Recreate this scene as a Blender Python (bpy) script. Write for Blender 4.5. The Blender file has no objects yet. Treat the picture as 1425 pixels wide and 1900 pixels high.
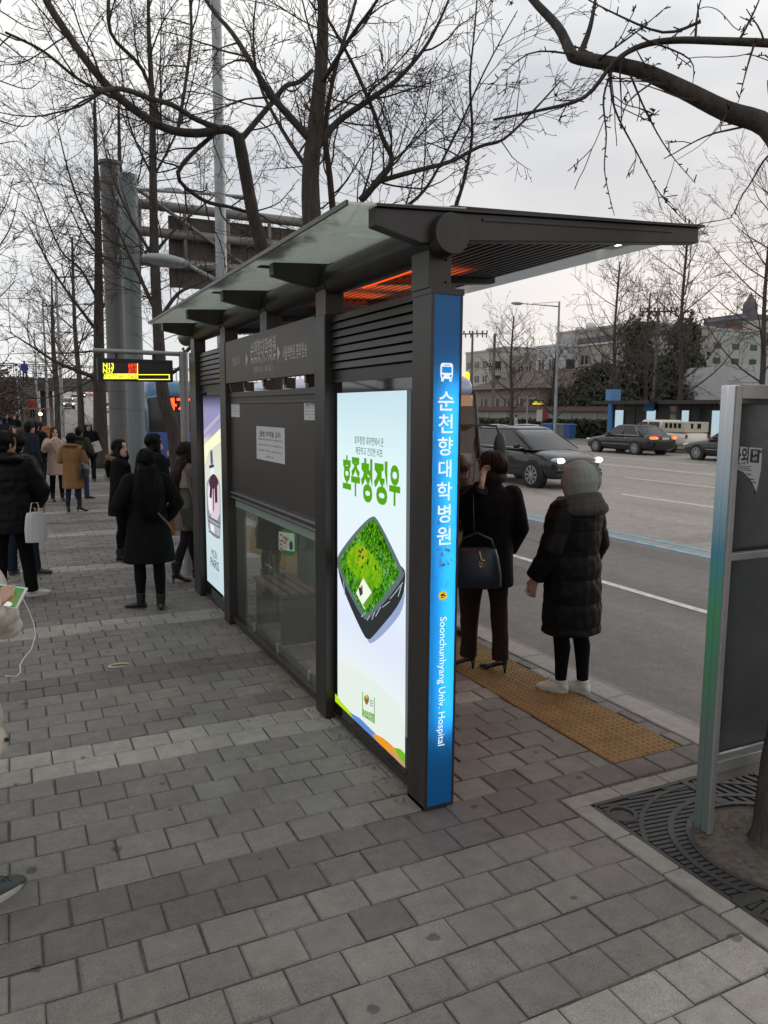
import bpy, bmesh, math, random
from mathutils import Vector, Matrix, noise, Euler, Quaternion

SC = bpy.context.scene
COL = SC.collection
PI = math.pi
rad = math.radians

# ------------------------------------------------------------------ camera
PITCH, YAW, ROLL = rad(7.537), rad(25.785), rad(0.395)
CAM_H = 2.0
FPX = 1430.0                       # focal length in pixels of the 1425 x 1900 photograph
cp, sp, cy, sy = math.cos(PITCH), math.sin(PITCH), math.cos(YAW), math.sin(YAW)
FWD = Vector((sy * cp, cy * cp, -sp))
RIGHT0 = Vector((cy, -sy, 0))
UP0 = RIGHT0.cross(FWD)
RIGHT = RIGHT0 * math.cos(ROLL) + UP0 * math.sin(ROLL)
UP = -RIGHT0 * math.sin(ROLL) + UP0 * math.cos(ROLL)
CAM = Vector((0, 0, CAM_H))
cam_data = bpy.data.cameras.new("camera")
cam = bpy.data.objects.new("camera", cam_data)
COL.objects.link(cam)
m3 = Matrix((RIGHT, UP, -FWD)).transposed()
cam.matrix_world = Matrix.Translation(CAM) @ m3.to_4x4()
cam_data.sensor_fit = 'VERTICAL'
cam_data.sensor_height = 24.0
cam_data.lens = 24.0 * FPX / 1900.0
cam_data.clip_start = 0.05
cam_data.clip_end = 2000
SC.camera = cam

def ray(px, py):
    return (RIGHT * ((px - 712.5) / FPX) + UP * (-(py - 950) / FPX) + FWD)
def gz(px, py, z=0.0):             # point on the level z seen at that place of the photograph
    d = ray(px, py); return CAM + d * ((z - CAM_H) / d.z)
def gx(px, py, X):
    d = ray(px, py); return CAM + d * (X / d.x)
def gy(px, py, Y):
    d = ray(px, py); return CAM + d * (Y / d.y)

# ------------------------------------------------------------------ world, sun, exposure
SUN_EL, SUN_AZ = rad(14), rad(78)          # azimuth from +Y towards +X
world = bpy.data.worlds.new("World"); SC.world = world
world.use_nodes = True
nt = world.node_tree; nt.nodes.clear()
def wn(t, **k):
    n = nt.nodes.new(t)
    for a, b in k.items(): setattr(n, a, b)
    return n
w_out = wn('ShaderNodeOutputWorld')
sky = wn('ShaderNodeTexSky', sky_type='NISHITA', sun_disc=False)
sky.sun_elevation = SUN_EL; sky.sun_rotation = SUN_AZ; sky.dust_density = 3.0
bg_sky = wn('ShaderNodeBackground'); bg_sky.inputs[1].default_value = 0.06
nt.links.new(sky.outputs[0], bg_sky.inputs[0])
tc = wn('ShaderNodeTexCoord')
mp = wn('ShaderNodeMapping'); mp.inputs['Scale'].default_value = (1.0, 1.0, 2.6)
mp.inputs['Location'].default_value = (0.35, 0.1, 0.2)
nz = wn('ShaderNodeTexNoise'); nz.inputs['Scale'].default_value = 2.1; nz.inputs['Detail'].default_value = 5.0
nz.inputs['Roughness'].default_value = 0.45
nt.links.new(tc.outputs['Generated'], mp.inputs[0]); nt.links.new(mp.outputs[0], nz.inputs[0])
cr = wn('ShaderNodeValToRGB')
e = cr.color_ramp.elements
e[0].position = 0.38; e[0].color = (0.53, 0.570, 0.615, 1)
e[1].position = 0.60; e[1].color = (0.90, 0.895, 0.885, 1)
nt.links.new(nz.outputs[0], cr.inputs[0])
# warm paling of the cloud deck towards the sunset side and the horizon
sep = wn('ShaderNodeSeparateXYZ'); nt.links.new(tc.outputs['Generated'], sep.inputs[0])
hor = wn('ShaderNodeMapRange'); hor.inputs[1].default_value = 0.0; hor.inputs[2].default_value = 0.42
hor.inputs[3].default_value = 1.0; hor.inputs[4].default_value = 0.0
nt.links.new(sep.outputs[2], hor.inputs[0])
azr = wn('ShaderNodeMapRange'); azr.inputs[1].default_value = 0.1; azr.inputs[2].default_value = 0.95
nt.links.new(sep.outputs[0], azr.inputs[0])
mul = wn('ShaderNodeMath', operation='MULTIPLY'); nt.links.new(hor.outputs[0], mul.inputs[0]); nt.links.new(azr.outputs[0], mul.inputs[1])
mixw = wn('ShaderNodeMix', data_type='RGBA'); nt.links.new(mul.outputs[0], mixw.inputs[0])
nt.links.new(cr.outputs[0], mixw.inputs[6]); mixw.inputs[7].default_value = (0.90, 0.765, 0.69, 1)
hmul = wn('ShaderNodeMath', operation='MULTIPLY'); hmul.inputs[1].default_value = 0.30
nt.links.new(hor.outputs[0], hmul.inputs[0])
mixh = wn('ShaderNodeMix', data_type='RGBA'); nt.links.new(hmul.outputs[0], mixh.inputs[0])
nt.links.new(mixw.outputs[2], mixh.inputs[6]); mixh.inputs[7].default_value = (0.84, 0.825, 0.815, 1)
bg_cloud = wn('ShaderNodeBackground'); bg_cloud.inputs[1].default_value = 1.0
nt.links.new(mixh.outputs[2], bg_cloud.inputs[0])
msh = wn('ShaderNodeMixShader'); msh.inputs[0].default_value = 0.93
nt.links.new(bg_sky.outputs[0], msh.inputs[1]); nt.links.new(bg_cloud.outputs[0], msh.inputs[2])
nt.links.new(msh.outputs[0], w_out.inputs[0])

sun_d = bpy.data.lights.new("sun", 'SUN'); sun_d.energy = 0.5; sun_d.angle = rad(25); sun_d.color = (1.0, 0.86, 0.74)
sun = bpy.data.objects.new("sun", sun_d); COL.objects.link(sun)
sdir = Vector((math.sin(SUN_AZ) * math.cos(SUN_EL), math.cos(SUN_AZ) * math.cos(SUN_EL), math.sin(SUN_EL)))
sun.rotation_euler = sdir.to_track_quat('Z', 'Y').to_euler()
sun.location = (0, 0, 30)
SC.view_settings.view_transform = 'Standard'
SC.view_settings.look = 'None'
SC.view_settings.exposure = 0.25
SC.view_settings.gamma = 1.0
SC.cycles.max_bounces = 8
SC.cycles.transparent_max_bounces = 12
SC.cycles.caustics_reflective = False
SC.cycles.caustics_refractive = False

# ------------------------------------------------------------------ helpers
class MB:
    """collects shapes into one mesh"""
    def __init__(s): s.v = []; s.f = []; s.m = []
    def add(s, vs, fs, mi=0):
        o = len(s.v); s.v += [tuple(p) for p in vs]
        for f in fs: s.f.append(tuple(i + o for i in f)); s.m.append(mi)
    def box(s, a, b, mi=0, M=None):
        x0, y0, z0 = a; x1, y1, z1 = b
        vs = [Vector(p) for p in ((x0,y0,z0),(x1,y0,z0),(x1,y1,z0),(x0,y1,z0),(x0,y0,z1),(x1,y0,z1),(x1,y1,z1),(x0,y1,z1))]
        if M is not None: vs = [M @ p for p in vs]
        s.add(vs, [(0,3,2,1),(4,5,6,7),(0,1,5,4),(1,2,6,5),(2,3,7,6),(3,0,4,7)], mi)
    def prism(s, poly, f0, f1, mi=0):
        """poly 2-D points; f0, f1 map a 2-D point to the two ends"""
        n = len(poly); vs = [f0(*p) for p in poly] + [f1(*p) for p in poly]
        fs = [tuple(range(n))[::-1], tuple(range(n, 2 * n))] + [(i, (i + 1) % n, n + (i + 1) % n, n + i) for i in range(n)]
        s.add(vs, fs, mi)
    def tube(s, pts, rs, n=8, mi=0, cap=True, flat=None):
        pts = [Vector(p) for p in pts]
        if not isinstance(rs, (list, tuple)): rs = [rs] * len(pts)
        rings = []; ref = None
        for i, p in enumerate(pts):
            d = (pts[min(i + 1, len(pts) - 1)] - pts[max(i - 1, 0)])
            if d.length < 1e-9: d = Vector((0, 0, 1))
            d.normalize()
            if ref is None:
                ref = Vector((1, 0, 0)) if abs(d.x) < .8 else Vector((0, 1, 0))
            u = (ref - d * ref.dot(d)); u.normalize(); w = d.cross(u); ref = u
            r = rs[i]; ra, rb = r if isinstance(r, (list, tuple)) else (r, r)
            rings.append([p + u * (math.cos(2*PI*k/n) * ra) + w * (math.sin(2*PI*k/n) * rb) for k in range(n)])
        s.loft(rings, mi, cap)
    def loft(s, rings, mi=0, cap=True):
        n = len(rings[0]); vs = [p for r in rings for p in r]; fs = []
        for i in range(len(rings) - 1):
            for k in range(n):
                a = i * n + k; b = i * n + (k + 1) % n
                fs.append((a, b, b + n, a + n))
        if cap:
            fs.append(tuple(range(n))[::-1]); fs.append(tuple(range((len(rings) - 1) * n, len(rings) * n)))
        s.add(vs, fs, mi)
    def ell(s, c, r, nu=12, nv=8, mi=0, M=None):
        c = Vector(c); vs = []; fs = []
        for j in range(1, nv):
            t = PI * j / nv
            for i in range(nu):
                a = 2 * PI * i / nu
                vs.append(Vector((math.sin(t)*math.cos(a)*r[0], math.sin(t)*math.sin(a)*r[1], math.cos(t)*r[2])))
        top = len(vs); vs.append(Vector((0, 0, r[2]))); vs.append(Vector((0, 0, -r[2])))
        for j in range(nv - 2):
            for i in range(nu):
                a = j*nu+i; b = j*nu+(i+1) % nu
                fs.append((a, a+nu, b+nu, b))
        for i in range(nu):
            fs.append((top, i, (i+1) % nu)); q = (nv-2)*nu
            fs.append((top+1, q+(i+1) % nu, q+i))
        if M is not None: vs = [M @ p for p in vs]
        s.add([p + c for p in vs], fs, mi)
    def cyl(s, a, b, r, n=16, mi=0): s.tube([a, b], [r, r], n, mi)
    def quad(s, a, b, c, d, mi=0): s.add([a, b, c, d], [(0, 1, 2, 3)], mi)
    def mesh(s, name):
        me = bpy.data.meshes.new(name); me.from_pydata(s.v, [], s.f); me.update()
        return me
    def build(s, name, mats, parent=None, smooth=False, bevel=0, weld=False, loc=None):
        me = s.mesh(name)
        if not isinstance(mats, (list, tuple)): mats = [mats]
        for m in mats: me.materials.append(m)
        if len(mats) > 1: me.polygons.foreach_set('material_index', s.m)
        if smooth: 
            me.polygons.foreach_set('use_smooth', [True] * len(me.polygons))
        o = bpy.data.objects.new(name, me); COL.objects.link(o)
        if parent is not None: o.parent = parent
        if loc is not None: o.location = loc
        if bevel:
            b = o.modifiers.new('bevel', 'BEVEL'); b.width = bevel; b.segments = 2; b.limit_method = 'ANGLE'; b.angle_limit = rad(40)
        return o

def autosmooth(o, ang=40):
    me = o.data; bm = bmesh.new(); bm.from_mesh(me)
    for e_ in bm.edges:
        if len(e_.link_faces) == 2 and e_.calc_face_angle(0) > rad(ang): e_.smooth = False
    for f in bm.faces: f.smooth = True
    bm.normal_update(); bm.to_mesh(me); bm.free(); return o

def tag(o, label=None, cat=None, group=None, kind=None):
    if label: o['label'] = label
    if cat: o['category'] = cat
    if group: o['group'] = group
    if kind: o['kind'] = kind
    return o
def thing(name, label, cat, loc=(0, 0, 0), rz=0.0, group=None):
    o = bpy.data.objects.new(name, None); COL.objects.link(o); o.location = loc; o.rotation_euler = (0, 0, rz)
    o.empty_display_size = 0.1
    return tag(o, label, cat, group)
def struct(o): o['kind'] = 'structure'; return o
def copy_tree(o, parent=None):
    c = o.copy(); COL.objects.link(c); c.parent = parent
    for ch in list(o.children): copy_tree(ch, c)
    return c
def remesh(mb, voxel, smooth=4, fac=.5):
    """merge overlapping closed shapes into one continuous surface"""
    me = mb.mesh('tmp'); o = bpy.data.objects.new('tmp', me); COL.objects.link(o)
    r = o.modifiers.new('r', 'REMESH'); r.mode = 'VOXEL'; r.voxel_size = voxel; r.use_smooth_shade = True
    if smooth:
        s = o.modifiers.new('s', 'SMOOTH'); s.iterations = smooth; s.factor = fac
    dg = bpy.context.evaluated_depsgraph_get(); dg.update()
    out = bpy.data.meshes.new_from_object(o.evaluated_get(dg))
    bpy.data.objects.remove(o); bpy.data.meshes.remove(me)
    out.polygons.foreach_set('use_smooth', [True] * len(out.polygons))
    return out
def obj(name, me, mat, parent=None):
    me.materials.clear(); me.materials.append(mat); me.name = name
    o = bpy.data.objects.new(name, me); COL.objects.link(o); o.parent = parent; return o
_tc = {}
def text_geo(body, size=1.0, align='CENTER', offset=0.0, extrude=0.0, spacing=1.0):
    """text as (verts, faces) in its own plane, centred on its box"""
    c = bpy.data.curves.new('t', 'FONT'); c.body = body; c.size = size; c.align_x = 'LEFT'
    c.offset = offset; c.extrude = extrude; c.space_character = spacing; c.resolution_u = 3
    o = bpy.data.objects.new('t', c); COL.objects.link(o)
    dg = bpy.context.evaluated_depsgraph_get(); dg.update()
    me = bpy.data.meshes.new_from_object(o.evaluated_get(dg))
    vs = [v.co.copy() for v in me.vertices]; fs = [tuple(p.vertices) for p in me.polygons]
    bpy.data.objects.remove(o); bpy.data.curves.remove(c); bpy.data.meshes.remove(me)
    if vs:
        x0 = min(v.x for v in vs); x1 = max(v.x for v in vs); y0 = min(v.y for v in vs); y1 = max(v.y for v in vs)
        vs = [Vector((v.x - (x0 + x1) / 2, v.y - (y0 + y1) / 2, v.z)) for v in vs]
        return vs, fs, x1 - x0, y1 - y0
    return vs, fs, 0, 0
def put_text(mb, body, origin, U, V, width=None, height=None, mi=0, offset=0.0, skew=0.0):
    """text centred at origin, running along U with its height along V; scaled to width and / or height"""
    vs, fs, w, h = text_geo(body, offset=offset)
    if w == 0: return
    sx = width / w if width else None; sy_ = height / h if height else None
    if sx is None: sx = sy_
    if sy_ is None: sy_ = sx
    U = Vector(U); V = Vector(V); origin = Vector(origin)
    mb.add([origin + U * (v.x * sx + skew * v.y * sy_) + V * (v.y * sy_) for v in vs], fs, mi)

# ------------------------------------------------------------------ materials
_mats = {}
def mat(name, color, rough=0.6, metal=0.0, var=0.0, vscale=8.0, bump=0.0, bscale=60.0, spec=0.5, stretch=None, coat=0.0, emit=0.0, sheen=0.0):
    if name in _mats: return _mats[name]
    m = bpy.data.materials.new(name); m.use_nodes = True; n = m.node_tree; b = n.nodes['Principled BSDF']
    b.inputs['Base Color'].default_value = (*color, 1); b.inputs['Roughness'].default_value = rough
    b.inputs['Metallic'].default_value = metal; b.inputs['Specular IOR Level'].default_value = spec
    b.inputs['Coat Weight'].default_value = coat
    if sheen: b.inputs['Sheen Weight'].default_value = sheen
    if emit:
        b.inputs['Emission Color'].default_value = (*color, 1); b.inputs['Emission Strength'].default_value = emit
        b.inputs['Base Color'].default_value = (color[0]*.3, color[1]*.3, color[2]*.3, 1)
    if var or bump:
        t = n.nodes.new('ShaderNodeTexCoord'); mpn = n.nodes.new('ShaderNodeMapping')
        n.links.new(t.outputs['Object'], mpn.inputs[0])
        if stretch: mpn.inputs['Scale'].default_value = stretch
    if var:
        z = n.nodes.new('ShaderNodeTexNoise'); z.inputs['Scale'].default_value = vscale; z.inputs['Detail'].default_value = 6; z.inputs['Roughness'].default_value = .62
        n.links.new(mpn.outputs[0], z.inputs[0])
        r = n.nodes.new('ShaderNodeMapRange'); r.inputs[1].default_value = .28; r.inputs[2].default_value = .72
        r.inputs[3].default_value = 1 - var; r.inputs[4].default_value = 1 + var
        n.links.new(z.outputs[0], r.inputs[0])
        x = n.nodes.new('ShaderNodeMix'); x.data_type = 'RGBA'; x.blend_type = 'MULTIPLY'; x.inputs[0].default_value = 1
        x.inputs[6].default_value = (*color, 1); n.links.new(r.outputs[0], x.inputs[7]); n.links.new(x.outputs[2], b.inputs['Base Color'])
    if bump:
        z = n.nodes.new('ShaderNodeTexNoise'); z.inputs['Scale'].default_value = bscale; z.inputs['Detail'].default_value = 5
        n.links.new(mpn.outputs[0], z.inputs[0])
        q = n.nodes.new('ShaderNodeBump'); q.inputs['Strength'].default_value = bump; q.inputs['Distance'].default_value = .02
        n.links.new(z.outputs[0], q.inputs['Height']); n.links.new(q.outputs[0], b.inputs['Normal'])
    _mats[name] = m; return m
def emis(name, color, strength=1.0):
    if name in _mats: return _mats[name]
    m = bpy.data.materials.new(name); m.use_nodes = True; n = m.node_tree; n.nodes.clear()
    o = n.nodes.new('ShaderNodeOutputMaterial'); e_ = n.nodes.new('ShaderNodeEmission')
    e_.inputs[0].default_value = (*color, 1); e_.inputs[1].default_value = strength
    n.links.new(e_.outputs[0], o.inputs[0]); _mats[name] = m; return m
def glass(name, tint=(.85, .93, .9), refl=(.9, .95, .95), rough=.02, opac=0.0, milk=(.5, .6, .55), ior=1.45):
    """thin pane: what is behind shows through the tint, the sky mirrors by the angle; opac adds a milky film"""
    if name in _mats: return _mats[name]
    m = bpy.data.materials.new(name); m.use_nodes = True; n = m.node_tree; n.nodes.clear()
    o = n.nodes.new('ShaderNodeOutputMaterial')
    t = n.nodes.new('ShaderNodeBsdfTransparent'); t.inputs[0].default_value = (*tint, 1)
    g = n.nodes.new('ShaderNodeBsdfGlossy'); g.inputs[0].default_value = (*refl, 1); g.inputs[1].default_value = rough
    f = n.nodes.new('ShaderNodeFresnel'); gq = n.nodes.new('ShaderNodeNewGeometry'); mq = n.nodes.new('ShaderNodeMapRange')     # same pane from either side
    mq.inputs[3].default_value = ior; mq.inputs[4].default_value = 1/ior; n.links.new(gq.outputs['Backfacing'], mq.inputs[0]); n.links.new(mq.outputs[0], f.inputs[0])
    x = n.nodes.new('ShaderNodeMixShader'); n.links.new(f.outputs[0], x.inputs[0]); n.links.new(t.outputs[0], x.inputs[1]); n.links.new(g.outputs[0], x.inputs[2])
    if opac:
        d = n.nodes.new('ShaderNodeBsdfTranslucent'); d.inputs[0].default_value = (*milk, 1)
        d2 = n.nodes.new('ShaderNodeBsdfDiffuse'); d2.inputs[0].default_value = (*milk, 1)
        a = n.nodes.new('ShaderNodeMixShader'); a.inputs[0].default_value = .5
        n.links.new(d.outputs[0], a.inputs[1]); n.links.new(d2.outputs[0], a.inputs[2])
        y = n.nodes.new('ShaderNodeMixShader')                    # the film is uneven: wiped, dusty, streaked
        tq = n.nodes.new('ShaderNodeTexCoord'); mpq = n.nodes.new('ShaderNodeMapping'); mpq.inputs['Scale'].default_value = (3, 3, 1.1); zq = n.nodes.new('ShaderNodeTexNoise'); zq.inputs['Scale'].default_value = 2.2; zq.inputs['Detail'].default_value = 7; zq.inputs['Roughness'].default_value = .65
        n.links.new(tq.outputs['Object'], mpq.inputs[0]); n.links.new(mpq.outputs[0], zq.inputs[0]); rq = n.nodes.new('ShaderNodeMapRange'); rq.inputs[1].default_value = .3; rq.inputs[2].default_value = .7; rq.inputs[3].default_value = opac*.86; rq.inputs[4].default_value = min(1, opac*1.14); n.links.new(zq.outputs[0], rq.inputs[0]); n.links.new(rq.outputs[0], y.inputs[0])
        n.links.new(x.outputs[0], y.inputs[1]); n.links.new(a.outputs[0], y.inputs[2]); n.links.new(y.outputs[0], o.inputs[0])
    else: n.links.new(x.outputs[0], o.inputs[0])
    _mats[name] = m; return m

M_FRAME = mat('dark_bronze_paint', (.023, .0195, .017), .40, var=.34, vscale=7, bump=.04, bscale=120, stretch=(1.5, 1.5, .22))
M_BLACK = mat('black_gloss', (.008, .008, .009), .12)
M_BLACKM = mat('black_matt', (.012, .012, .012), .6)
M_RUB = mat('rubber', (.015, .015, .016), .75)
M_STEEL = mat('brushed_steel', (.42, .43, .44), .38, metal=.85, var=.12, vscale=20)
M_GALV = mat('galvanised', (.30, .32, .32), .5, metal=.35, var=.2, vscale=6)
M_WHITE = mat('white_paint', (.72, .72, .70), .5, var=.06)
M_PAPER = mat('paper', (.55, .55, .54), .8, var=.05)
M_INK = mat('ink', (.02, .02, .022), .7)
M_CHROME = mat('chrome', (.7, .7, .7), .15, metal=1)
# ================================================================== ground
random.seed(5)
def terr(y):                       # the street climbs towards the far end
    return 0.0 if y < 75 else (y - 75) * 0.036
def strip(name, xs, ys, z, m):
    """ground sheet with the street's long profile"""
    mb = MB()
    for i in range(len(xs) - 1):
        for j in range(len(ys) - 1):
            a, b, c, d = xs[i], xs[i+1], ys[j], ys[j+1]
            mb.quad((a, c, z+terr(c)), (b, c, z+terr(c)), (b, d, z+terr(d)), (a, d, z+terr(d)))
    return struct(mb.build(name, m))
YS = [-30, 0, 8, 20, 40, 60, 75, 120, 200, 320]

def asphalt(name, col, var):
    m = mat(name, col, .62, bump=.35, bscale=140); n = m.node_tree; b = n.nodes['Principled BSDF']
    t = n.nodes.new('ShaderNodeTexCoord')
    z1 = n.nodes.new('ShaderNodeTexNoise'); z1.inputs['Scale'].default_value = .55; z1.inputs['Detail'].default_value = 6
    mp_ = n.nodes.new('ShaderNodeMapping'); mp_.inputs['Scale'].default_value = (1.6, .18, 1)
    n.links.new(t.outputs['Object'], mp_.inputs[0]); n.links.new(mp_.outputs[0], z1.inputs[0])
    z2 = n.nodes.new('ShaderNodeTexVoronoi'); z2.inputs['Scale'].default_value = 70; n.links.new(t.outputs['Object'], z2.inputs[0])
    r1 = n.nodes.new('ShaderNodeMapRange'); r1.inputs[1].default_value = .3; r1.inputs[2].default_value = .7; r1.inputs[3].default_value = 1 - var; r1.inputs[4].default_value = 1 + var
    n.links.new(z1.outputs[0], r1.inputs[0])
    r2 = n.nodes.new('ShaderNodeMapRange'); r2.inputs[1].default_value = 0; r2.inputs[2].default_value = .8; r2.inputs[3].default_value = 1.28; r2.inputs[4].default_value = .72
    n.links.new(z2.outputs['Distance'], r2.inputs[0])
    z3 = n.nodes.new('ShaderNodeTexNoise'); z3.inputs['Scale'].default_value = 5.5; z3.inputs['Detail'].default_value = 8; z3.inputs['Roughness'].default_value = .7; n.links.new(t.outputs['Object'], z3.inputs[0])
    r3 = n.nodes.new('ShaderNodeMapRange'); r3.inputs[1].default_value = .3; r3.inputs[2].default_value = .7; r3.inputs[3].default_value = .80; r3.inputs[4].default_value = 1.18; n.links.new(z3.outputs[0], r3.inputs[0])
    q0 = n.nodes.new('ShaderNodeMath'); q0.operation = 'MULTIPLY'; n.links.new(r1.outputs[0], q0.inputs[0]); n.links.new(r3.outputs[0], q0.inputs[1])
    q = n.nodes.new('ShaderNodeMath'); q.operation = 'MULTIPLY'; n.links.new(q0.outputs[0], q.inputs[0]); n.links.new(r2.outputs[0], q.inputs[1])
    x = n.nodes.new('ShaderNodeMix'); x.data_type = 'RGBA'; x.blend_type = 'MULTIPLY'; x.inputs[0].default_value = 1; x.inputs[6].default_value = (*col, 1)
    n.links.new(q.outputs[0], x.inputs[7]); n.links.new(x.outputs[2], b.inputs['Base Color'])
    return m
M_ROAD = asphalt('asphalt', (.325, .290, .258), .15)
M_ROADN = asphalt('asphalt_worn', (.158, .142, .132), .28)
M_LINE = mat('road_paint_white', (.62, .61, .58), .8, var=.3, vscale=9)
M_BLUE = mat('road_paint_blue', (.20, .40, .52), .8, var=.3, vscale=7)
M_EARTH = mat('ground', (.14, .125, .11), .95, var=.25, vscale=.6)
M_GRANITE = mat('granite', (.33, .31, .29), .8, var=.16, vscale=14, bump=.15, bscale=200)
M_CONC = mat('concrete', (.24, .225, .205), .9, var=.25, vscale=6, bump=.3, bscale=60)
M_FARPAVE = mat('far_pavement', (.20, .18, .165), .9, var=.2, vscale=1.2)

strip('ground', [-400, -60, 100, 900], [-120, 75, 120, 200, 320, 900], -.30, M_EARTH)
strip('road', [9.2, 33.4], YS, -.13, M_ROAD)
strip('bus_lane', [4.17, 9.2], YS, -.13, M_ROADN)
strip('gutter', [3.87, 4.17], YS, -.128, M_CONC)
strip('far_pavement', [33.4, 60], YS, 0.0, M_FARPAVE)
mb = MB(); mb.box((33.25, -20, -.2), (33.4, 75, .004)); struct(mb.build('far_kerb', M_GRANITE, bevel=.01))

# markings
def dash(name, x, w, spans, m, z=-.126):
    mb = MB()
    for a, b in spans:
        ys = [a] + [y for y in YS if a < y < b] + [b]
        for i in range(len(ys)-1):
            c, d = ys[i], ys[i+1]
            mb.quad((x-w/2, c, z+terr(c)), (x+w/2, c, z+terr(c)), (x+w/2, d, z+terr(d)), (x-w/2, d, z+terr(d)))
    return struct(mb.build(name, m))
dash('road_marking', 6.63, .12, [(-10, 60)], M_LINE)
dash('road_marking', 9.22, .14, [(-10, 60)], M_BLUE)
dash('road_marking', 9.62, .12, [(-10, 60)], M_BLUE)
dash('road_marking', 14.25, .14, [(2, 15.3)] + [(20+13*i, 28+13*i) for i in range(15)], M_LINE)
dash('road_marking', 18.0, .14, [(11.5, 19.2)] + [(24+13*i, 32+13*i) for i in range(15)], M_LINE)
dash('road_marking', 21.7, .14, [(18.5, 25.0)] + [(30+13*i, 37+13*i) for i in range(14)], M_LINE)
dash('road_marking', 25.4, .14, [(22.5, 30.0)] + [(34+13*i, 42+13*i) for i in range(14)], M_LINE)
dash('road_marking', 29.3, .14, [(20, 27.0)] + [(32+13*i, 39+13*i) for i in range(14)], M_LINE)
dash('road_marking', 32.8, .10, [(-10, 75)], M_LINE)

# road wear: repair patches, cracks, dark tyre lines
M_PATCH = asphalt('asphalt_patch', (.115, .104, .097), .2); M_CRACK = mat('crack', (.035, .03, .028), .9)
def flat_patch(pts, m, z=-.1275): q = MB(); q.add([(x, y, z) for x, y in pts], [tuple(range(len(pts)))]); struct(q.build('road_patch', m))
flat_patch([(4.3, 7.9), (6.2, 7.6), (6.3, 10.4), (4.4, 10.9)], M_PATCH); flat_patch([(9.9, 9.0), (13.2, 9.4), (13.1, 9.9), (9.9, 9.55)], asphalt('asphalt_pale', (.27, .24, .215), .2)); flat_patch([(7.0, 3.0), (8.9, 3.0), (8.9, 5.2), (7.1, 5.0)], M_PATCH)
rc = random.Random(8)
for (x, y, dx, dy, n_) in ((10.2, 8.7, .16, .035, 20), (10.4, 10.6, .15, -.03, 18), (11.5, 12.0, .05, .22, 26), (7.4, 9.0, .03, .2, 22), (15.4, 13.5, .2, .05, 16)):
    q = MB(); p = Vector((x, y, -.1262)); pts = [p.copy()]
    for i in range(n_): p = p + Vector((dx + rc.gauss(0, .05), dy + rc.gauss(0, .05), 0)); pts.append(p.copy())
    for i in range(n_):
        a, b = pts[i], pts[i+1]; w = Vector((-(b-a).y, (b-a).x, 0)).normalized()*rc.uniform(.002, .007); q.quad(a-w, b-w, b+w, a+w)
    struct(q.build('road_crack', M_CRACK))
# kerb of long granite stones
mb = MB(); y = 1.0
while y < 75:
    L = 1.0; mb.box((3.665, y+.003, -.3), (3.87, y+L-.003, 0.004)); y += L
struct(mb.build('kerb', M_GRANITE, bevel=.012))

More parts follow.
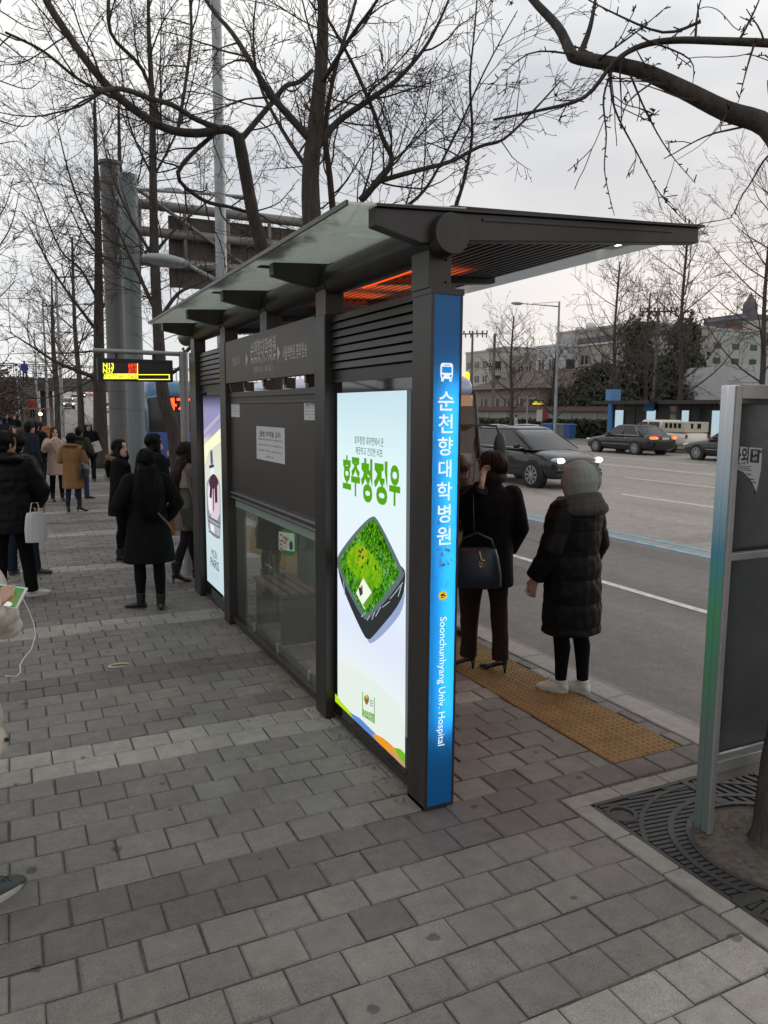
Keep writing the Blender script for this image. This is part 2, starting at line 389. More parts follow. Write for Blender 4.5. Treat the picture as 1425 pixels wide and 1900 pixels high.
# pavers: each block a little slab with its own grey; the joint bed lies below
def paver_mat(name, col):
    m = bpy.data.materials.new(name); m.use_nodes = True; n = m.node_tree; b = n.nodes['Principled BSDF']
    b.inputs['Roughness'].default_value = .62; b.inputs['Specular IOR Level'].default_value = .42
    L = n.links.new; N = n.nodes.new
    t = N('ShaderNodeTexCoord'); g = N('ShaderNodeNewGeometry')
    def noise_(scale, lo, hi, det=5, rough=.6, i0=.3, i1=.7):
        z = N('ShaderNodeTexNoise'); z.inputs['Scale'].default_value = scale; z.inputs['Detail'].default_value = det; z.inputs['Roughness'].default_value = rough
        L(t.outputs['Object'], z.inputs[0]); r = N('ShaderNodeMapRange'); r.inputs[1].default_value = i0; r.inputs[2].default_value = i1
        r.inputs[3].default_value = lo; r.inputs[4].default_value = hi; L(z.outputs[0], r.inputs[0]); return r.outputs[0], z.outputs[0]
    def mulv(a, b_):
        q = N('ShaderNodeMath'); q.operation = 'MULTIPLY'; L(a, q.inputs[0]); L(b_, q.inputs[1]); return q.outputs[0]
    r = N('ShaderNodeMapRange'); r.inputs[3].default_value = .90; r.inputs[4].default_value = 1.10; L(g.outputs['Random Per Island'], r.inputs[0])
    grain, gz_ = noise_(260, .55, 1.45, 2, .7)
    blot, _ = noise_(1.3, .80, 1.16)
    blot2, _ = noise_(14, .86, 1.13)
    v = mulv(mulv(r.outputs[0], grain), mulv(blot, blot2))
    # trodden chewing gum: a few dark spots with ragged edges
    wob = N('ShaderNodeTexNoise'); wob.inputs['Scale'].default_value = 38; L(t.outputs['Object'], wob.inputs[0])
    vo = N('ShaderNodeTexVoronoi'); vo.voronoi_dimensions = '2D'; vo.inputs['Scale'].default_value = 2.9; vo.inputs['Randomness'].default_value = 1; L(t.outputs['Object'], vo.inputs[0])
    rr = N('ShaderNodeSeparateColor'); L(vo.outputs['Color'], rr.inputs[0])
    rad_ = N('ShaderNodeMapRange'); rad_.inputs[1].default_value = .45; rad_.inputs[2].default_value = 1; rad_.inputs[3].default_value = .0; rad_.inputs[4].default_value = .105
    L(rr.outputs[0], rad_.inputs[0])
    w2 = N('ShaderNodeMath'); w2.operation = 'MULTIPLY_ADD'; w2.inputs[1].default_value = .10; L(wob.outputs[0], w2.inputs[0]); L(vo.outputs['Distance'], w2.inputs[2])
    d = N('ShaderNodeMath'); d.operation = 'SUBTRACT'; L(w2.outputs[0], d.inputs[0]); L(rad_.outputs[0], d.inputs[1])
    s = N('ShaderNodeMapRange'); s.inputs[1].default_value = .012; s.inputs[2].default_value = .03; s.inputs[3].default_value = .45; s.inputs[4].default_value = 1; L(d.outputs[0], s.inputs[0])
    v = mulv(v, s.outputs[0])
    x = N('ShaderNodeMix'); x.data_type = 'RGBA'; x.blend_type = 'MULTIPLY'; x.inputs[0].default_value = 1; x.inputs[6].default_value = (*col, 1); L(v, x.inputs[7])
    # each block leans a little warm or green
    hx = N('ShaderNodeHueSaturation'); hr = N('ShaderNodeMapRange'); hr.inputs[3].default_value = .488; hr.inputs[4].default_value = .518
    L(g.outputs['Random Per Island'], hr.inputs[0]); L(hr.outputs[0], hx.inputs[0]); L(x.outputs[2], hx.inputs[4]); L(hx.outputs[0], b.inputs['Base Color'])
    q = N('ShaderNodeBump'); q.inputs['Strength'].default_value = .45; q.inputs['Distance'].default_value = .006; L(gz_, q.inputs['Height']); L(q.outputs[0], b.inputs['Normal'])
    rf, _ = noise_(5, .5, .78); L(rf, b.inputs['Roughness'])
    return m
PM = [paver_mat('paver_mid', (.176, .163, .146)), paver_mat('paver_light', (.295, .276, .246)), paver_mat('paver_dark', (.124, .112, .104))]
M_JOINT = mat('joint_sand', (.085, .075, .064), .95, var=.5, vscale=30)
mb = MB(); mb.box((-30, -20, -.3), (3.665, 75, -.010)); struct(mb.build('sidewalk', M_JOINT))

PITCH_Y, PITCH_X, Y0 = .1905, .2225, 4.35
mb = MB(); rnd = random.Random(3)
row = -22
TX0, TX1, TY0, TY1 = 3.02, 3.55, 3.2, 12.2          # tactile strip
def inside_pit(x, y): return x > 2.47 and .2 < y < 2.99
while True:
    ya = Y0 + row * PITCH_Y; yb = ya + PITCH_Y
    if ya > 36: break
    k = row % 15
    mi = 1 if k in (0, 1) else (2 if k in (7, 8) else 0)
    xs = -7.0 + (0 if row % 2 else PITCH_X / 2)
    while xs < 3.66:
        x0, x1 = xs, min(xs + PITCH_X, 3.66); xs += PITCH_X
        segs = [(x0, x1)]
        yc = (ya + yb) / 2
        if TY0 - .02 < yc < TY1:
            segs = []
            if x0 < TX0: segs.append((x0, min(x1, TX0)))
            if x1 > TX1: segs.append((max(x0, TX1), x1))
        if .2 < yc < 2.99:
            segs = [(a, min(b, 2.47)) for a, b in segs if a < 2.47]
        for a, b in segs:
            if b - a < .03: continue
            g = .0028 + rnd.random() * .0018
            j = lambda: rnd.uniform(-.003, .003)
            z = rnd.uniform(-.0022, .0012)
            t1, t2 = rnd.uniform(-.0012, .0012), rnd.uniform(-.0012, .0012)
            X0, X1, Ya, Yb = a + g + j(), b - g + j(), ya + g + j(), yb - g + j()
            c = rnd.uniform(.004, .008)
            if rnd.random() < .05: z -= rnd.uniform(.002, .005)
            if yc < 12:
                vs = [(X0, Ya, -.012), (X1, Ya, -.012), (X1, Yb, -.012), (X0, Yb, -.012)]
                vs += [(X0, Ya, z-c+t1), (X1, Ya, z-c+t2), (X1, Yb, z-c+t2), (X0, Yb, z-c+t1)]
                k = lambda: c*rnd.uniform(.6, 1.7)
                vs += [(X0+k(), Ya+k(), z+t1), (X1-k(), Ya+k(), z+t2), (X1-k(), Yb-k(), z+t2), (X0+k(), Yb-k(), z+t1)]
                fs = [(0,1,5,4),(1,2,6,5),(2,3,7,6),(3,0,4,7),(4,5,9,8),(5,6,10,9),(6,7,11,10),(7,4,8,11),(8,9,10,11)]
            else:
                vs = [(X0, Ya, z), (X1, Ya, z), (X1, Yb, z), (X0, Yb, z)]; fs = [(0, 1, 2, 3)]
            m_ = mi
            if rnd.random() < .008 and mi == 0: m_ = 2
            mb.add(vs, fs, m_)
    row += 1
struct(mb.build('paving_blocks', PM))
# far part of the sidewalk as one sheet
m_fp = mat('far_blocks', (.165, .155, .14), .7, var=.18, vscale=1.5, stretch=(.3, 3, 1))
strip('sidewalk', [-30, 3.665], [36, 60, 75, 120, 200, 320], 0.0, m_fp)

# tactile strip: two rows of domed tiles
M_TACT = mat('tactile_ochre', (.235, .135, .042), .75, var=.22, vscale=7, bump=.2, bscale=150)
mb = MB(); T = .2645; n_ = 6
yy = TY0
while yy < TY1:
    for c in range(2):
        xa = TX0 + c * T
        mb.box((xa+.002, yy+.002, -.012), (xa+T-.002, yy+T-.002, .001))
        for i in range(n_):
            for j_ in range(n_):
                cx = xa + (i + .5) * T / n_; cyy = yy + (j_ + .5) * T / n_; r = .0135
                base = [(cx+math.cos(2*PI*k/8)*r, cyy+math.sin(2*PI*k/8)*r, .001) for k in range(8)]
                top = [(cx+math.cos(2*PI*k/8)*r*.62, cyy+math.sin(2*PI*k/8)*r*.62, .0062) for k in range(8)]
                mb.loft([base, top], 0, True)
    yy += T
struct(mb.build('tactile_paving', M_TACT))

# tree pit: granite rim, soil, cast-iron grate
mb = MB()
RX, RY = 2.47, 2.99; W = .105
y = RY
x = RX + .0
while x < 3.66:
    L = .33; mb.box((x+.003, RY-W, -.2), (min(x+L, 3.66)-.003, RY, .003)); x += L
y = RY - W
while y > .2:
    L = .30; mb.box((RX, y-L+.003, -.2), (RX+W, y-.003, .003)); y -= L
struct(mb.build('tree_pit_rim', mat('rim_granite', (.235, .222, .195), .8, var=.22, vscale=12, bump=.2, bscale=150), bevel=.006))
M_SOIL = mat('soil', (.075, .058, .040), .95, var=.5, vscale=14, bump=.8, bscale=40)
mb = MB()
N = 40
for i in range(N):
    for j_ in range(N):
        def P(a, b):
            X = RX + W + (3.665 - RX - W) * a / N; Yv = .2 + (RY - W - .2) * b / N
            d = math.hypot(X - 3.12, Yv - 2.24)
            return (X, Yv, -.055 + .05 * math.exp(-(d/.30)**2) + .014 * noise.noise(Vector((X*7, Yv*7, 0))))
        mb.add([P(i, j_), P(i+1, j_), P(i+1, j_+1), P(i, j_+1)], [(0, 1, 2, 3)])
struct(mb.build('soil', M_SOIL, smooth=True))

# grate: slotted bars at a slant inside each quarter, ring bands and frame; opening round the trunk
M_IRON = mat('cast_iron', (.040, .040, .039), .55, metal=.35, var=.25, vscale=10, bump=.15, bscale=90)
GC = Vector((3.13, 2.22)); R_IN, R_MID, R_OUT = .39, .475, .61
GX0, GX1, GY0, GY1 = RX + W + .006, 3.655, 1.02, RY - W - .006
def in_grate(x, y, r0): return GX0 < x < GX1 and GY0 < y < GY1 and (Vector((x, y)) - GC).length > r0
mb = MB()
def bar(p, q, w=.011, z0=-.028, z1=0.0):
    p = Vector((p[0], p[1])); q = Vector((q[0], q[1])); d = (q - p)
    if d.length < .015: return
    d.normalize(); nn = Vector((-d.y, d.x)) * w
    mb.prism([(p-nn).to_tuple(), (q-nn).to_tuple(), (q+nn).to_tuple(), (p+nn).to_tuple()], lambda a, b: (a, b, z0), lambda a, b: (a, b, z1))
def scan(cx0, cx1, cy0, cy1, ang, pitch, hole=None):
    d = Vector((math.cos(ang), math.sin(ang))); nn = Vector((-d.y, d.x)); c0 = Vector(((cx0+cx1)/2, (cy0+cy1)/2))
    k = -60
    while k < 60:
        o = c0 + nn * (k * pitch); run = None; t = -2.0
        while t < 2.0:
            p = o + d * t
            ok = cx0 < p.x < cx1 and cy0 < p.y < cy1 and (p - GC).length > R_IN + .01 and not (hole and (p - hole).length < .062)
            if ok and run is None: run = p.copy()
            if (not ok) and run is not None: bar(run, last); run = None
            if ok: last = p.copy()
            t += .012
        if run is not None: bar(run, last)
        k += 1
HOLE = Vector((2.665, 2.75))
MY = 2.0
scan(GX0+.02, 3.2, MY+.02, GY1-.02, rad(-8), .0335, HOLE)
scan(3.22, GX1-.02, MY+.02, GY1-.02, rad(98), .05)
scan(GX0+.02, 3.2, GY0+.02, MY-.02, rad(12), .0335)
scan(3.22, GX1-.02, GY0+.02, MY-.02, rad(80), .05)
for a, b in (((GX0, GY0), (GX1, GY0)), ((GX1, GY0), (GX1, GY1)), ((GX1, GY1), (GX0, GY1)), ((GX0, GY1), (GX0, GY0))): bar(a, b, .016, -.03, .002)
bar((3.21, GY1), (3.21, GC.y + R_IN), .02, -.031, .0045); bar((3.21, GY0), (3.21, GC.y - R_IN), .02, -.031, .0045)
bar((GX0, MY), (GC.x - R_IN, MY), .026, -.031, .0045)
def ring(c, r0, r1, z0, z1, n=64, clip=True):
    for k in range(n):
        a0, a1 = 2*PI*k/n, 2*PI*(k+1)/n
        ps = [(c[0]+math.cos(a)*r, c[1]+math.sin(a)*r) for a in (a0, a1) for r in (r0, r1)]
        if clip and not all(GX0 <= p[0] <= GX1 and GY0 <= p[1] <= GY1 for p in ps): continue
        poly = [ps[0], ps[1], ps[3], ps[2]]
        mb.prism(poly, lambda a, b: (a, b, z0), lambda a, b: (a, b, z1))
ring(GC, R_IN-.012, R_IN+.016, -.03, .003); ring(GC, R_MID-.014, R_MID+.014, -.03, .003); ring(GC, R_OUT-.012, R_OUT+.012, -.03, .003)
ring(HOLE, .058, .078, -.03, .003, 32, False)
g_ = mb.build('tree_grate', M_IRON)
tag(g_, 'dark cast iron tree grate with slanted slots and ring bands around the kerbside tree', 'grate')

# stuff lying about
mb = MB()
pts = [(0.67 + .075*math.cos(a), 6.12 + .04*math.sin(a), .012) for a in [x*.35 for x in range(0, 16)]]
mb.tube(pts, [.004+.004*math.sin(PI*i/15) for i in range(16)], 6)
tag(mb.build('litter', mat('litter_cream', (.5, .42, .3), .6), smooth=True), 'small cream strip of litter curled on the dark paving band', 'litter')
mb = MB(); rr_ = random.Random(9)
for i in range(260):
    x = 1.74 + rr_.gauss(0, .05); y = rr_.uniform(3.3, 8.3); s_ = rr_.uniform(.004, .012)
    a = rr_.uniform(0, 6.3)
    mb.quad((x-s_*math.cos(a), y-s_*math.sin(a), .004), (x+s_*.5*math.sin(a), y-s_*.5*math.cos(a), .006), (x+s_*math.cos(a), y+s_*math.sin(a), .004), (x-s_*.5*math.sin(a), y+s_*.5*math.cos(a), .008))
for i in range(150):
    a = rr_.uniform(0, 2*PI); d = rr_.uniform(.17, .38); x = 3.11+math.cos(a)*d; y = 2.24+math.sin(a)*d; s_ = rr_.uniform(.006, .016)
    mb.quad((x-s_, y, -.005), (x, y-s_*.5, .0), (x+s_, y, -.003), (x, y+s_*.5, .004))
for i in range(1500):
    x, y = rr_.uniform(-2.5, 3.5), rr_.uniform(1.2, 9.5); s_ = rr_.uniform(.0012, .0035); a = rr_.uniform(0, 6.3)
    if 1.7 < x < 2.0 or (x > 2.45 and y < 3): continue
    mb.quad((x-s_*math.cos(a), y-s_*math.sin(a), .003), (x+s_*.7*math.sin(a), y-s_*.7*math.cos(a), .004), (x+s_*math.cos(a), y+s_*math.sin(a), .003), (x-s_*.7*math.sin(a), y+s_*.7*math.cos(a), .005))
tag(mb.build('leaf_litter', mat('dead_leaf', (.11, .07, .04), .8, var=.5, vscale=60)), 'brown leaf crumbs along the shelter foot and in the tree pit', 'leaves', kind='stuff')
# ================================================================== bus shelter
SH = Vector((1.85, 5.9, 0))
shelter = thing('bus_shelter', 'dark bronze bus shelter with glass canopy, lit advertising panels and a blue illuminated pillar', 'bus shelter', SH)
def part(mb, name, mats, parent=shelter, org=SH, **k):
    mb.v = [(p[0]-org[0], p[1]-org[1], p[2]-org[2]) for p in mb.v]
    return mb.build(name, mats, parent, **k)
BX = 1.80                                   # back plane towards the sidewalk
# --- posts and necks
posts = [(4.485, 4.665, 2.575), (6.93, 7.13, 2.59), (8.16, 8.46, 2.59)]
for a, b, h in posts:
    mb = MB(); mb.box((1.755, a, 0.0), (1.93, b, h)); part(mb, 'post', M_FRAME, bevel=.005)
for yc in (3.285, 4.575, 5.78, 7.03, 8.31):
    mb = MB(); mb.box((1.765, yc-.085, 2.50 if 3.4 < yc < 4.7 or yc > 6.5 else 2.56), (1.885, yc+.085, 2.73))
    for s in (-1, 1):
        for zz in (2.59, 2.69): mb.cyl((1.855, yc-.09, zz), (1.855, yc-.084, zz), .006, 8)
    part(mb, 'neck', M_FRAME, bevel=.004)
mb = MB(); mb.tube([(1.835, 3.105, 2.79), (1.835, 3.118, 2.79), (1.835, 8.95, 2.79)], [.088, .092, .092], 40); o = part(mb, 'ridge_tube', M_FRAME); autosmooth(o)
for yc in (3.2, 4.5, 4.65, 5.70, 5.86, 6.95, 7.11, 8.25, 8.4):
    mb = MB(); mb.tube([(1.835, yc-.012, 2.79), (1.835, yc+.012, 2.79)], [.097, .097], 40); o = part(mb, 'tube_collar', M_FRAME); autosmooth(o)
# --- roof arms and fascia
def armpoly(x1): return [(1.47, 2.795), (1.47, 2.872), (1.83, 2.893), (x1, 2.985), (x1, 2.905), (1.95, 2.775), (1.70, 2.742)]
for yc in (3.10, 4.575, 5.78, 7.03, 8.25):
    mb = MB(); x1 = 3.40 if yc < 3.2 else 3.02
    mb.prism(armpoly(x1) if yc < 3.2 else [(1.45, 2.79), (1.45, 2.864), (3.02, 2.955), (3.02, 2.86), (1.95, 2.775), (1.70, 2.742)],
             lambda a, b: (a, yc + (.055 if yc < 3.2 else .04), b), lambda a, b: (a, yc + (.125 if yc < 3.2 else -.04), b))
    o = part(mb, 'roof_arm', M_FRAME, bevel=.005)
    if yc < 3.2:
        mb = MB(); mb.prism([(2.02, 2.885), (3.2, 2.952), (3.2, 2.940), (2.02, 2.872)], lambda a, b: (a, yc+.047, b), lambda a, b: (a, yc+.055, b))
        mb.prism([(1.47, 2.872), (3.42, 2.986), (3.42, 2.998), (1.47, 2.884)], lambda a, b: (a, yc+.035, b), lambda a, b: (a, yc+.128, b))
        part(mb, 'fascia_trim', M_FRAME)
# --- rear glass canopy: four panes
M_RGLASS = glass('canopy_glass', tint=(.84, .90, .86), refl=(.9, .95, .9), rough=.04, opac=.62, milk=(.76, .79, .73))
ybs = [3.13, 4.575, 5.78, 7.03, 8.33]
for i in range(4):
    a, b = ybs[i] + .006, ybs[i+1] - .006
    mb = MB(); mb.prism([(1.335, 2.862), (1.92, 2.905), (1.92, 2.917), (1.335, 2.874)], lambda x, z: (x, a, z), lambda x, z: (x, b, z))
    o = part(mb, 'canopy_pane', M_RGLASS)
mb = MB()
for i in range(4):
    a, b = ybs[i], ybs[i+1]
    mb.prism([(1.324, 2.857), (1.335, 2.857), (1.335, 2.879), (1.324, 2.879)], lambda x, z: (x, a, z), lambda x, z: (x, b, z))
part(mb, 'canopy_edge', M_FRAME)
M_DEBRIS = mat('roof_dirt', (.09, .075, .05), .95, var=.5, vscale=40)
mb = MB(); rr_ = random.Random(12)
for i in range(900):                                       # leaf dirt lying in the far corner of each pane
    k = rr_.choice([0, 0, 0, 1, 1, 2]); u = rr_.random()
    y = ybs[k+1] - .05 - abs(rr_.gauss(0, .38)); x = 1.345 + abs(rr_.gauss(0, .055))
    if y < ybs[k] + .05: continue
    z = 2.877 + (x-1.335)*.0735; s_ = rr_.uniform(.010, .034); a = rr_.uniform(0, 3)
    mb.quad((x-s_*math.cos(a), y-s_*math.sin(a), z), (x+s_*math.sin(a)*.5, y-s_*.5*math.cos(a), z+.001), (x+s_*math.cos(a), y+s_*math.sin(a), z+.002), (x-s_*.5*math.sin(a), y+s_*.5*math.cos(a), z+.001))
part(mb, 'roof_dirt', M_DEBRIS)
# floodlights hung under the panes
for yc in (4.72, 5.92):
    mb = MB(); mb.ell((1.60, yc, 2.845), (.10, .055, .022), 16, 8); o = part(mb, 'floodlight', M_BLACKM, smooth=True)
    mb = MB(); mb.box((1.42, yc-.03, 2.866), (1.50, yc+.05, 2.871)); part(mb, 'cable_box', M_BLACKM)
# --- roof deck, ribbed on top, slatted underneath
mb = MB()
deck = [(1.86, 2.918), (3.30, 2.990)]
mb.prism([(1.86, 2.918), (3.03, 2.975), (3.03, 2.983), (1.86, 2.926)], lambda x, z: (x, 3.165, z), lambda x, z: (x, 8.95, z))
x = 1.95
while x < 3.0:
    z = 2.926 + (x-1.86)*.0487
    mb.prism([(x-.03, z-.002), (x-.02, z+.005), (x+.02, z+.007), (x+.03, z+.001)], lambda a, b: (a, 3.5, b), lambda a, b: (a, 8.95, b)); x += .115
part(mb, 'roof_deck', M_FRAME)
mb = MB(); x = 1.98
spans = [(3.23, 4.53), (4.62, 5.735), (5.825, 6.985), (7.075, 8.265), (8.355, 8.95)]
while x < 2.98:
    zb = 2.800 + (x-1.95)*.066
    for a, b in spans: mb.box((x-.012, a, zb+.018), (x+.012, b, zb+.034))
    x += .058
part(mb, 'ceiling_slats', mat('slat_paint', (.075, .068, .060), .35, metal=.6))
# white glass strip along the road edge with its small lamps
M_FGLASS = glass('white_canopy_glass', tint=(.8, .82, .82), rough=.08, opac=.8, milk=(.72, .74, .74))
mb = MB(); mb.prism([(3.035, 2.960), (3.56, 2.988), (3.56, 3.000), (3.035, 2.972)], lambda x, z: (x, 3.24, z), lambda x, z: (x, 8.93, z)); part(mb, 'road_edge_glass', M_FGLASS)
M_LAMP = emis('lamp_warm_white', (1.0, .90, .72), 9)
for yc in (3.46, 5.95, 7.25):
    mb = MB(); mb.box((3.03, yc-.13, 2.925), (3.19, yc+.13, 2.945)); o = part(mb, 'downlight', M_STEEL)
    mb = MB(); mb.tube([(3.11, yc, 2.923), (3.11, yc, 2.9245)], [.022, .022], 16); part(mb, 'lamp_lens', M_LAMP, parent=shelter)
# infrared heaters glowing above the slats
M_HEAT = emis('heater_glow', (1.0, .12, .015), 8)
for (a, b) in ((4.25, 4.53), (4.64, 5.25), (5.46, 5.72)):
    mb = MB(); mb.box((2.05, a, 2.885), (2.70, b, 2.905)); o = part(mb, 'heater_housing', M_BLACKM)
    mb = MB(); mb.box((2.12, a+.02, 2.876), (2.62, b-.02, 2.8835)); part(mb, 'heater_glow_part', M_HEAT)
mb = MB(); mb.tube([(2.02, 3.60, 2.752), (2.02, 4.50, 2.752)], [.005]*2, 8); part(mb, 'heater_glow_part', emis('tube_glow_strip', (1.0, .09, .012), 1.1))  # added glowing strip, stands in for heater light caught along the tube's underside
# --- illuminated pillar
PY0, PY1, PX0, PX1, PH = 3.19, 3.37, 1.775, 1.945, 2.535
mb = MB()
mb.box((PX0, PY0+.004, .0), (PX0+.012, PY1, PH)); mb.box((PX1-.012, PY0+.004, .0), (PX1, PY1, PH))
mb.box((PX0+.012, PY1-.012, .0), (PX1-.012, PY1, PH)); mb.box((PX0-.004, PY0-.004, PH), (PX1+.006, PY1+.003, PH+.028))
mb.box((PX0, PY0, .0), (PX1, PY1-.012, .018))
mb.box((PX0, PY0-.002, .018), (PX0+.017, PY0+.004, PH)); mb.box((PX1-.010, PY0-.002, .018), (PX1, PY0+.004, PH))
mb.box((PX0+.02, PY0+.02, PH+.028), (PX1-.03, PY1, PH+.05))
part(mb, 'pillar_case', M_FRAME)
m = bpy.data.materials.new('blue_acrylic'); m.use_nodes = True; n = m.node_tree; n.nodes.clear()
o_ = n.nodes.new('ShaderNodeOutputMaterial'); tr = n.nodes.new('ShaderNodeBsdfTranslucent'); tr.inputs[0].default_value = (.020, .33, .86, 1)
gl = n.nodes.new('ShaderNodeBsdfGlossy'); gl.inputs[0].default_value = (.5, .5, .5, 1); gl.inputs[1].default_value = .25
df = n.nodes.new('ShaderNodeBsdfDiffuse'); df.inputs[0].default_value = (.015, .22, .62, 1)
a1 = n.nodes.new('ShaderNodeMixShader'); a1.inputs[0].default_value = .5; n.links.new(tr.outputs[0], a1.inputs[1]); n.links.new(df.outputs[0], a1.inputs[2])
a2 = n.nodes.new('ShaderNodeMixShader'); a2.inputs[0].default_value = .05; n.links.new(a1.outputs[0], a2.inputs[1]); n.links.new(gl.outputs[0], a2.inputs[2])
n.links.new(a2.outputs[0], o_.inputs[0]); M_BLUEP = m
mb = MB(); mb.quad((PX0+.017, PY0+.001, .018), (PX1-.010, PY0+.001, .018), (PX1-.010, PY0+.001, PH), (PX0+.017, PY0+.001, PH)); part(mb, 'blue_light_panel', M_BLUEP)
lt = bpy.data.lights.new('pillar_lamp', 'AREA'); lt.shape = 'RECTANGLE'; lt.size = .025; lt.size_y = 1.72; lt.energy = 3.0; lt.color = (1, 1, 1)
lo = bpy.data.objects.new('pillar_lamp', lt); COL.objects.link(lo); lo.parent = shelter
lo.matrix_local = Matrix.Translation(Vector((PX1-.045, PY0+.085, 1.27)) - SH) @ Matrix(((-1, 0, 0), (0, 0, 1), (0, 1, 0))).transposed().to_4x4()
M_LETW = emis('letter_white', (.80, .92, 1.0), .85)
FY = PY0 - .0015; PC = (PX0 + PX1) / 2 + .003
def zf(py): return gy(822, py, FY).z
mb = MB(); ch = '순천향대학병원'
for c, py in zip(ch, (744, 786, 828, 870, 912, 953, 994)):
    put_text(mb, c, (PC, FY, zf(py)), (1, 0, 0), (0, 0, 1), height=.090, offset=.012) if c in '순천향학병원' else put_text(mb, c, (PC, FY, zf(py)), (1, 0, 0), (0, 0, 1), height=.086, offset=.012)
part(mb, 'lettering', M_LETW); mb = MB()
put_text(mb, 'Soonchunhyang Univ. Hospital', (PC, FY, zf(1265)), (0, 0, -1), (1, 0, 0), width=zf(1146)-zf(1384), offset=.005)
part(mb, 'lettering', M_LETW)
mb = MB(); zb = zf(690)                                   # bus pictogram
def rr(x0, z0, x1, z1, y, r=.008):
    ps = []
    for cx, cz, a0 in ((x1-r, z1-r, 0), (x0+r, z1-r, 90), (x0+r, z0+r, 180), (x1-r, z0+r, 270)):
        for k in range(4): a = rad(a0 + 30*k); ps.append((cx+r*math.cos(a), y, cz+r*math.sin(a)))
    return ps
def polyadd(mb, ps, mi=0): mb.add(ps, [tuple(range(len(ps)))], mi)
polyadd(mb, rr(PC-.034, zb-.032, PC+.034, zb+.042, FY, .014))
for s in (-1, 1): polyadd(mb, rr(PC+s*.022-.007, zb-.044, PC+s*.022+.007, zb-.031, FY, .003))
part(mb, 'bus_symbol', M_LETW)
mb = MB(); polyadd(mb, rr(PC-.026, zb-.004, PC+.026, zb+.024, FY-.0006, .004))
polyadd(mb, rr(PC-.015, zb+.030, PC+.015, zb+.034, FY-.0006, .0015))
for s in (-1, 1): polyadd(mb, [(PC+s*.022+.006*math.cos(a*PI/5), FY-.0006, zb-.018+.006*math.sin(a*PI/5)) for a in range(10)])
part(mb, 'bus_symbol_window', emis('symbol_blue', (.02, .28, .72), .8))
mb = MB(); zc = zf(1105); polyadd(mb, [(PC+.024*math.cos(a*PI/12), FY, zc+.024*math.sin(a*PI/12)) for a in range(24)])
o = part(mb, 'round_sticker', emis('sticker_yellow', (.80, .55, .03), .75))
mb = MB()
for dx, dz, rx, rz_ in ((-.004, .003, .009, .006), (.008, -.002, .006, .004), (-.005, -.009, .008, .003), (.006, .009, .004, .003)):
    polyadd(mb, [(PC+dx+rx*math.cos(a*PI/5), FY-.0008, zc+dz+rz_*math.sin(a*PI/5)) for a in range(10)])
part(mb, 'sticker_mark', M_INK)
mb = MB(); r2 = random.Random(4)                          # peeled paper and scratches
for i in range(16):
    x = PC + r2.uniform(-.03, .035); z = zf(1035) + r2.uniform(-.045, .05); s_ = r2.uniform(.004, .014)
    polyadd(mb, [(x+s_*r2.uniform(.5, 1)*math.cos(a), FY-.0003, z+s_*r2.uniform(.3, 1)*math.sin(a)) for a in (0, 1, 2.1, 3.3, 4.4, 5.3)])
part(mb, 'peeled_sticker', mat('peel', (.22, .38, .55), .8))
for x, py, l, a in ((.03, 980, .03, .5), (-.03, 968, .02, 2), (-.035, 1072, .02, 1.2), (.02, 1085, .035, .9), (.045, 1040, .02, 2.2), (-.01, 1050, .03, .4)):
    z = zf(py); p = Vector((PC+x, FY-.0004, z)); d = Vector((math.cos(a), 0, math.sin(a)))*l/2; q = Vector((-math.sin(a), 0, math.cos(a)))*.0014
    mb = MB(); mb.quad(p-d-q, p+d-q, p+d+q, p-d+q); part(mb, 'scratch', mat('scratch_dark', (.01, .05, .14), .7))
# --- louvres
for a, b in ((3.385, 4.475), (7.14, 8.15)):
    mb = MB(); z = 2.245
    mb.box((1.815, a, 2.175), (1.86, b, 2.235))
    while z < 2.55:
        mb.prism([(1.795, z), (1.805, z+.036), (1.835, z+.052), (1.845, z+.040)], lambda x, zz: (x, a, zz), lambda x, zz: (x, b, zz)); z += .047
    mb.box((1.85, a, 2.235), (1.86, b, 2.56))
    part(mb, 'louvre_panel', M_FRAME)
# --- advertising boxes
M_ADGLASS = mat('ad_border_glass', (.006, .006, .007), .06, coat=.5)
def adbox(a, b, z0, z1, za, zb, ya, yb):
    mb = MB()
    mb.box((1.815, a, z0), (1.93, ya, z1)); mb.box((1.815, yb, z0), (1.93, b, z1)); mb.box((1.815, ya, z0), (1.93, yb, za)); mb.box((1.815, ya, zb), (1.93, yb, z1)); mb.box((1.90, ya, za), (1.93, yb, zb))
    f = part(mb, 'ad_frame', M_ADGLASS)
    for bb in (((1.805, a, z0-.02), (1.93, b, z0)), ((1.805, a, z1), (1.93, b, z1+.012))): mb = MB(); mb.box(*bb); part(mb, 'ad_rail', M_FRAME)
    for ya_, yb_ in ((a+.05, a+.12), (b-.12, b-.05)): mb = MB(); mb.box((1.83, ya_, .0), (1.92, yb_, z0-.02)); part(mb, 'ad_foot', M_FRAME)
    return f
f1 = adbox(3.375, 4.48, .045, 2.165, .115, 2.10, 3.455, 4.432)
f2 = adbox(7.13, 8.155, .045, 2.165, .14, 2.135, 7.235, 8.10)
AX = 1.818
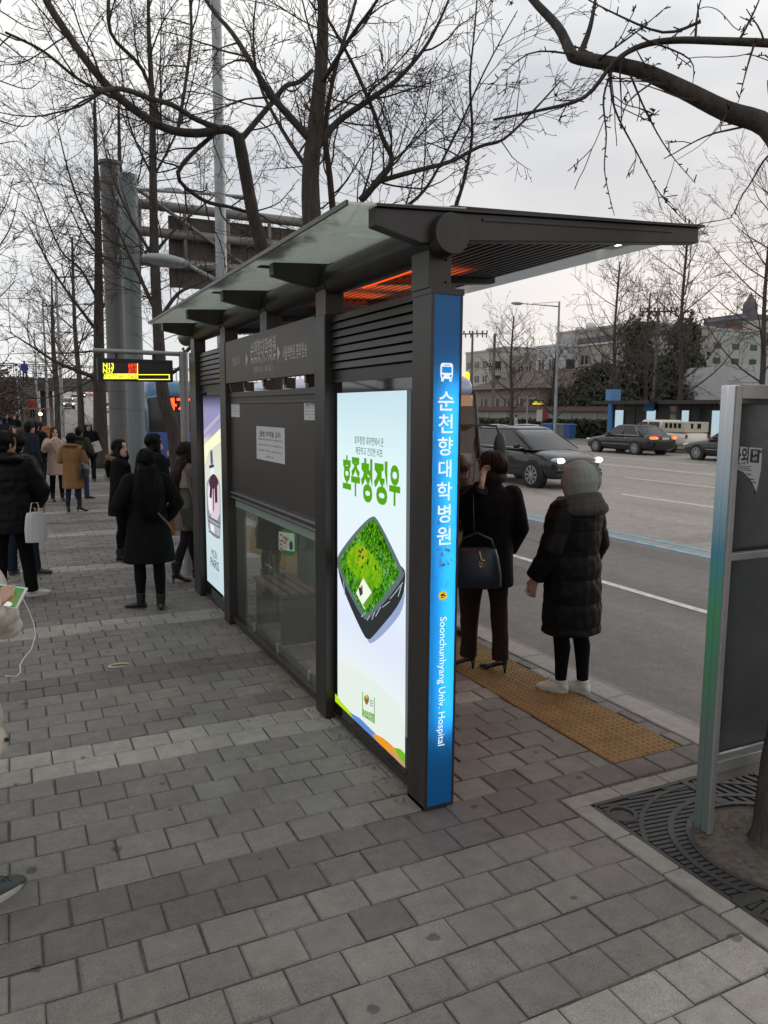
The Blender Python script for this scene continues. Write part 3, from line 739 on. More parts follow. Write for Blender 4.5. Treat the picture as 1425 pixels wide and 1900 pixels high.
def grad_emis(name, stops, z0, z1, strength=.95, axis=2):
    m = bpy.data.materials.new(name); m.use_nodes = True; n = m.node_tree; n.nodes.clear()
    o = n.nodes.new('ShaderNodeOutputMaterial'); e_ = n.nodes.new('ShaderNodeEmission'); e_.inputs[1].default_value = strength
    t = n.nodes.new('ShaderNodeTexCoord'); s = n.nodes.new('ShaderNodeSeparateXYZ'); n.links.new(t.outputs['Object'], s.inputs[0])
    r = n.nodes.new('ShaderNodeMapRange'); r.inputs[1].default_value = z0; r.inputs[2].default_value = z1; n.links.new(s.outputs[axis], r.inputs[0])
    c = n.nodes.new('ShaderNodeValToRGB'); n.links.new(r.outputs[0], c.inputs[0])
    el = c.color_ramp.elements
    while len(el) < len(stops): el.new(.5)
    for q, (p, k) in zip(el, stops): q.position = p; q.color = (*k, 1)
    n.links.new(c.outputs[0], e_.inputs[0]); n.links.new(e_.outputs[0], o.inputs[0]); return m
def A(px, py, d=0.0): return gx(px, py, AX - d)
def noise_emis(name, stops, scale):
    m = bpy.data.materials.new(name); m.use_nodes = True; n = m.node_tree; n.nodes.clear()
    o = n.nodes.new('ShaderNodeOutputMaterial'); e_ = n.nodes.new('ShaderNodeEmission'); e_.inputs[1].default_value = .75; t = n.nodes.new('ShaderNodeTexCoord'); z = n.nodes.new('ShaderNodeTexNoise'); z.inputs['Scale'].default_value = scale; z.inputs['Detail'].default_value = 9; z.inputs['Roughness'].default_value = .72
    c = n.nodes.new('ShaderNodeValToRGB'); n.links.new(t.outputs['Object'], z.inputs[0]); n.links.new(z.outputs[0], c.inputs[0]); n.links.new(c.outputs[0], e_.inputs[0]); n.links.new(e_.outputs[0], o.inputs[0])
    el = c.color_ramp.elements
    while len(el) < len(stops): el.new(.5)
    for q, (p, k) in zip(el, stops): q.position = p; q.color = (*k, 1)
    return m
class Art:
    """flat print: layered shapes on the lit panel, one mesh"""
    def __init__(s, conv, step=.00013): s.mb = MB(); s.conv = conv; s.mats = []; s.k = 0; s.step = step
    def mi(s, m):
        if m not in s.mats: s.mats.append(m)
        return s.mats.index(m)
    def poly(s, pts, m):
        s.k += 1; ps = [A(*s.conv(*p), s.k * s.step) for p in pts]; s.mb.add(ps, [tuple(range(len(ps)))], s.mi(m))
    def text(s, body, c, w=None, h=None, m=None, offset=0, skew=0):
        s.k += 1; o = A(*s.conv(*c), s.k * s.step)
        put_text(s.mb, body, o, (0, -1, 0), (0, 0, 1), w, h, s.mi(m), offset, skew)
def smooth_poly(pts, it=2):
    for _ in range(it):
        out = []
        for i in range(len(pts)):
            a, b = pts[i], pts[(i+1) % len(pts)]
            out += [(a[0]*.75+b[0]*.25, a[1]*.75+b[1]*.25), (a[0]*.25+b[0]*.75, a[1]*.25+b[1]*.75)]
        pts = out
    return pts
E_ = emis
BG1 = grad_emis('ad_ground_blue', [(0, (.80, .88, .84)), (.14, (.82, .9, .9)), (.30, (.74, .80, .95)), (.55, (.82, .91, .97)), (.8, (.74, .92, .95)), (1, (.58, .76, .84))], .12, 2.10, .86)
ad = Art(lambda x, y: (590 + x/2.263, 680 + y/2.262))
ad.poly([(66, 113), (373, 99), (365, 1686), (72, 1405)], BG1)
ad.poly(smooth_poly([(72, 1222), (150, 1262), (260, 1338), (366, 1440), (365, 1686), (365, 1686), (72, 1405), (72, 1405)], 1), E_('ad_white', (.86, .95, .88), .78))
ad.poly(smooth_poly([(360, 880), (366, 1010), (300, 1100), (225, 1168), (205, 1150), (205, 1060)]), E_('ad_tray_shadow', (.34, .42, .66), .8))
ad.poly(smooth_poly([(85, 800), (80, 840), (110, 950), (190, 1128), (212, 1150), (235, 1130), (355, 985), (369, 880), (360, 840), (240, 760)], 2), E_('ad_tray_side', (.028, .034, .036), .9))
ad.poly(smooth_poly([(222, 626), (250, 634), (355, 850), (366, 885), (215, 1066), (185, 1058), (80, 850), (76, 800), (150, 700)], 2), E_('ad_tray_rim', (.12, .155, .17), .9))
m = bpy.data.materials.new('ad_pasture'); m.use_nodes = True; n = m.node_tree; n.nodes.clear()
o_ = n.nodes.new('ShaderNodeOutputMaterial'); e_ = n.nodes.new('ShaderNodeEmission'); t = n.nodes.new('ShaderNodeTexCoord'); z = n.nodes.new('ShaderNodeTexNoise'); z.inputs['Scale'].default_value = 16; z.inputs['Detail'].default_value = 9; z.inputs['Roughness'].default_value = .75
c = n.nodes.new('ShaderNodeValToRGB'); n.links.new(t.outputs['Object'], z.inputs[0]); n.links.new(z.outputs[0], c.inputs[0]); n.links.new(c.outputs[0], e_.inputs[0]); n.links.new(e_.outputs[0], o_.inputs[0])
for q, (p, k) in zip([c.color_ramp.elements[0], c.color_ramp.elements[1], c.color_ramp.elements.new(.52)], [(.36, (.004, .05, .004)), (.68, (.22, .55, .01)), (.52, (.03, .24, .004))]): q.position = p; q.color = (*k, 1)
ad.poly(smooth_poly([(220, 645), (245, 655), (340, 855), (345, 880), (212, 1040), (188, 1035), (92, 850), (92, 800), (160, 712)], 2), m)
M_PAST = noise_emis('ad_pasture_light', [(.3, (.05, .30, .004)), (.5, (.20, .50, .010)), (.7, (.42, .62, .012))], 12)
ad.poly(smooth_poly([(185, 722), (214, 768), (290, 880), (240, 955), (148, 884), (108, 815), (140, 762)], 2), M_PAST)
ad.poly(smooth_poly([(150, 780), (195, 745), (215, 800), (170, 850)], 2), noise_emis('ad_pasture_sun', [(.3, (.22, .46, .008)), (.7, (.58, .62, .02))], 14))
ad.poly(smooth_poly([(225, 640), (245, 650), (300, 760), (262, 790), (215, 720), (205, 680)], 1), noise_emis('ad_bush', [(.38, (.003, .04, .002)), (.5, (.02, .20, .004)), (.66, (.16, .46, .02))], 40))
def in_poly(x, y, ps):
    c = False
    for i in range(len(ps)):
        (x0, y0), (x1, y1) = ps[i], ps[i-1]
        if (y0 > y) != (y1 > y) and x < (x1-x0)*(y-y0)/(y1-y0)+x0: c = not c
    return c
PASTURE = smooth_poly([(220, 650), (243, 660), (336, 855), (340, 878), (212, 1032), (190, 1028), (96, 848), (96, 804), (160, 718)], 2)
CLEAR = smooth_poly([(185, 725), (212, 770), (285, 880), (240, 950), (150, 880), (112, 815), (140, 765)], 2)
GR5 = [E_('ad_blade_a', (.015, .13, .003), .75), E_('ad_blade_b', (.06, .30, .006), .75), E_('ad_blade_c', (.14, .46, .008), .75), E_('ad_blade_d', (.30, .62, .02), .75), E_('ad_blade_e', (.005, .055, .002), .75)]
rb = random.Random(6); pts_ = []
while len(pts_) < 1300:
    x, y = rb.uniform(90, 345), rb.uniform(645, 1040)
    if in_poly(x, y, PASTURE) and (not in_poly(x, y, CLEAR) or rb.random() < .06): pts_.append((x, y))
pts_.sort(key=lambda p: p[1])
ad.k += 1
for x, y in pts_:
    bush = (x > 200 and y < 800); l_ = rb.uniform(6, 15)*(1.3 if bush else 1); dx = rb.uniform(-4, 4); w_ = rb.uniform(1.2, 2.6)
    m_ = GR5[min(4, int(rb.random()**1.2*5))] if rb.random() < .8 else GR5[4]
    q = [A(*ad.conv(*p), ad.k*ad.step + .0002) for p in ((x-w_, y), (x+w_, y), (x+dx, y-l_))]; ad.mb.add(q, [(0, 1, 2)], ad.mi(m_))
ad.k += 3
M_CAT = E_('ad_cattle', (.02, .015, .01), .8)
for cx, cy_ in ((172, 775), (180, 778), (176, 795), (188, 803), (203, 762), (186, 768), (210, 815), (208, 826), (185, 842), (240, 838), (243, 850)): ad.poly([(cx-3, cy_-6), (cx+3, cy_-6), (cx+3, cy_+6), (cx-3, cy_+6)], M_CAT)
ad.poly([(190, 888), (226, 948), (196, 1020), (160, 950)], E_('ad_label_white', (.85, .9, .8), .9))
ad.poly([(226, 948), (233, 965), (203, 1022), (188, 1000)], E_('ad_label_green', (.13, .36, .02), .8))
ad.poly([(170, 930), (186, 915), (188, 955), (176, 965)], E_('ad_mark_dark', (.05, .07, .03), .8))
ad.poly([(172, 928), (186, 916), (190, 930)], E_('ad_mark_orange', (.7, .35, .02), .8))
M_WRAP = E_('ad_wrap', (.45, .52, .54), .8)
for a_, b_ in (((225, 1062), (236, 1030)), ((240, 1048), (262, 1008)), ((268, 1010), (300, 985)), ((300, 975), (330, 940)), ((325, 945), (355, 905)), ((180, 1050), (200, 1030)), ((105, 900), (112, 960)), ((335, 965), (350, 915)), ((205, 1064), (216, 1045))):
    ad.poly([a_, (a_[0]+3, a_[1]+2), (b_[0]+3, b_[1]+2), b_], M_WRAP)
GD = E_('ad_green_dark', (.02, .06, .02), .8); GR = E_('ad_green', (.10, .38, .008), .85)
def chw(x0, x1, y): return (A(*ad.conv(x0, y)) - A(*ad.conv(x1, y))).length
def chh_(x, y0, y1): return (A(*ad.conv(x, y0)) - A(*ad.conv(x, y1))).length
ad.text('호주청정 대자연에서 온', (212, 313), w=chw(152, 273, 313), h=.047, m=GD, offset=.004)
ad.text('깨끗하고 건강한 비프', (212, 358), w=chw(156, 268, 358), h=.046, m=GD, offset=.004)
for c_, x0, x1, y0, y1 in (('호', 104, 139, 373, 515), ('주', 139, 176, 382, 545), ('청', 180, 228, 386, 570), ('정', 234, 291, 396, 580), ('우', 299, 345, 414, 586)):
    ad.text(c_, ((x0+x1)/2, (y0+y1)/2), w=chw(x0, x1, (y0+y1)/2), h=chh_((x0+x1)/2, y0, y1), m=GR, offset=.042)
ad.poly([(186, 1365), (189, 1366), (189, 1440), (186, 1438)], GR); ad.poly([(235, 1388), (238, 1389), (238, 1462), (235, 1460)], GR)
ad.poly([(186, 1436), (238, 1462), (238, 1500), (186, 1466)], GR)
ad.poly(smooth_poly([(192, 1385), (210, 1375), (216, 1400), (204, 1425), (196, 1405)], 1), E_('ad_mark_brown', (.25, .16, .03), .8))
ad.poly(smooth_poly([(196, 1382), (208, 1378), (212, 1392), (200, 1396)], 1), E_('ad_mark_gold', (.75, .45, .02), .8))
ad.text('호주청정우', (212, 1468), w=.145, h=.055, m=E_('ad_label_white', (1, 1, 1)), offset=.0, skew=0)
for yy in (1398, 1408, 1418): ad.poly([(217, yy), (231, yy+7), (231, yy+10), (217, yy+3)], GD)
ad.poly([(72, 1373), (100, 1410), (150, 1465), (205, 1524), (205, 1533), (72, 1405)], E_('ad_lime', (.50, .78, .01), .85))
ad.poly([(130, 1450), (175, 1475), (240, 1540), (275, 1586), (270, 1595), (150, 1480)], E_('ad_blue', (.12, .26, .68), .85))
ad.poly(smooth_poly([(225, 1540), (260, 1550), (300, 1580), (340, 1620), (345, 1660), (330, 1652), (240, 1565)], 1), E_('ad_orange', (.85, .33, .02), .85))
ad.poly([(320, 1600), (345, 1605), (365, 1625), (365, 1684), (340, 1640)], E_('ad_leafgreen', (.16, .5, .02), .85))
ad.poly([(290, 1590), (330, 1630), (365, 1665), (365, 1686), (310, 1632)], E_('ad_tan', (.55, .33, .18), .85))
part(ad.mb, 'ad_poster', ad.mats, parent=shelter)

BG2 = grad_emis('ad_ground_perfume', [(0, (.62, .80, .86)), (.38, (.74, .90, .92)), (.62, (.86, .91, .74)), (.76, (.82, .84, .70)), (.81, (.46, .42, .66)), (.93, (.34, .33, .58)), (1, (.03, .03, .045))], .14, 2.135, .74)
ad = Art(lambda x, y: (x/3.1667, 700 + y/3.1667))
ad.poly([(1163, 85), (1300, 55), (1321, 1290), (1192, 1168)], BG2)
PU = E_('perfume_violet', (.34, .32, .56), .8)
ad.poly([(1168, 240), (1292, 190), (1296, 250), (1240, 300), (1175, 385)], PU)
ad.poly([(1180, 330), (1290, 215), (1293, 235), (1185, 360)], E_('perfume_haze', (.56, .48, .62), .8))
ad.poly([(1198, 400), (1295, 300), (1297, 380), (1230, 430), (1200, 520)], E_('perfume_glow', (.95, .92, .62), .9))
ad.poly([(1180, 290), (1183, 290), (1196, 410), (1202, 490), (1198, 490), (1190, 410)], M_INK_E := E_('perfume_line', (.03, .02, .05), .8))
DK = E_('perfume_dark', (.05, .04, .07), .8); GYp = E_('perfume_grey', (.30, .33, .36), .8); PK = E_('perfume_pink', (.72, .60, .70), .85); PKL = E_('perfume_pale', (.80, .84, .86), .88)
ad.poly([(1233, 430), (1249, 427), (1254, 515), (1237, 520)], GYp); ad.poly([(1238, 437), (1244, 436), (1248, 505), (1242, 508)], DK)
ad.poly([(1228, 520), (1256, 512), (1259, 535), (1232, 542)], DK); ad.poly([(1233, 535), (1257, 528), (1262, 575), (1237, 580)], PKL)
ad.poly(smooth_poly([(1222, 600), (1240, 575), (1262, 572), (1284, 598), (1294, 640), (1298, 930), (1284, 955), (1240, 925), (1219, 870), (1211, 640)], 1), GYp)
ad.poly(smooth_poly([(1226, 612), (1280, 608), (1290, 650), (1292, 850), (1228, 815), (1216, 650)], 1), PK)
ad.poly(smooth_poly([(1228, 640), (1240, 650), (1244, 800), (1230, 800), (1221, 680)], 1), PKL)
ad.poly(smooth_poly([(1225, 830), (1292, 872), (1292, 930), (1280, 945), (1240, 915)], 1), E_('perfume_base', (.42, .46, .50), .85))
for yy in (815, 840, 900): ad.poly([(1224, yy), (1293, yy+42), (1293, yy+48), (1225, yy+6)], DK)
ad.poly([(1236, 858), (1258, 874), (1260, 915), (1238, 898)], PKL)
MR = E_('perfume_bow', (.085, .035, .055), .8)
ad.poly(smooth_poly([(1230, 600), (1245, 570), (1262, 568), (1280, 600), (1284, 630), (1262, 655), (1240, 655), (1228, 630)], 1), MR)
ad.poly([(1234, 640), (1248, 650), (1244, 712), (1230, 705)], MR); ad.poly([(1260, 650), (1276, 632), (1278, 735), (1264, 740)], MR); ad.poly([(1250, 650), (1256, 650), (1258, 780), (1253, 790)], DK)
IK = E_('perfume_ink', (.04, .045, .06), .8)
ad.text('MON', (1259, 1040), w=.24, h=.085, m=IK); ad.text('PARIS', (1261, 1098), w=.36, h=.095, m=IK, offset=.012)
for yy in (1140, 1160): ad.poly([(1236, yy), (1286, yy+32), (1286, yy+35), (1236, yy+3)], E_('perfume_small', (.4, .5, .55), .85))
part(ad.mb, 'ad_poster', ad.mats, parent=shelter)
# --- route sign board
mb = MB(); mb.box((1.762, 4.68, 2.225), (1.80, 7.12, 2.588)); o = part(mb, 'route_board', mat('board_brown', (.058, .047, .040), .45, var=.1, vscale=3), bevel=.004)
M_LETS = mat('letter_silver', (.52, .50, .46), .5)
mb = MB(); SX = 1.7605
def bt(t, px, py, w=None, h=None, off=0): mb = MB(); put_text(mb, t, gx(px, py, SX), (0, -1, 0), (0, 0, 1), w, h, 0, off); part(mb, 'board_lettering', M_LETS)
bt('한남오거리', 438, 670, w=.23, h=.075)
bt('순천향대학병원', 487, 646, w=.66, h=.155, off=.01)
bt('Soonchunhyang Univ. Hospital', 487, 668, w=.64, h=.055)
bt('( 정류소 ID : 03-162 )', 487, 685, w=.50, h=.062)
bt('서울백병원.평화방송', 546, 652, w=.50, h=.10, off=.006)
for px, py in ((458, 667), (517, 655)):
    mb = MB(); p = gx(px, py, SX); mb.add([p + Vector((0, .03, .06)), p + Vector((0, -.03, 0)), p + Vector((0, .03, -.06))], [(0, 1, 2)]); part(mb, 'board_arrow', M_LETS)
for y in (4.9, 5.35, 5.85, 6.4, 6.85): mb = MB(); mb.box((1.79, y-.03, 2.15), (1.86, y+.03, 2.225)); mb.box((1.78, y-.018, 2.175), (1.79, y+.018, 2.225)); part(mb, 'board_bracket', M_FRAME)
# --- dark panel, rails and glass below
mb = MB(); mb.box((1.80, 4.67, 1.275), (1.86, 6.93, 2.10)); part(mb, 'dark_panel', mat('panel_brown', (.040, .034, .030), .5, var=.1, vscale=3))
mb = MB(); mb.box((1.79, 4.67, 2.10), (1.87, 6.93, 2.145)); mb.box((1.792, 4.67, 2.045), (1.80, 6.93, 2.062)); part(mb, 'panel_rail', M_FRAME, bevel=.003)
mb = MB(); mb.box((1.784, 4.67, 1.242), (1.80, 6.93, 1.256)); mb.box((1.784, 4.67, 1.200), (1.80, 6.93, 1.212)); part(mb, 'silver_trim', M_STEEL)
mb = MB(); mb.box((1.80, 4.67, 1.185), (1.87, 6.93, 1.275)); mb.box((1.785, 4.67, .035), (1.90, 6.93, .085)); part(mb, 'glass_rail', M_FRAME, bevel=.004)
M_PANE = glass('shelter_glass', tint=(.80, .88, .83), refl=(1, 1, 1), rough=.02, ior=1.30, opac=.10, milk=(.55, .62, .57))
for a, b in ((4.67, 5.72), (5.728, 6.93)):
    mb = MB(); mb.quad((1.834, a, .09), (1.834, b, .09), (1.834, b, 1.185), (1.834, a, 1.185)); part(mb, 'glass_pane', M_PANE)
mb = MB(); mb.box((1.826, 4.69, 1.115), (1.829, 6.91, 1.18)); part(mb, 'frosted_strip', mat('frosted_green', (.22, .29, .25), .5))
for y in (4.98, 5.70, 6.35):
    mb = MB(); mb.box((1.818, y-.022, .085), (1.831, y+.022, .155)); part(mb, 'glass_clip', M_STEEL, bevel=.002)
# notices
def notice(y0, y1, z0, z1, lines, head=None, m=M_PAPER, x=1.7995):
    mb = MB(); mb.quad((x, y1, z0), (x, y0, z0), (x, y0, z1), (x, y1, z1)); o = part(mb, 'notice', m)
    mb = MB(); h = z1 - z0; w = y1 - y0; yc = (y0+y1)/2
    if head: put_text(mb, head, (x-.0006, yc, z1-h*.22), (0, -1, 0), (0, 0, 1), w*.72, h*.17, 0, .012)
    for i in range(lines):
        z = z0 + h*(.62 - .5*(i/max(1, lines-1 or 1))) if head else z1 - h*(.2+.6*i/max(1, lines-1))
        put_text(mb, '정류소에 광고물 부착시 과태료 부과'[(i*2) % 5:], (x-.0006, yc, z), (0, -1, 0), (0, 0, 1), w*(.86 if i < lines-1 else .3), h*.055)
    part(mb, 'notice_print', M_INK, parent=shelter)
notice(5.40, 6.12, 1.60, 1.865, 4, '불법 부착물 금지')
notice(4.72, 4.98, 1.93, 2.06, 4, '불법 부착물')
notice(6.62, 6.90, 1.93, 2.06, 4)
# no-smoking sticker on the glass
def S(px, py, d=0): return gx(px, py, 1.8315 - d)
sc_ = lambda x, y: (430 + x/4.633, 900 + y/4.634)
mb = MB(); ps = [S(*sc_(*p)) for p in smooth_poly([(398, 375), (560, 395), (565, 612), (400, 598)], 1)]; polyadd(mb, ps); o = part(mb, 'no_smoking_sticker', mat('sticker_green', (.035, .16, .03), .6))
mb = MB(); polyadd(mb, [S(*sc_(*p), .0006) for p in ((405, 400), (538, 418), (540, 572), (407, 558))]); part(mb, 'sticker_face', mat('sticker_white', (.45, .55, .45), .6))
mb = MB(); put_text(mb, '금연', S(*sc_(440, 492), .0012), (0, -1, 0), (0, 0, 1), .17, .13, 0, .012); part(mb, 'sticker_word', mat('sticker_red', (.30, .02, .03), .6))
mb = MB()
polyadd(mb, [S(*sc_(*p), .0012) for p in smooth_poly([(495, 480), (524, 484), (524, 560), (495, 556)], 1)])
for yy in (452, 468): polyadd(mb, [S(*sc_(*p), .0012) for p in ((465, yy), (488, yy+4), (488, yy+12), (465, yy+8))])
part(mb, 'sticker_bus', mat('sticker_dark', (.01, .05, .02), .6))
mb = MB(); put_text(mb, 'Seoul Design', S(*sc_(318, 695), .0), (0, -1, 0), (0, 0, 1), .19, .018); 
part(mb, 'glass_print', mat('glass_print', (.5, .55, .55), .7))

# cabinet and ledge seen through the glass
cab = thing('cabinet', 'pale green two drawer cabinet standing inside the shelter behind the glass', 'cabinet', (2.82, 6.95, 0))
M_CAB = mat('cabinet_pale', (.34, .42, .39), .45, var=.06)
mb = MB(); mb.box((-.16, -.60, .02), (.16, .64, .77)); mb.build('body', M_CAB, cab, bevel=.006)
for z0, z1 in ((.04, .39), (.41, .75)):
    mb = MB(); mb.box((-.175, -.58, z0), (-.16, .62, z1)); d_ = mb.build('drawer', M_CAB, cab, bevel=.003)
    mb = MB(); mb.box((-.19, -.12, z1-.08), (-.175, .02, z1-.06)); mb.build('handle', M_STEEL, d_)
bench = thing('bench', 'low bench with dark wooden slats inside the bus shelter', 'bench', (2.15, 6.5, 0))
mb = MB()
for i in range(4): mb.box((-.17+.09*i, -.42, .42), (-.10+.09*i, .42, .45))
mb.build('seat', mat('bench_wood', (.10, .055, .03), .6, var=.25, vscale=20, stretch=(8, 1, 8)), bench, bevel=.004)
for y in (-.36, .36):
    mb = MB(); mb.box((-.15, y-.025, 0), (.15, y+.025, .42)); mb.build('leg', M_FRAME, bench)
# ================================================================== people
def cloth(name, col, rough=.85, fold=.35, fscale=9, stretch=(1.6, 1.6, .55), sheen=0.0, var=.15):
    return mat(name, col, rough, var=var, vscale=5, bump=fold, bscale=fscale, stretch=stretch, sheen=sheen, spec=.12)
M_SKIN = mat('skin', (.42, .245, .175), .5, var=.06, vscale=20)
M_SKIN2 = mat('skin_pale', (.50, .32, .25), .5, var=.05, vscale=20)
M_HAIRB = mat('hair_black', (.005, .0042, .0042), .45, spec=.14, bump=.5, bscale=90, stretch=(3, 3, .12))
M_HAIRN = mat('hair_brown', (.020, .010, .008), .45, spec=.16, bump=.5, bscale=90, stretch=(3, 3, .12))
M_HAIRR = mat('hair_reddish', (.060, .025, .013), .45, spec=.16, bump=.5, bscale=90, stretch=(3, 3, .12))
M_EYE = mat('eye_dark', (.02, .015, .012), .3)
M_LIP = mat('lips', (.30, .075, .07), .5)
def E2(c, rx, ry, n=16, tilt=0.0):
    """horizontal elliptical ring round c"""
    return [Vector((c[0] + rx*math.cos(2*PI*k/n), c[1] + ry*math.sin(2*PI*k/n), c[2] + tilt*math.sin(2*PI*k/n))) for k in range(n)]
def limb(mb, pts, rs, n=10): 
    mb.tube(pts, rs, n)
    mb.ell(pts[0], (rs[0] if not isinstance(rs[0], tuple) else rs[0][0],)*3, 10, 6)
    for i in range(1, len(pts)-1):
        r = rs[i] if not isinstance(rs[i], tuple) else max(rs[i]); mb.ell(pts[i], (r*.98,)*3, 10, 6)
def hand(mb, wrist, d, palm, curl=.5, side=1, sc=1.0, nf=5):
    """palm and five fingers; d points from wrist to fingertips, palm is the way the palm faces"""
    d = Vector(d).normalized(); palm = Vector(palm); palm = (palm - d*palm.dot(d)).normalized(); across = d.cross(palm) * side
    w = Vector(wrist)
    rings = []
    for t, a, b in ((-.02, .022, .017), (.012, .027, .016), (.045, .038, .014), (.085, .040, .012), (.092, .034, .009)):
        c = w + d*t*sc; rings.append([c + across*math.cos(2*PI*k/10)*a*sc + palm*math.sin(2*PI*k/10)*b*sc for k in range(10)])
    mb.loft(rings)
    for i, (off, L) in enumerate(((.030, .070), (.010, .080), (-.010, .074), (-.029, .058))):
        p = w + d*.084*sc + across*off*sc; dd = d.copy(); pts = [p - d*.012*sc, p]; rs = [.0088*sc, .0088*sc]
        for s_, f in enumerate((.45, .30, .25)):
            q = Quaternion(across.normalized(), 0); ang = curl*(.55+.35*s_)*(1+.08*i)
            dd = (dd*math.cos(ang) + palm*math.sin(ang)).normalized() if s_ == 0 else (dd*math.cos(ang*.8) + (palm - dd*palm.dot(dd)).normalized()*math.sin(ang*.8)).normalized()
            p = p + dd*L*f*sc; pts.append(p); rs.append((.0084, .0078, .0062)[s_]*sc)
        mb.tube(pts, rs, 8)
    p = w + d*.025*sc + across*.030*sc; pts = [p - across*.014*sc, p, p + (across*.55+d*.75+palm*.3).normalized()*.034*sc, p + (across*.38+d*.9+palm*.5).normalized()*.062*sc]
    mb.tube(pts, [.012*sc, .0115*sc, .0098*sc, .0068*sc], 8)
def disp(me, f):
    for v in me.vertices: v.co = f(v.co)
    me.update()
def foldf(amp, fx, fz, seed):
    def f(c):
        n_ = noise.noise(Vector((c.x*fx+seed, c.y*fx, c.z*fz))); n2 = noise.noise(Vector((c.x*fx*2.3, c.y*fx*2.3+seed, c.z*fz*2.0)))
        d = Vector((c.x, c.y, 0)); d = d.normalized() if d.length > .01 else Vector((0, 0, 0))
        return c + d * (amp*(n_ + .5*n2))
    return f

def person(label, loc, az, h=1.65, group=None, *, coat=M_BLACKM, hem=.60, flare=1.0, bulk=1.0, puff=0.0, collar=1.0, waist=1.0,
           leg=M_BLACKM, legr=1.0, trouser=False, shoe='boot', shoem=M_BLACKM, skin=M_SKIN, hair='long', hairm=M_HAIRB, hairlen=.45,
           head=(0, 0), lean=(0, 0), arms=None, feet=((.10, 0, 0), (-.10, 0, 0)), hood=None, furm=None, hands=True, vox=.010, seed=0, skirt=None, curl=.5, bandw=.11, sleeves=1.0, face=True):
    """standing figure, local frame: faces -Y, +X is its left side... built at 1.65 m and scaled"""
    k = h / 1.65
    root = thing('person', label, 'person', loc, PI - az if False else -az + PI, group)
    root.scale = (k, k, k)
    # heels lift the ankle
    lift = {'heel': .055, 'boot': .015, 'sneaker': .015, 'heelboot': .06}.get(shoe, .015)
    lx, ly = lean
    def tp(z): t = max(0, (z - .9) / .6); return Vector((lx*t, ly*t, 0))
    S_ = {s: Vector((s*.158, .005, 1.335)) + tp(1.335) for s in (1, -1)}
    if arms is None: arms = {}
    A_ = {}
    for s in (1, -1):
        e_, w_ = arms.get(s, ((.225, .03, 1.07), (.235, -.05, .845)))
        A_[s] = (Vector((s*e_[0], e_[1], e_[2])), Vector((s*w_[0], w_[1], w_[2])))
    HC = Vector((0, -.012, 1.52)) + tp(1.5)            # head centre
    hy, hp = head
    HM = Matrix.Translation(HC) @ Matrix.Rotation(hy, 4, 'Z') @ Matrix.Rotation(hp, 4, 'X')
    # ---- body: one surface
    b = MB()
    hr = []
    for t, rx, ry, yo in ((-.118, .022, .020, -.052), (-.108, .036, .036, -.044), (-.085, .050, .062, -.022), (-.05, .062, .080, -.008), (-.01, .070, .090, 0), (.03, .074, .096, .004), (.065, .071, .092, .008), (.095, .056, .074, .010), (.112, .030, .042, .010), (.118, .008, .010, .010)):
        hr.append([HM @ p for p in E2((0, yo, t), rx, ry, 18)])
    b.loft(hr)
    if face:
        b.tube([HM @ Vector(p) for p in ((0, -.082, .015), (0, -.100, -.022), (0, -.098, -.034), (0, -.078, -.040))], [.007, .012, .013, .006], 8)
        for s in (1, -1): b.ell(HM @ Vector((s*.073, .006, -.008)), (.010, .020, .030), 8, 6)
        b.ell(HM @ Vector((0, -.070, -.075)), (.024, .018, .010), 8, 6)
    nb = Vector((0, .012, 1.36)) + tp(1.36)
    b.tube([HM @ Vector((0, .02, -.06)), (HM @ Vector((0, .02, -.10)) + nb)/2, nb, nb - Vector((0, 0, .06))], [.050, .048, .055, .075], 12)
    tor = [(.82, .135, .10, .0), (.90, .15, .108, .0), (1.02, .122, .088, 0), (1.14, .132, .098, -.005), (1.26, .148, .10, 0), (1.34, .135, .078, .008), (1.385, .07, .055, .012)]
    b.loft([[p + tp(z) for p in E2((0, yo, z), rx, ry)] for z, rx, ry, yo in tor])
    ank = []; knees = []
    for i, s in enumerate((1, -1)):
        fx, fy, fr = feet[i]
        hip = Vector((s*.082, 0, .86)); an = Vector((fx, fy+.02, .075+lift)); kn = (hip*.47 + an*.53) + Vector((s*.004, -.02, 0))
        ank.append(an); knees.append(kn)
        calf = kn*.68 + an*.32 + Vector((0, .016, 0))
        limb(b, [hip, (hip+kn)/2, kn, calf, an, an - Vector((0, -.01, .05))], [.078, .068, .050, .051, .034, .036])
    for s in (1, -1):
        e_, w_ = A_[s]; limb(b, [S_[s], e_, w_], [.052, .040, .028])
        if hands:
            d = (w_ - e_).normalized(); hd = arms.get(('hand', s), None)
            if hd: d = Vector(hd[0]).normalized(); pl = Vector(hd[1])
            else: pl = Vector((-s, .1, 0))
            hand(b, w_ + d*.02, d, pl, arms.get(('curl', s), curl), -s if not hd else hd[2] if len(hd) > 2 else -s)
    body = obj('body', remesh(b, min(vox, .0062) if (hands and vox < .008) else vox, 2), skin, root)
    if face:
        for s in (1, -1):
            e2 = MB(); e2.ell(HM @ Vector((s*.030, -.084, .004)), (.013, .007, .0062), 10, 6); e2.build('eye', M_EYE, root, smooth=True)
            e2 = MB(); e2.tube([HM @ Vector((s*.014, -.094, .024)), HM @ Vector((s*.032, -.090, .030)), HM @ Vector((s*.048, -.076, .024))], [.0022, .003, .0015], 6); e2.build('eyebrow', hairm, root)
        e2 = MB(); e2.ell(HM @ Vector((0, -.0835, -.060)), (.020, .008, .0075), 10, 6); e2.build('mouth', M_LIP, root, smooth=True)
    # ---- legs
    l = MB()
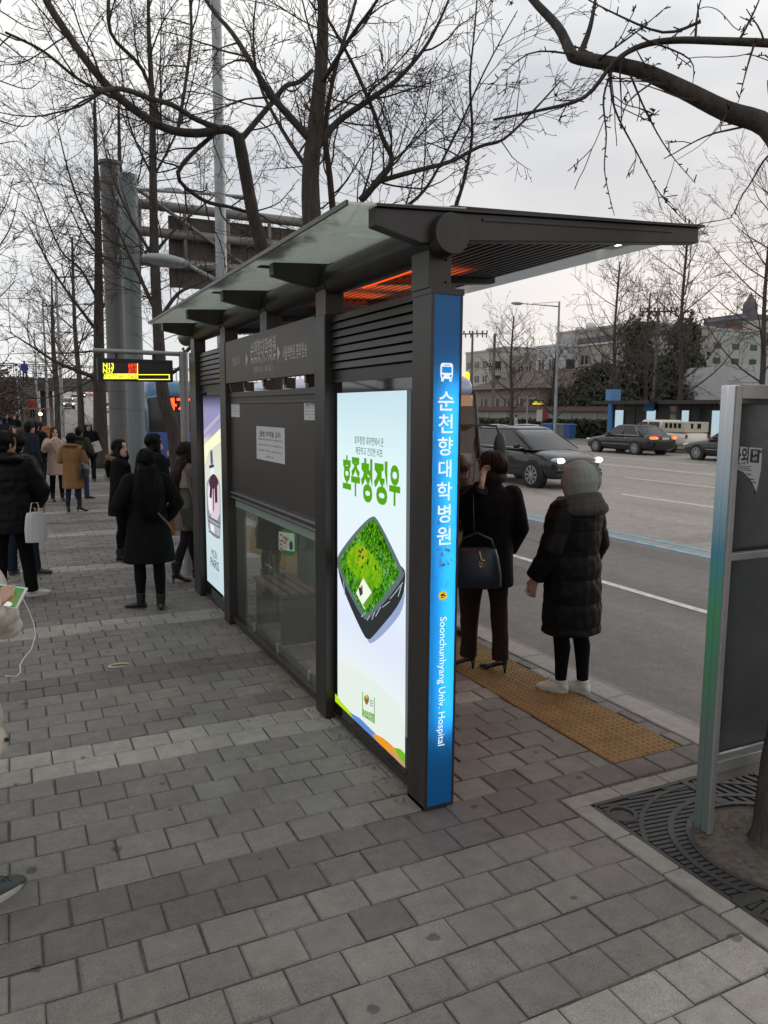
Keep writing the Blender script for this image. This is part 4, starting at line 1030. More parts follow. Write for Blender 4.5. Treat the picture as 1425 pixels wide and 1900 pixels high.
    for i, s in enumerate((1, -1)):
        hip = Vector((s*.080, 0, .88)); an, kn = ank[i], knees[i]; g = .010*legr
        if trouser:
            lo = an + Vector((0, .005, -.035))
            limb(l, [hip, (hip+kn)/2, kn, (kn+an)/2 + Vector((0, .008, 0)), lo], [.092*legr, .082*legr, .066*legr, (.060*legr), (.062*legr, .068*legr)], 14)
        else:
            calf = kn*.68 + an*.32 + Vector((0, .016, 0))
            limb(l, [hip, (hip+kn)/2, kn, calf, (calf+an)/2, an], [.088*legr, .075*legr, .056*legr, .057*legr, .046*legr, .040*legr], 14)
    l.ell((0, .005, .89), (.165, .118, .12), 14, 8)
    lm = remesh(l, vox, 2)
    if trouser: disp(lm, foldf(.008, 9, 5, seed+4))
    obj('trousers' if trouser else 'leggings', lm, leg, root)
    if skirt:
        sk = MB(); z1, m_ = skirt; sk.loft([E2((0, .0, .98), .15, .11), E2((0, 0, .85), .175, .13), E2((0, 0, z1), .19, .15)]); obj('skirt', remesh(sk, vox, 2), m_, root)
    # ---- shoes
    for i, s in enumerate((1, -1)):
        an = ank[i]; fr = feet[i][2]; R_ = Matrix.Translation((an.x, an.y, 0)) @ Matrix.Rotation(fr, 4, 'Z')
        f = MB(); rings = []
        hl = lift if shoe in ('heel', 'heelboot') else 0
        prof = [(.060, .020, .045), (.045, .032, .075), (.0, .036, .088), (-.05, .038, .070), (-.10, .043, .052), (-.15, .040, .040), (-.178, .024, .026)]
        if shoe == 'heel': prof = [(.055, .018, .05), (.04, .028, .062), (.0, .031, .050), (-.05, .032, .040), (-.10, .037, .038), (-.15, .032, .030), (-.185, .012, .018)]
        for y, w_, zt in prof:
            base = hl * max(0, min(1, (y+.10)/.12)) + .004
            rings.append([R_ @ Vector((w_*math.cos(2*PI*q/12), y, base + (zt*.5)*(1+math.sin(2*PI*q/12)))) for q in range(12)])
        f.loft(rings)
        if shoe in ('boot', 'heelboot'):
            zt = .17 if shoe == 'boot' else .20
            f.loft([[p for p in E2((an.x, an.y+.004, z), r*1.0, r*1.15, 12)] for z, r in ((.05+hl, .040), (.11+hl, .046), (zt+hl, .052))])
        if shoe == 'sneaker':
            f.loft([[p for p in E2((an.x, an.y+.004, z), r, r*1.25, 12)] for z, r in ((.05, .036), (.095, .040))])
        sm = obj('shoe', remesh(f, min(vox, .007), 2), shoem, root)
        if hl:
            q = MB(); c0 = R_ @ Vector((0, .040, 0)); q.tube([c0, c0 + Vector((0, 0, hl*.6)), c0 + Vector((0, -.004, hl+.01))], [.009, .010, .022], 10); q.build('heel', shoem, sm, smooth=True)
        elif shoe == 'sneaker':
            if vox < .01:
                q = MB()
                for zz in range(4): y_ = -.035-.022*zz; z_ = .098-.013*zz; q.tube([R_ @ Vector((-.024, y_, z_-.008)), R_ @ Vector((0, y_-.006, z_+.004)), R_ @ Vector((.024, y_+.004, z_-.008))], .0035, 6)
                q.build('lace', shoem, sm, smooth=True)
            q = MB(); q.loft([[R_ @ Vector((w_*1.10*math.cos(2*PI*u/16), -.058+.118*math.sin(2*PI*u/16), z)) for u in range(16)] for z, w_ in ((.0, .043), (.022, .046))]); q.build('sole', mat('sole_white', (.50, .47, .43), .7), sm)
    # ---- coat
    if coat is not None:
        c = MB(); fl = flare; B = bulk
        rr_ = [(hem, .185*fl*B, .150*fl*B, .004), (hem+.03, .188*fl*B, .150*fl*B, .004), ((hem+.95)/2, .180*(fl*.6+.4)*B, .145*(fl*.6+.4)*B, .003), (.95, .172*B, .130*B, 0), (1.05, .158*B*waist, .122*B*waist, 0), (1.20, .175*B, .128*B, 0), (1.30, .186*B, .118*B, .004), (1.355, .165*(.6+.4*B), .10, .010), (1.395, .095, .085, .014), (1.415*1, .075*collar, .072*collar, .016), (1.43+.015*(collar-1)*6, .070*collar, .068*collar, .014)]
        rr_ = [r for r in rr_ if r[0] >= hem]
        c.loft([[p + tp(z) for p in E2((0, yo, z), rx, ry, 20)] for z, rx, ry, yo in rr_])
        q = .072*B*sleeves
        for s in (1, -1):
            e_, w_ = A_[s]; 
            limb(c, [S_[s] + Vector((0, 0, -.012)), (S_[s]+e_)/2, e_, (e_+w_)/2, w_], [q*1.06, q*.98, q*.88, q*.80, q*.72], 14)
        cm = remesh(c, vox, 3)
        if puff:
            def pf(p):
                d = Vector((p.x, p.y, 0)); 
                side = abs(p.x) > .19
                d = d.normalized() if d.length > .02 else d
                w = abs(math.sin(PI*(p.z + .008*noise.noise(p*14))/bandw))**.55
                return p + d*(puff*(w-.6)*(1 if p.z < 1.36 else .3)) + d*.008*noise.noise(p*18)
            disp(cm, pf)
        else: disp(cm, foldf(.011, 7, 2.6, seed))
        obj('coat', cm, coat, root)
    # ---- hair or hood
    if hood:
        hm = hood; q = MB()
        q.loft([[HM @ p for p in E2((0, yo, z), rx, ry, 20, tl)] for z, rx, ry, yo, tl in ((-.215, .095, .100, .02, .01), (-.14, .098, .108, .022, 0), (-.07, .112, .128, .028, 0), (0, .126, .146, .030, 0), (.06, .121, .138, .030, 0), (.105, .102, .114, .034, 0), (.138, .065, .074, .038, 0), (.157, .03, .034, .040, 0))])
        m_ = remesh(q, vox, 3)
        bm = bmesh.new(); bm.from_mesh(m_)                       # open the hood over the face
        HI = HM.inverted()
        dl = [f for f in bm.faces if (lambda p: p.y < -.050 and -.12 < p.z < .085 and abs(p.x) < .085)(HI @ f.calc_center_median())]
        bmesh.ops.delete(bm, geom=dl, context='FACES'); bm.to_mesh(m_); bm.free()
        disp(m_, foldf(.004, 12, 6, seed+2)); obj('hood', m_, hm, root)
    if hair and not (hood and hair == 'none'):
        q = MB()
        if hair == 'short':
            q.ell(HM @ Vector((0, .018, .028)), (.086, .104, .103), 18, 12, 0, HM.to_3x3())
            q.ell(HM @ Vector((0, .050, -.03)), (.074, .062, .075), 14, 10, 0, HM.to_3x3())
        elif hair == 'bob':
            q.ell(HM @ Vector((0, .018, .028)), (.092, .108, .108), 18, 12, 0, HM.to_3x3())
            q.loft([[HM @ p for p in E2((0, yo, z), rx, ry, 16)] for z, rx, ry, yo in ((-.098, .086, .060, .040), (-.06, .096, .072, .04), (0, .094, .075, .03), (.05, .07, .06, .02))])
        elif hair in ('long', 'longwide'):
            w = 1.25 if hair == 'longwide' else 1.0
            q.ell(HM @ Vector((0, .018, .026)), (.088, .106, .106), 18, 12, 0, HM.to_3x3())
            q.loft([[HM @ p for p in E2((0, yo, z), rx, ry, 16)] for z, rx, ry, yo in ((-.12, .090*w, .058, .058), (-.06, .092, .066, .045), (0, .090, .075, .03), (.05, .07, .06, .02))])
            top = HM @ Vector((0, .05, -.06)); bk = Vector((0, .105*bulk+.03, 1.30)) + tp(1.3); n_ = 6; rings = []
            for i in range(n_+1):
                t = i/n_; z = top.z + (1.50 - hairlen - top.z)*t if True else 0
                z = top.z - (hairlen)*t
                yb = .05 + (bk.y - .05)*min(1, t*2.2); x0 = top.x*(1-min(1, t*2))
                wd = (.090 + .026*math.sin(PI*min(1, t*1.1)))*w*(1 - .75*max(0, t-.55)**1.0*1.3); dp = .060*(1-.55*t)
                rings.append(E2((x0 + tp(z).x, yb + tp(z).y, z), wd, dp, 16))
            q.loft(rings)
            rs_ = random.Random(seed); strands = MB()
            for j in range(110 if vox < .0125 else 0):
                a = rs_.uniform(0, 2*PI); e_ = rs_.uniform(.75, 1.12); pp = []
                for i, rg in enumerate(rings):
                    c_ = sum(rg, Vector())/len(rg); u = rg[int(a/(2*PI)*16) % 16].lerp(rg[(int(a/(2*PI)*16)+1) % 16], (a/(2*PI)*16) % 1); pp.append(c_ + (u-c_)*(1.0+.05*math.sin(i*1.3+j)) + Vector((.006*math.sin(i*.9+j*2), 0, -(e_-1)*(i/len(rings))*.22)))
                strands.tube(pp, [.007]*(len(pp)-2) + [.006, .0025], 5)
            for s in (1, -1):                                    # strands in front of the shoulders
                p0 = HM @ Vector((s*.082, -.015, -.02)); q.tube([HM @ Vector((s*.075, -.01, .05)), p0, HM @ Vector((s*.092, -.02, -.12)), Vector((s*.12, -.045, 1.30)) + tp(1.3)], [.02, .024, .026, .018], 8)
        if hair != 'none' and vox < .0125:                        # loose locks over the cap
            rs2 = random.Random(seed+90); caps = MB(); ea, eb, ec, ez = {'short': (.090, .108, .107, .028), 'bob': (.096, .112, .112, .028)}.get(hair, (.092, .110, .110, .026))
            for j in range(150):
                a = rs2.uniform(0, 2*PI); front = -math.sin(a); te = rs2.uniform(1.5, 2.05) if front < .35 else rs2.uniform(.85, 1.12)
                if hair == 'bob' and front < .2: te += .15
                t0 = rs2.uniform(.15, .7); tw = rs2.gauss(0, .10); pp = []
                for i in range(6):
                    t = t0 + (te-t0)*i/5; aa = a + tw*i/5; s_ = 1.0 + .02*math.sin(i*1.7+j); pp.append(HM @ Vector((ea*s_*math.sin(t)*math.cos(aa), .018+eb*s_*math.sin(t)*math.sin(aa), ez+ec*s_*math.cos(t))))
                caps.tube(pp, [.004, .008, .008, .0075, .006, .002], 5)
        else: caps = None
        if hair != 'none':
            m_ = remesh(q, min(vox, .009), 2)
            sd = seed
            if caps and hair in ('long', 'longwide'): caps.add(strands.v, strands.f)
            if caps:
                bm = bmesh.new(); bm.from_mesh(m_); t_ = caps.mesh('t'); bm.from_mesh(t_); [setattr(f, 'smooth', True) for f in bm.faces]; bm.to_mesh(m_); bm.free(); bpy.data.meshes.remove(t_)
            disp(m_, lambda p: p + Vector((p.x, p.y-.02, 0)).normalized()*(.006*noise.noise(Vector((p.x*34+sd, p.y*34, p.z*3)))))
            obj('hair', m_, hairm, root)
    if furm:
        q = MB(); r1 = random.Random(seed)
        for a in range(26):
            t = -PI*.15 + (PI*1.3)*a/25; c_ = Vector((.125*math.cos(t), .055+.095*math.sin(t), 1.385+.03*math.sin(t))) + tp(1.38)
            for _ in range(16):
                d = Vector((r1.gauss(0, 1), r1.gauss(0, 1), r1.gauss(0, 1))).normalized(); p = c_ + d*.02; e_ = c_ + d*r1.uniform(.045, .07); w_ = d.cross(Vector((0, 0, 1)))*.006
                q.add([p-w_, p+w_, e_], [(0, 1, 2)])
            q.ell(c_, (.034, .034, .034), 8, 6)
        q.build('fur_collar', furm, root)
    return root
def bag(name, label, cat, mb, mats, loc, rz=0, group=None):
    o = mb.build(name, mats, smooth=False, bevel=.008); o.location = loc; o.rotation_euler = (0, 0, rz); return tag(o, label, cat, group)
def at_person(root, p):
    """world point of a spot in the figure's own frame"""
    k = root.scale[0]; a = root.rotation_euler[2]; return Vector(root.location) + Matrix.Rotation(a, 3, 'Z') @ (Vector(p)*k)
C_BLK = cloth('coat_black', (.0055, .0055, .006)); C_BLK2 = cloth('coat_blue_black', (.005, .0055, .0075)); C_PUF = cloth('puffer_black', (.0075, .0068, .0065), .55, .25, 14)
C_PUF2 = cloth('puffer_soot', (.006, .006, .007), .5, .25, 14); C_PLUM = cloth('coat_plum_black', (.0065, .005, .0055)); C_CAMEL = cloth('coat_camel', (.215, .112, .050)); C_PINK = cloth('coat_pale_pink', (.44, .325, .27))
C_GREEN = cloth('jacket_green', (.035, .037, .026)); C_BEIGE = cloth('coat_beige', (.27, .215, .165)); C_NAVY = cloth('coat_navy', (.014, .018, .026)); C_WHITE = cloth('puffer_cream', (.62, .545, .48), .5, .25, 12)
C_TAUPE = cloth('coat_taupe', (.125, .105, .09))
T_BLK = cloth('legs_black', (.005, .005, .0055), .9, .2); T_BRN = cloth('trousers_brown', (.026, .016, .0135)); T_JEAN = cloth('jeans', (.028, .045, .085)); T_DARK = cloth('trousers_dark', (.014, .014, .018))
T_INDIGO = cloth('jeans_dark', (.014, .022, .040)); T_TAN = cloth('tights_tan', (.13, .08, .06))
S_BLK = mat('shoe_black', (.010, .010, .010), .35); S_WHT = mat('shoe_white', (.56, .52, .48), .6, var=.08); S_BRN = mat('shoe_brown', (.05, .035, .025), .5); S_GRY = mat('shoe_grey', (.055, .065, .065), .7)
H_GREY = cloth('hood_grey', (.30, .315, .29), .95, .25, 30); H_DARK = cloth('hood_charcoal', (.072, .068, .062), .95, .25, 20); F_TAN = cloth('fur_tan', (.20, .115, .06), .9, .1); F_DRK = cloth('fur_dark', (.03, .024, .02), .9, .1)
D = rad
def g(px, py): return gz(px, py, 0)

# --- near the kerb
p = person('person in a long black puffer coat with a pale grey hood up and white trainers', (3.53, 4.23, 0), D(-14), 1.64, coat=C_PUF, hem=.455, bulk=1.30, flare=.98, puff=.012, bandw=.17, collar=1.15,
           leg=T_BLK, legr=1.04, shoe='sneaker', shoem=S_WHT, hair='none', hood=H_GREY, head=(D(18), D(6)), vox=.0078, seed=3, sleeves=1.0,
           feet=((.055, -.05, D(22)), (-.060, .055, D(8))), arms={1: ((.275, .015, 1.07), (.285, -.105, .86)), -1: ((.265, .02, 1.06), (.255, -.10, .84)), ('hand', 1): ((.0, -.32, -1), (-1, -.2, 0))}, curl=.45)
hc = Vector((0, -.012, 1.52)); hm_ = Matrix.Translation(hc) @ Matrix.Rotation(D(18), 4, 'Z') @ Matrix.Rotation(D(6), 4, 'X')
for sx in (-.012, .012):
    q = MB(); q.tube([hm_ @ Vector((sx, .034+.146*math.sin(t)*(1 if t < 1.7 else 1.02), .02+.142*math.cos(t))) for t in [-.5+.2*i for i in range(15)]], .0035, 6); q.build('hood_seam', H_GREY, p, smooth=True)
q = MB()
for i in range(3):
    pts = []; rs = []
    for a in range(15):
        t = -PI*.22 + PI*1.44*a/14; w = 1 + .17*i
        pts.append((.135*w*math.cos(t), .022+.125*w*math.sin(t), 1.405 - .035*i + .015*math.sin(t))); rs.append((.038, .030 + .018*max(0, math.sin(t))))
    q.tube(pts, rs, 10)
m_ = remesh(q, .009, 4); disp(m_, foldf(.008, 14, 10, 2)); obj('coat_hood', m_, H_DARK, p)
q = MB(); q.box((-.006, -.035, -.07), (.003, .035, .07)); o = q.build('phone', [mat('phone_white', (.6, .62, .65), .25)], bevel=.003)
o.location = at_person(p, (.262, -.150, .795)); o.rotation_euler = (D(20), D(10), D(40)); tag(o, 'pale smartphone held in the lowered hand of the person with the grey hood', 'phone')

kw = 1.69/1.65; hw = Matrix.Rotation(-(PI - D(24)), 3, 'Z') @ (gy(893, 905, 4.72) - Vector((3.24, 4.90, 0))) / kw
p = person('woman with short dark hair in a black coat and brown trousers beside the kerb', (3.24, 4.90, 0), D(24), 1.69, coat=C_PLUM, hem=.655, bulk=1.16, flare=1.0, collar=1.1, leg=T_BRN, legr=1.04, trouser=True, shoe='heel', shoem=S_BLK,
           hair='bob', hairm=M_HAIRN, head=(D(42), D(4)), vox=.0078, seed=11, feet=((.115, -.04, D(62)), (-.115, .06, D(48))), lean=(-.03, -.02),
           arms={1: ((.30, -.09, 1.13), (hw.x, hw.y, hw.z)), -1: ((.245, .0, 1.08), (.20, -.13, .90)), ('hand', 1): ((-.15, -.25, 1), (-.6, .5, 0)), ('curl', 1): .55})
M_NAVYL = mat('leather_navy', (.016, .024, .040), .42, var=.15, bump=.12, bscale=160)
bw = thing('handbag', 'navy leather shoulder bag with a round gold charm on the woman in the black coat', 'handbag', gy(884, 1050, 4.66), D(-123))
q = MB(); q.loft([[Vector((sx*math.cos(2*PI*i/20), sy*math.copysign(abs(math.sin(2*PI*i/20))**.6, math.sin(2*PI*i/20)), z)) for i in range(20)] for z, sx, sy in ((-.155, .055, .165), (-.145, .072, .185), (-.05, .075, .180), (.06, .060, .160), (.125, .035, .140), (.135, .02, .13))])
q.build('body', M_NAVYL, bw, smooth=True)
q = MB(); q.tube([(0, -.13, .11), (.02, -.10, .20), (.01, .0, .245), (.02, .10, .20), (0, .13, .11)], .009, 8); q.build('handle', M_NAVYL, bw, smooth=True)
q = MB(); q.tube([(.01, -.02, .24), (-.02, -.03, .40), (-.075, -.035, .53), (-.125, .0, .545)], [(.012, .004)]*4, 8); q.build('strap', M_NAVYL, bw, smooth=True)
M_GOLD = mat('gold', (.55, .45, .25), .3, metal=1)
q = MB(); q.tube([(.082+.001*math.sin(a), .04+.026*math.cos(a), .035+.026*math.sin(a)) for a in [PI*i/10 for i in range(21)]], .004, 6)
put_text(q, 'MK', (.084, .04, .035), (0, 1, 0), (0, 0, 1), .034, .028, 0, .01); q.tube([(.06, .02, .12), (.08, .035, .06)], .004, 6); q.build('charm', M_GOLD, bw)

p = person('person with long reddish hair and blue jeans half hidden by the blue pillar', g(842, 1182), D(10), 1.62, coat=C_BEIGE, hem=.80, leg=T_JEAN, shoe='boot', shoem=S_BLK, hair='long', hairm=M_HAIRR, vox=.010, seed=5, collar=1.1)

# --- behind the glass
p = person('woman in a pale jacket and navy skirt waiting inside the shelter behind the glass', g(505, 1098), D(75), 1.64, coat=C_BEIGE, hem=.86, leg=T_TAN, shoe='heelboot', shoem=mat('boot_brown', (.07, .03, .02), .5), skirt=(.50, C_NAVY), hair='long', hairm=M_HAIRN, vox=.012, seed=21)
q = MB(); q.loft([E2((0, 0, z), w, .05, 12) for z, w in ((-.20, .10), (-.1, .12), (.0, .10), (.10, .04), (.16, .012))]); o = bag('shopping_bag', 'white plastic carrier bag hanging behind the shelter glass', 'shopping bag', q, mat('plastic_white', (.5, .5, .5), .4), at_person(p, (.30, -.10, .72)))

# --- sidewalk, left of the shelter
p = person('woman with long black hair, seen from behind in a flared black coat and ankle boots', (1.19, 7.86, 0), D(0), 1.60, coat=C_BLK, hem=.50, bulk=1.13, flare=1.26, leg=T_BLK, legr=1.08, shoe='boot', shoem=S_BLK, hair='longwide', hairlen=.52, vox=.009, seed=7,
           feet=((.095, -.05, D(58)), (-.085, .08, D(-4))), arms={1: ((.29, .02, 1.09), (.19, -.20, .93)), -1: ((.29, .02, 1.09), (.21, -.18, .92))}, sleeves=1.12)
q = MB(); q.tube([(.12, .14, 1.28), (-.02, .175, 1.08), (-.17, .16, .90), (-.235, .05, .80)], [(.010, .004)]*4, 8); q.build('bag_strap', mat('strap_grey', (.12, .115, .10), .5), p, smooth=True)
p = person('woman in black with straight dark hair in profile, standing behind the long haired woman', g(292, 1040), D(72), 1.68, coat=C_BLK2, hem=.52, bulk=1.05, leg=T_BLK, shoe='boot', shoem=S_BLK, skin=M_SKIN2, hair='long', hairlen=.36, head=(D(-6), 0), vox=.009, seed=8, furm=F_DRK,
           arms={1: ((.23, .0, 1.07), (.20, -.16, .92)), -1: ((.24, -.03, 1.06), (.22, -.22, .95))})
q = MB(); q.box((-.055, -.13, -.2), (.055, .13, .15)); q.tube([(0, -.08, .15), (0, -.05, .25), (0, .05, .25), (0, .08, .15)], .004, 6)
o = bag('shopping_bag', 'orange paper shopping bag beside the black coats', 'shopping bag', q, mat('paper_orange', (.40, .17, .06), .7), gy(305, 962, 9.4), D(25))
q = MB(); q.box((-.05, -.15, -.22), (.05, .15, .16)); q.tube([(0, -.08, .16), (0, -.05, .25), (0, .05, .25), (0, .08, .16)], .004, 6)
m = mat('paper_patterned', (.62, .55, .52), .7); n = m.node_tree; v = n.nodes.new('ShaderNodeTexVoronoi'); v.inputs['Scale'].default_value = 14; t = n.nodes.new('ShaderNodeTexCoord'); n.links.new(t.outputs['Object'], v.inputs[0]); r = n.nodes.new('ShaderNodeValToRGB'); n.links.new(v.outputs[0], r.inputs[0])
r.color_ramp.elements[0].position = .28; r.color_ramp.elements[0].color = (.35, .10, .08, 1); r.color_ramp.elements[1].position = .36; r.color_ramp.elements[1].color = (.62, .56, .53, 1); n.links.new(r.outputs[0], n.nodes['Principled BSDF'].inputs['Base Color'])
o = bag('shopping_bag', 'white paper shopping bag with small red flowers beside the black coats', 'shopping bag', q, m, gy(328, 958, 9.7), D(-10))
p = person('woman with a tan fur trimmed black parka looking over her shoulder', (gy(222, 840, 10.6).x, 10.6, 0), D(108), 1.60, coat=C_BLK, hem=.62, bulk=1.12, leg=T_BLK, shoe='boot', shoem=S_BLK, skin=M_SKIN2, hair='long', hairlen=.30, head=(D(-30), D(-8)), furm=F_TAN, vox=.010, seed=9,
           arms={1: ((.23, .0, 1.07), (.16, -.20, .98)), -1: ((.24, -.03, 1.06), (.18, -.20, .97))})
p = person('woman with long brown hair in a beige coat half hidden behind the lit perfume panel', (1.81, 9.0, 0), D(84), 1.62, coat=C_TAUPE, hem=.62, bulk=1.0, leg=T_DARK, shoe='heelboot', shoem=S_BLK, hair='longwide', hairm=M_HAIRN, hairlen=.42, vox=.010, seed=10, feet=((.09, -.14, 0), (-.09, .16, 0)),
           arms={1: ((.23, .0, 1.07), (.20, -.10, .88)), -1: ((.24, -.03, 1.06), (.22, -.10, .86))})
q = MB(); q.loft([E2((0, 0, z), .215*f, .155*f, 20) for z, f in ((1.12, 1.0), (1.2, 1.0), (1.30, .98), (1.37, .72), (1.41, .45))]); obj('cape', remesh(q, .012, 2), C_BEIGE, p)
q = MB(); q.box((-.045, -.13, -.10), (.045, .13, .10)); q.box((-.05, -.132, .0), (-.045, .132, .10)); q.tube([(0, -.12, .10), (-.02, -.08, .45), (-.02, .02, .52)], .006, 6); q.tube([(0, .12, .10), (-.02, .06, .52)], .006, 6)
o = bag('handbag', 'small black box handbag on the woman beside the perfume panel', 'handbag', q, S_BLK, gy(352, 960, 8.80), D(20))
p = person('man with short dark hair in a black puffer jacket standing at the left edge', (-0.05, 8.88, 0), D(6), 1.76, coat=C_PUF2, hem=.66, bulk=1.26, flare=.92, puff=.007, bandw=.13, collar=1.2, leg=T_BLK, legr=1.05, trouser=True, shoe='sneaker', shoem=S_WHT, hair='short', head=(D(-48), D(6)), vox=.0095, seed=12,
           feet=((.12, -.02, D(10)), (-.16, -.06, D(-70))), arms={1: ((.27, .0, 1.07), (.20, -.16, .95)), -1: ((.29, -.03, 1.06), (.24, -.17, .92))}, sleeves=1.1)
q = MB(); q.tube([(0, .02*math.sin(t*.5), 1.40) if False else (.135*math.cos(t), .045+.10*math.sin(t), 1.37+.018*math.sin(t)) for t in [-.5+.3*i for i in range(14)]], [(.05, .034)]*14, 10); m_ = remesh(q, .011, 3); obj('coat_hood', m_, C_PUF2, p)
q = MB(); q.box((.07, .150, 1.205), (.15, .1535, 1.212)); 
q = MB(); q.loft([E2((0, 0, z), w, .045, 12) for z, w in ((-.19, .095), (-.185, .112), (-.05, .116), (.08, .100), (.12, .085), (.125, .02))]); q.tube([(-.05, 0, .12), (-.03, 0, .22), (.03, 0, .22), (.05, 0, .12)], .006, 6); o = bag('shopping_bag', 'white carrier bag hanging beside the man in the black puffer jacket', 'shopping bag', q, mat('plastic_white', (.5, .5, .5), .4), gy(66, 972, 8.7), D(20))
p = person('person in dark clothes and brown walking shoes just beyond the man in the puffer jacket', g(44, 1066), D(20), 1.70, coat=C_NAVY, hem=.75, leg=T_INDIGO, trouser=True, shoe='boot', shoem=S_BRN, hair='short', vox=.012, seed=13, feet=((.12, 0, 0), (-.14, -.02, D(-70))))
p = person('woman in a pale pink double breasted coat raising her hand to her face', (.85, 17.94, 0), D(170), 1.60, coat=C_PINK, hem=.585, bulk=1.06, flare=1.0, leg=T_BLK, legr=1.05, shoe='boot', shoem=S_BLK, skin=M_SKIN2, hair='long', hairm=M_HAIRR, hairlen=.26, head=(D(-10), D(6)), vox=.011, seed=14,
           arms={-1: ((.27, -.10, 1.14), (.15, -.24, 1.34)), 1: ((.23, .02, 1.07), (.20, -.10, .90)), ('hand', -1): ((.5, -.1, .5), (0, .3, -1))})
for s, z in ((-1, .98), (1, .98), (-1, 1.10), (1, 1.10)): q = MB(); q.ell((s*.04, -.138, z), (.011, .005, .011), 8, 6); q.build('button', M_INK, p)
q = MB(); q.add([(-.01, -.142, 1.04), (-.10, -.125, 1.28), (-.05, -.115, 1.38), (-.002, -.135, 1.14)], [(0, 1, 2, 3)]); q.add([(.01, -.142, 1.04), (.10, -.125, 1.28), (.05, -.115, 1.38), (.002, -.135, 1.14)], [(3, 2, 1, 0)]); q.build('lapel', C_PINK, p)
p = person('woman with black hair in a camel coat and heeled boots, back to the camera', (1.04, 15.94, 0), D(26), 1.52, coat=C_CAMEL, hem=.50, bulk=1.14, flare=1.06, leg=T_INDIGO, shoe='heelboot', shoem=S_BLK, hair='bob', vox=.011, seed=15, feet=((.10, .05, D(20)), (-.10, -.05, D(-50))),
           arms={1: ((.25, .02, 1.08), (.18, -.20, 1.05)), -1: ((.27, -.02, 1.07), (.20, -.20, 1.03))})
q = MB(); q.tube([(.12*math.cos(t), .03+.12*math.sin(t), 1.39+.02*math.sin(t)) for t in [-.5+.3*i for i in range(14)]], [(.045, .035)]*14, 10); obj('coat_hood', remesh(q, .011, 3), C_CAMEL, p)
q = MB(); q.loft([[Vector((sx*math.cos(2*PI*i/16), sy*math.sin(2*PI*i/16), z)) for i in range(16)] for z, sx, sy in ((-.15, .05, .15), (-.13, .07, .19), (.0, .075, .185), (.10, .04, .17), (.13, .02, .16))]); q.tube([(0, -.14, .1), (.02, -.05, .35), (0, .0, .48), (.02, .05, .35), (0, .14, .1)], .010, 6)
o = bag('handbag', 'large black shoulder bag on the woman in the camel coat', 'handbag', q, S_BLK, at_person(p, (-.27, .07, .92)), p.rotation_euler[2])
p = person('person in a dark green hooded jacket and jeans beyond the camel coat', g(152, 925), D(30), 1.60, coat=C_GREEN, hem=.74, bulk=1.12, leg=T_JEAN, trouser=True, shoe='boot', shoem=S_BRN, hair='short', vox=.013, seed=16, feet=((.10, 0, 0), (-.13, -.02, D(-70))), arms={1: ((.25, .02, 1.08), (.18, -.20, 1.05)), -1: ((.27, -.02, 1.07), (.20, -.20, 1.03))}, furm=C_GREEN)
p = person('person in a light cap and dark coat standing by the trees with papers', g(168, 893), D(178), 1.62, coat=C_BLK2, hem=.66, bulk=1.1, leg=T_DARK, trouser=True, shoe='boot', shoem=S_BRN, hair='long', hairlen=.2, vox=.013, seed=17, arms={1: ((.25, .0, 1.08), (.12, -.24, 1.05)), -1: ((.27, -.02, 1.07), (.14, -.22, 1.08))})
q = MB(); q.ell((0, -.0, 1.585), (.092, .105, .065), 14, 8); q.box((-.06, -.17, 1.575), (.06, -.07, 1.585)); q.build('cap', cloth('cap_beige', (.30, .27, .24)), p, smooth=True)
q = MB(); q.box((-.10, -.012, -.14), (.10, .012, .14)); o = q.build('paper_stack', M_PAPER); o.location = at_person(p, (.17, -.27, .98)); o.rotation_euler = (0, D(-18), 0); tag(o, 'white sheaf of papers held by the person in the light cap', 'papers')

# person cut by the left edge, with tablet and cable
lp = gz(-92, 1600, 0)
tw = Matrix.Rotation(-(PI - D(12)), 3, 'Z') @ (gy(-24, 1108, 3.40) - lp) / (1.66/1.65)
ft = Matrix.Rotation(-(PI - D(12)), 3, 'Z') @ (gz(-26, 1672, 0) - lp)
p = person('person in a cream puffer coat cut by the left edge, one grey trainer showing', (lp.x, lp.y, 0), D(12), 1.66, coat=C_WHITE, hem=.47, bulk=1.20, flare=1.12, puff=.015, bandw=.12, leg=T_BLK, shoe='sneaker', shoem=S_GRY, hair='long', vox=.009, seed=19, feet=((.10, .02, 0), (ft.x, ft.y, D(-42))),
           arms={1: ((.25, .02, 1.08), (.20, -.12, .86)), -1: ((.265, -.03, 1.06), (-tw.x, tw.y+.05, tw.z-.03)), ('hand', -1): ((-.5, -1, .15), (0, .1, 1))}, sleeves=1.0)
for z in (.55,): q = MB(); q.ell((-.262, .02, z), (.010, .010, .010), 8, 6); q.build('button', M_INK, p)
tb = thing('tablet', 'tablet with a bright green game on its screen and a white charging cable', 'tablet', gy(8, 1106, 3.45), D(-30)); tb.rotation_euler = (D(48), D(4), D(-38))
q = MB(); q.box((-.085, -.05, -.005), (.085, .05, .004)); q.build('body', mat('tablet_white', (.6, .6, .6), .3), tb, bevel=.003)
m = bpy.data.materials.new('tablet_picture'); m.use_nodes = True; n = m.node_tree; n.nodes.clear(); o_ = n.nodes.new('ShaderNodeOutputMaterial'); e_ = n.nodes.new('ShaderNodeEmission'); e_.inputs[1].default_value = .7; v = n.nodes.new('ShaderNodeTexVoronoi'); v.inputs['Scale'].default_value = 30; t = n.nodes.new('ShaderNodeTexCoord'); r = n.nodes.new('ShaderNodeValToRGB')
n.links.new(t.outputs['Object'], v.inputs[0]); n.links.new(v.outputs['Color'], r.inputs[0]); n.links.new(r.outputs[0], e_.inputs[0]); n.links.new(e_.outputs[0], o_.inputs[0])
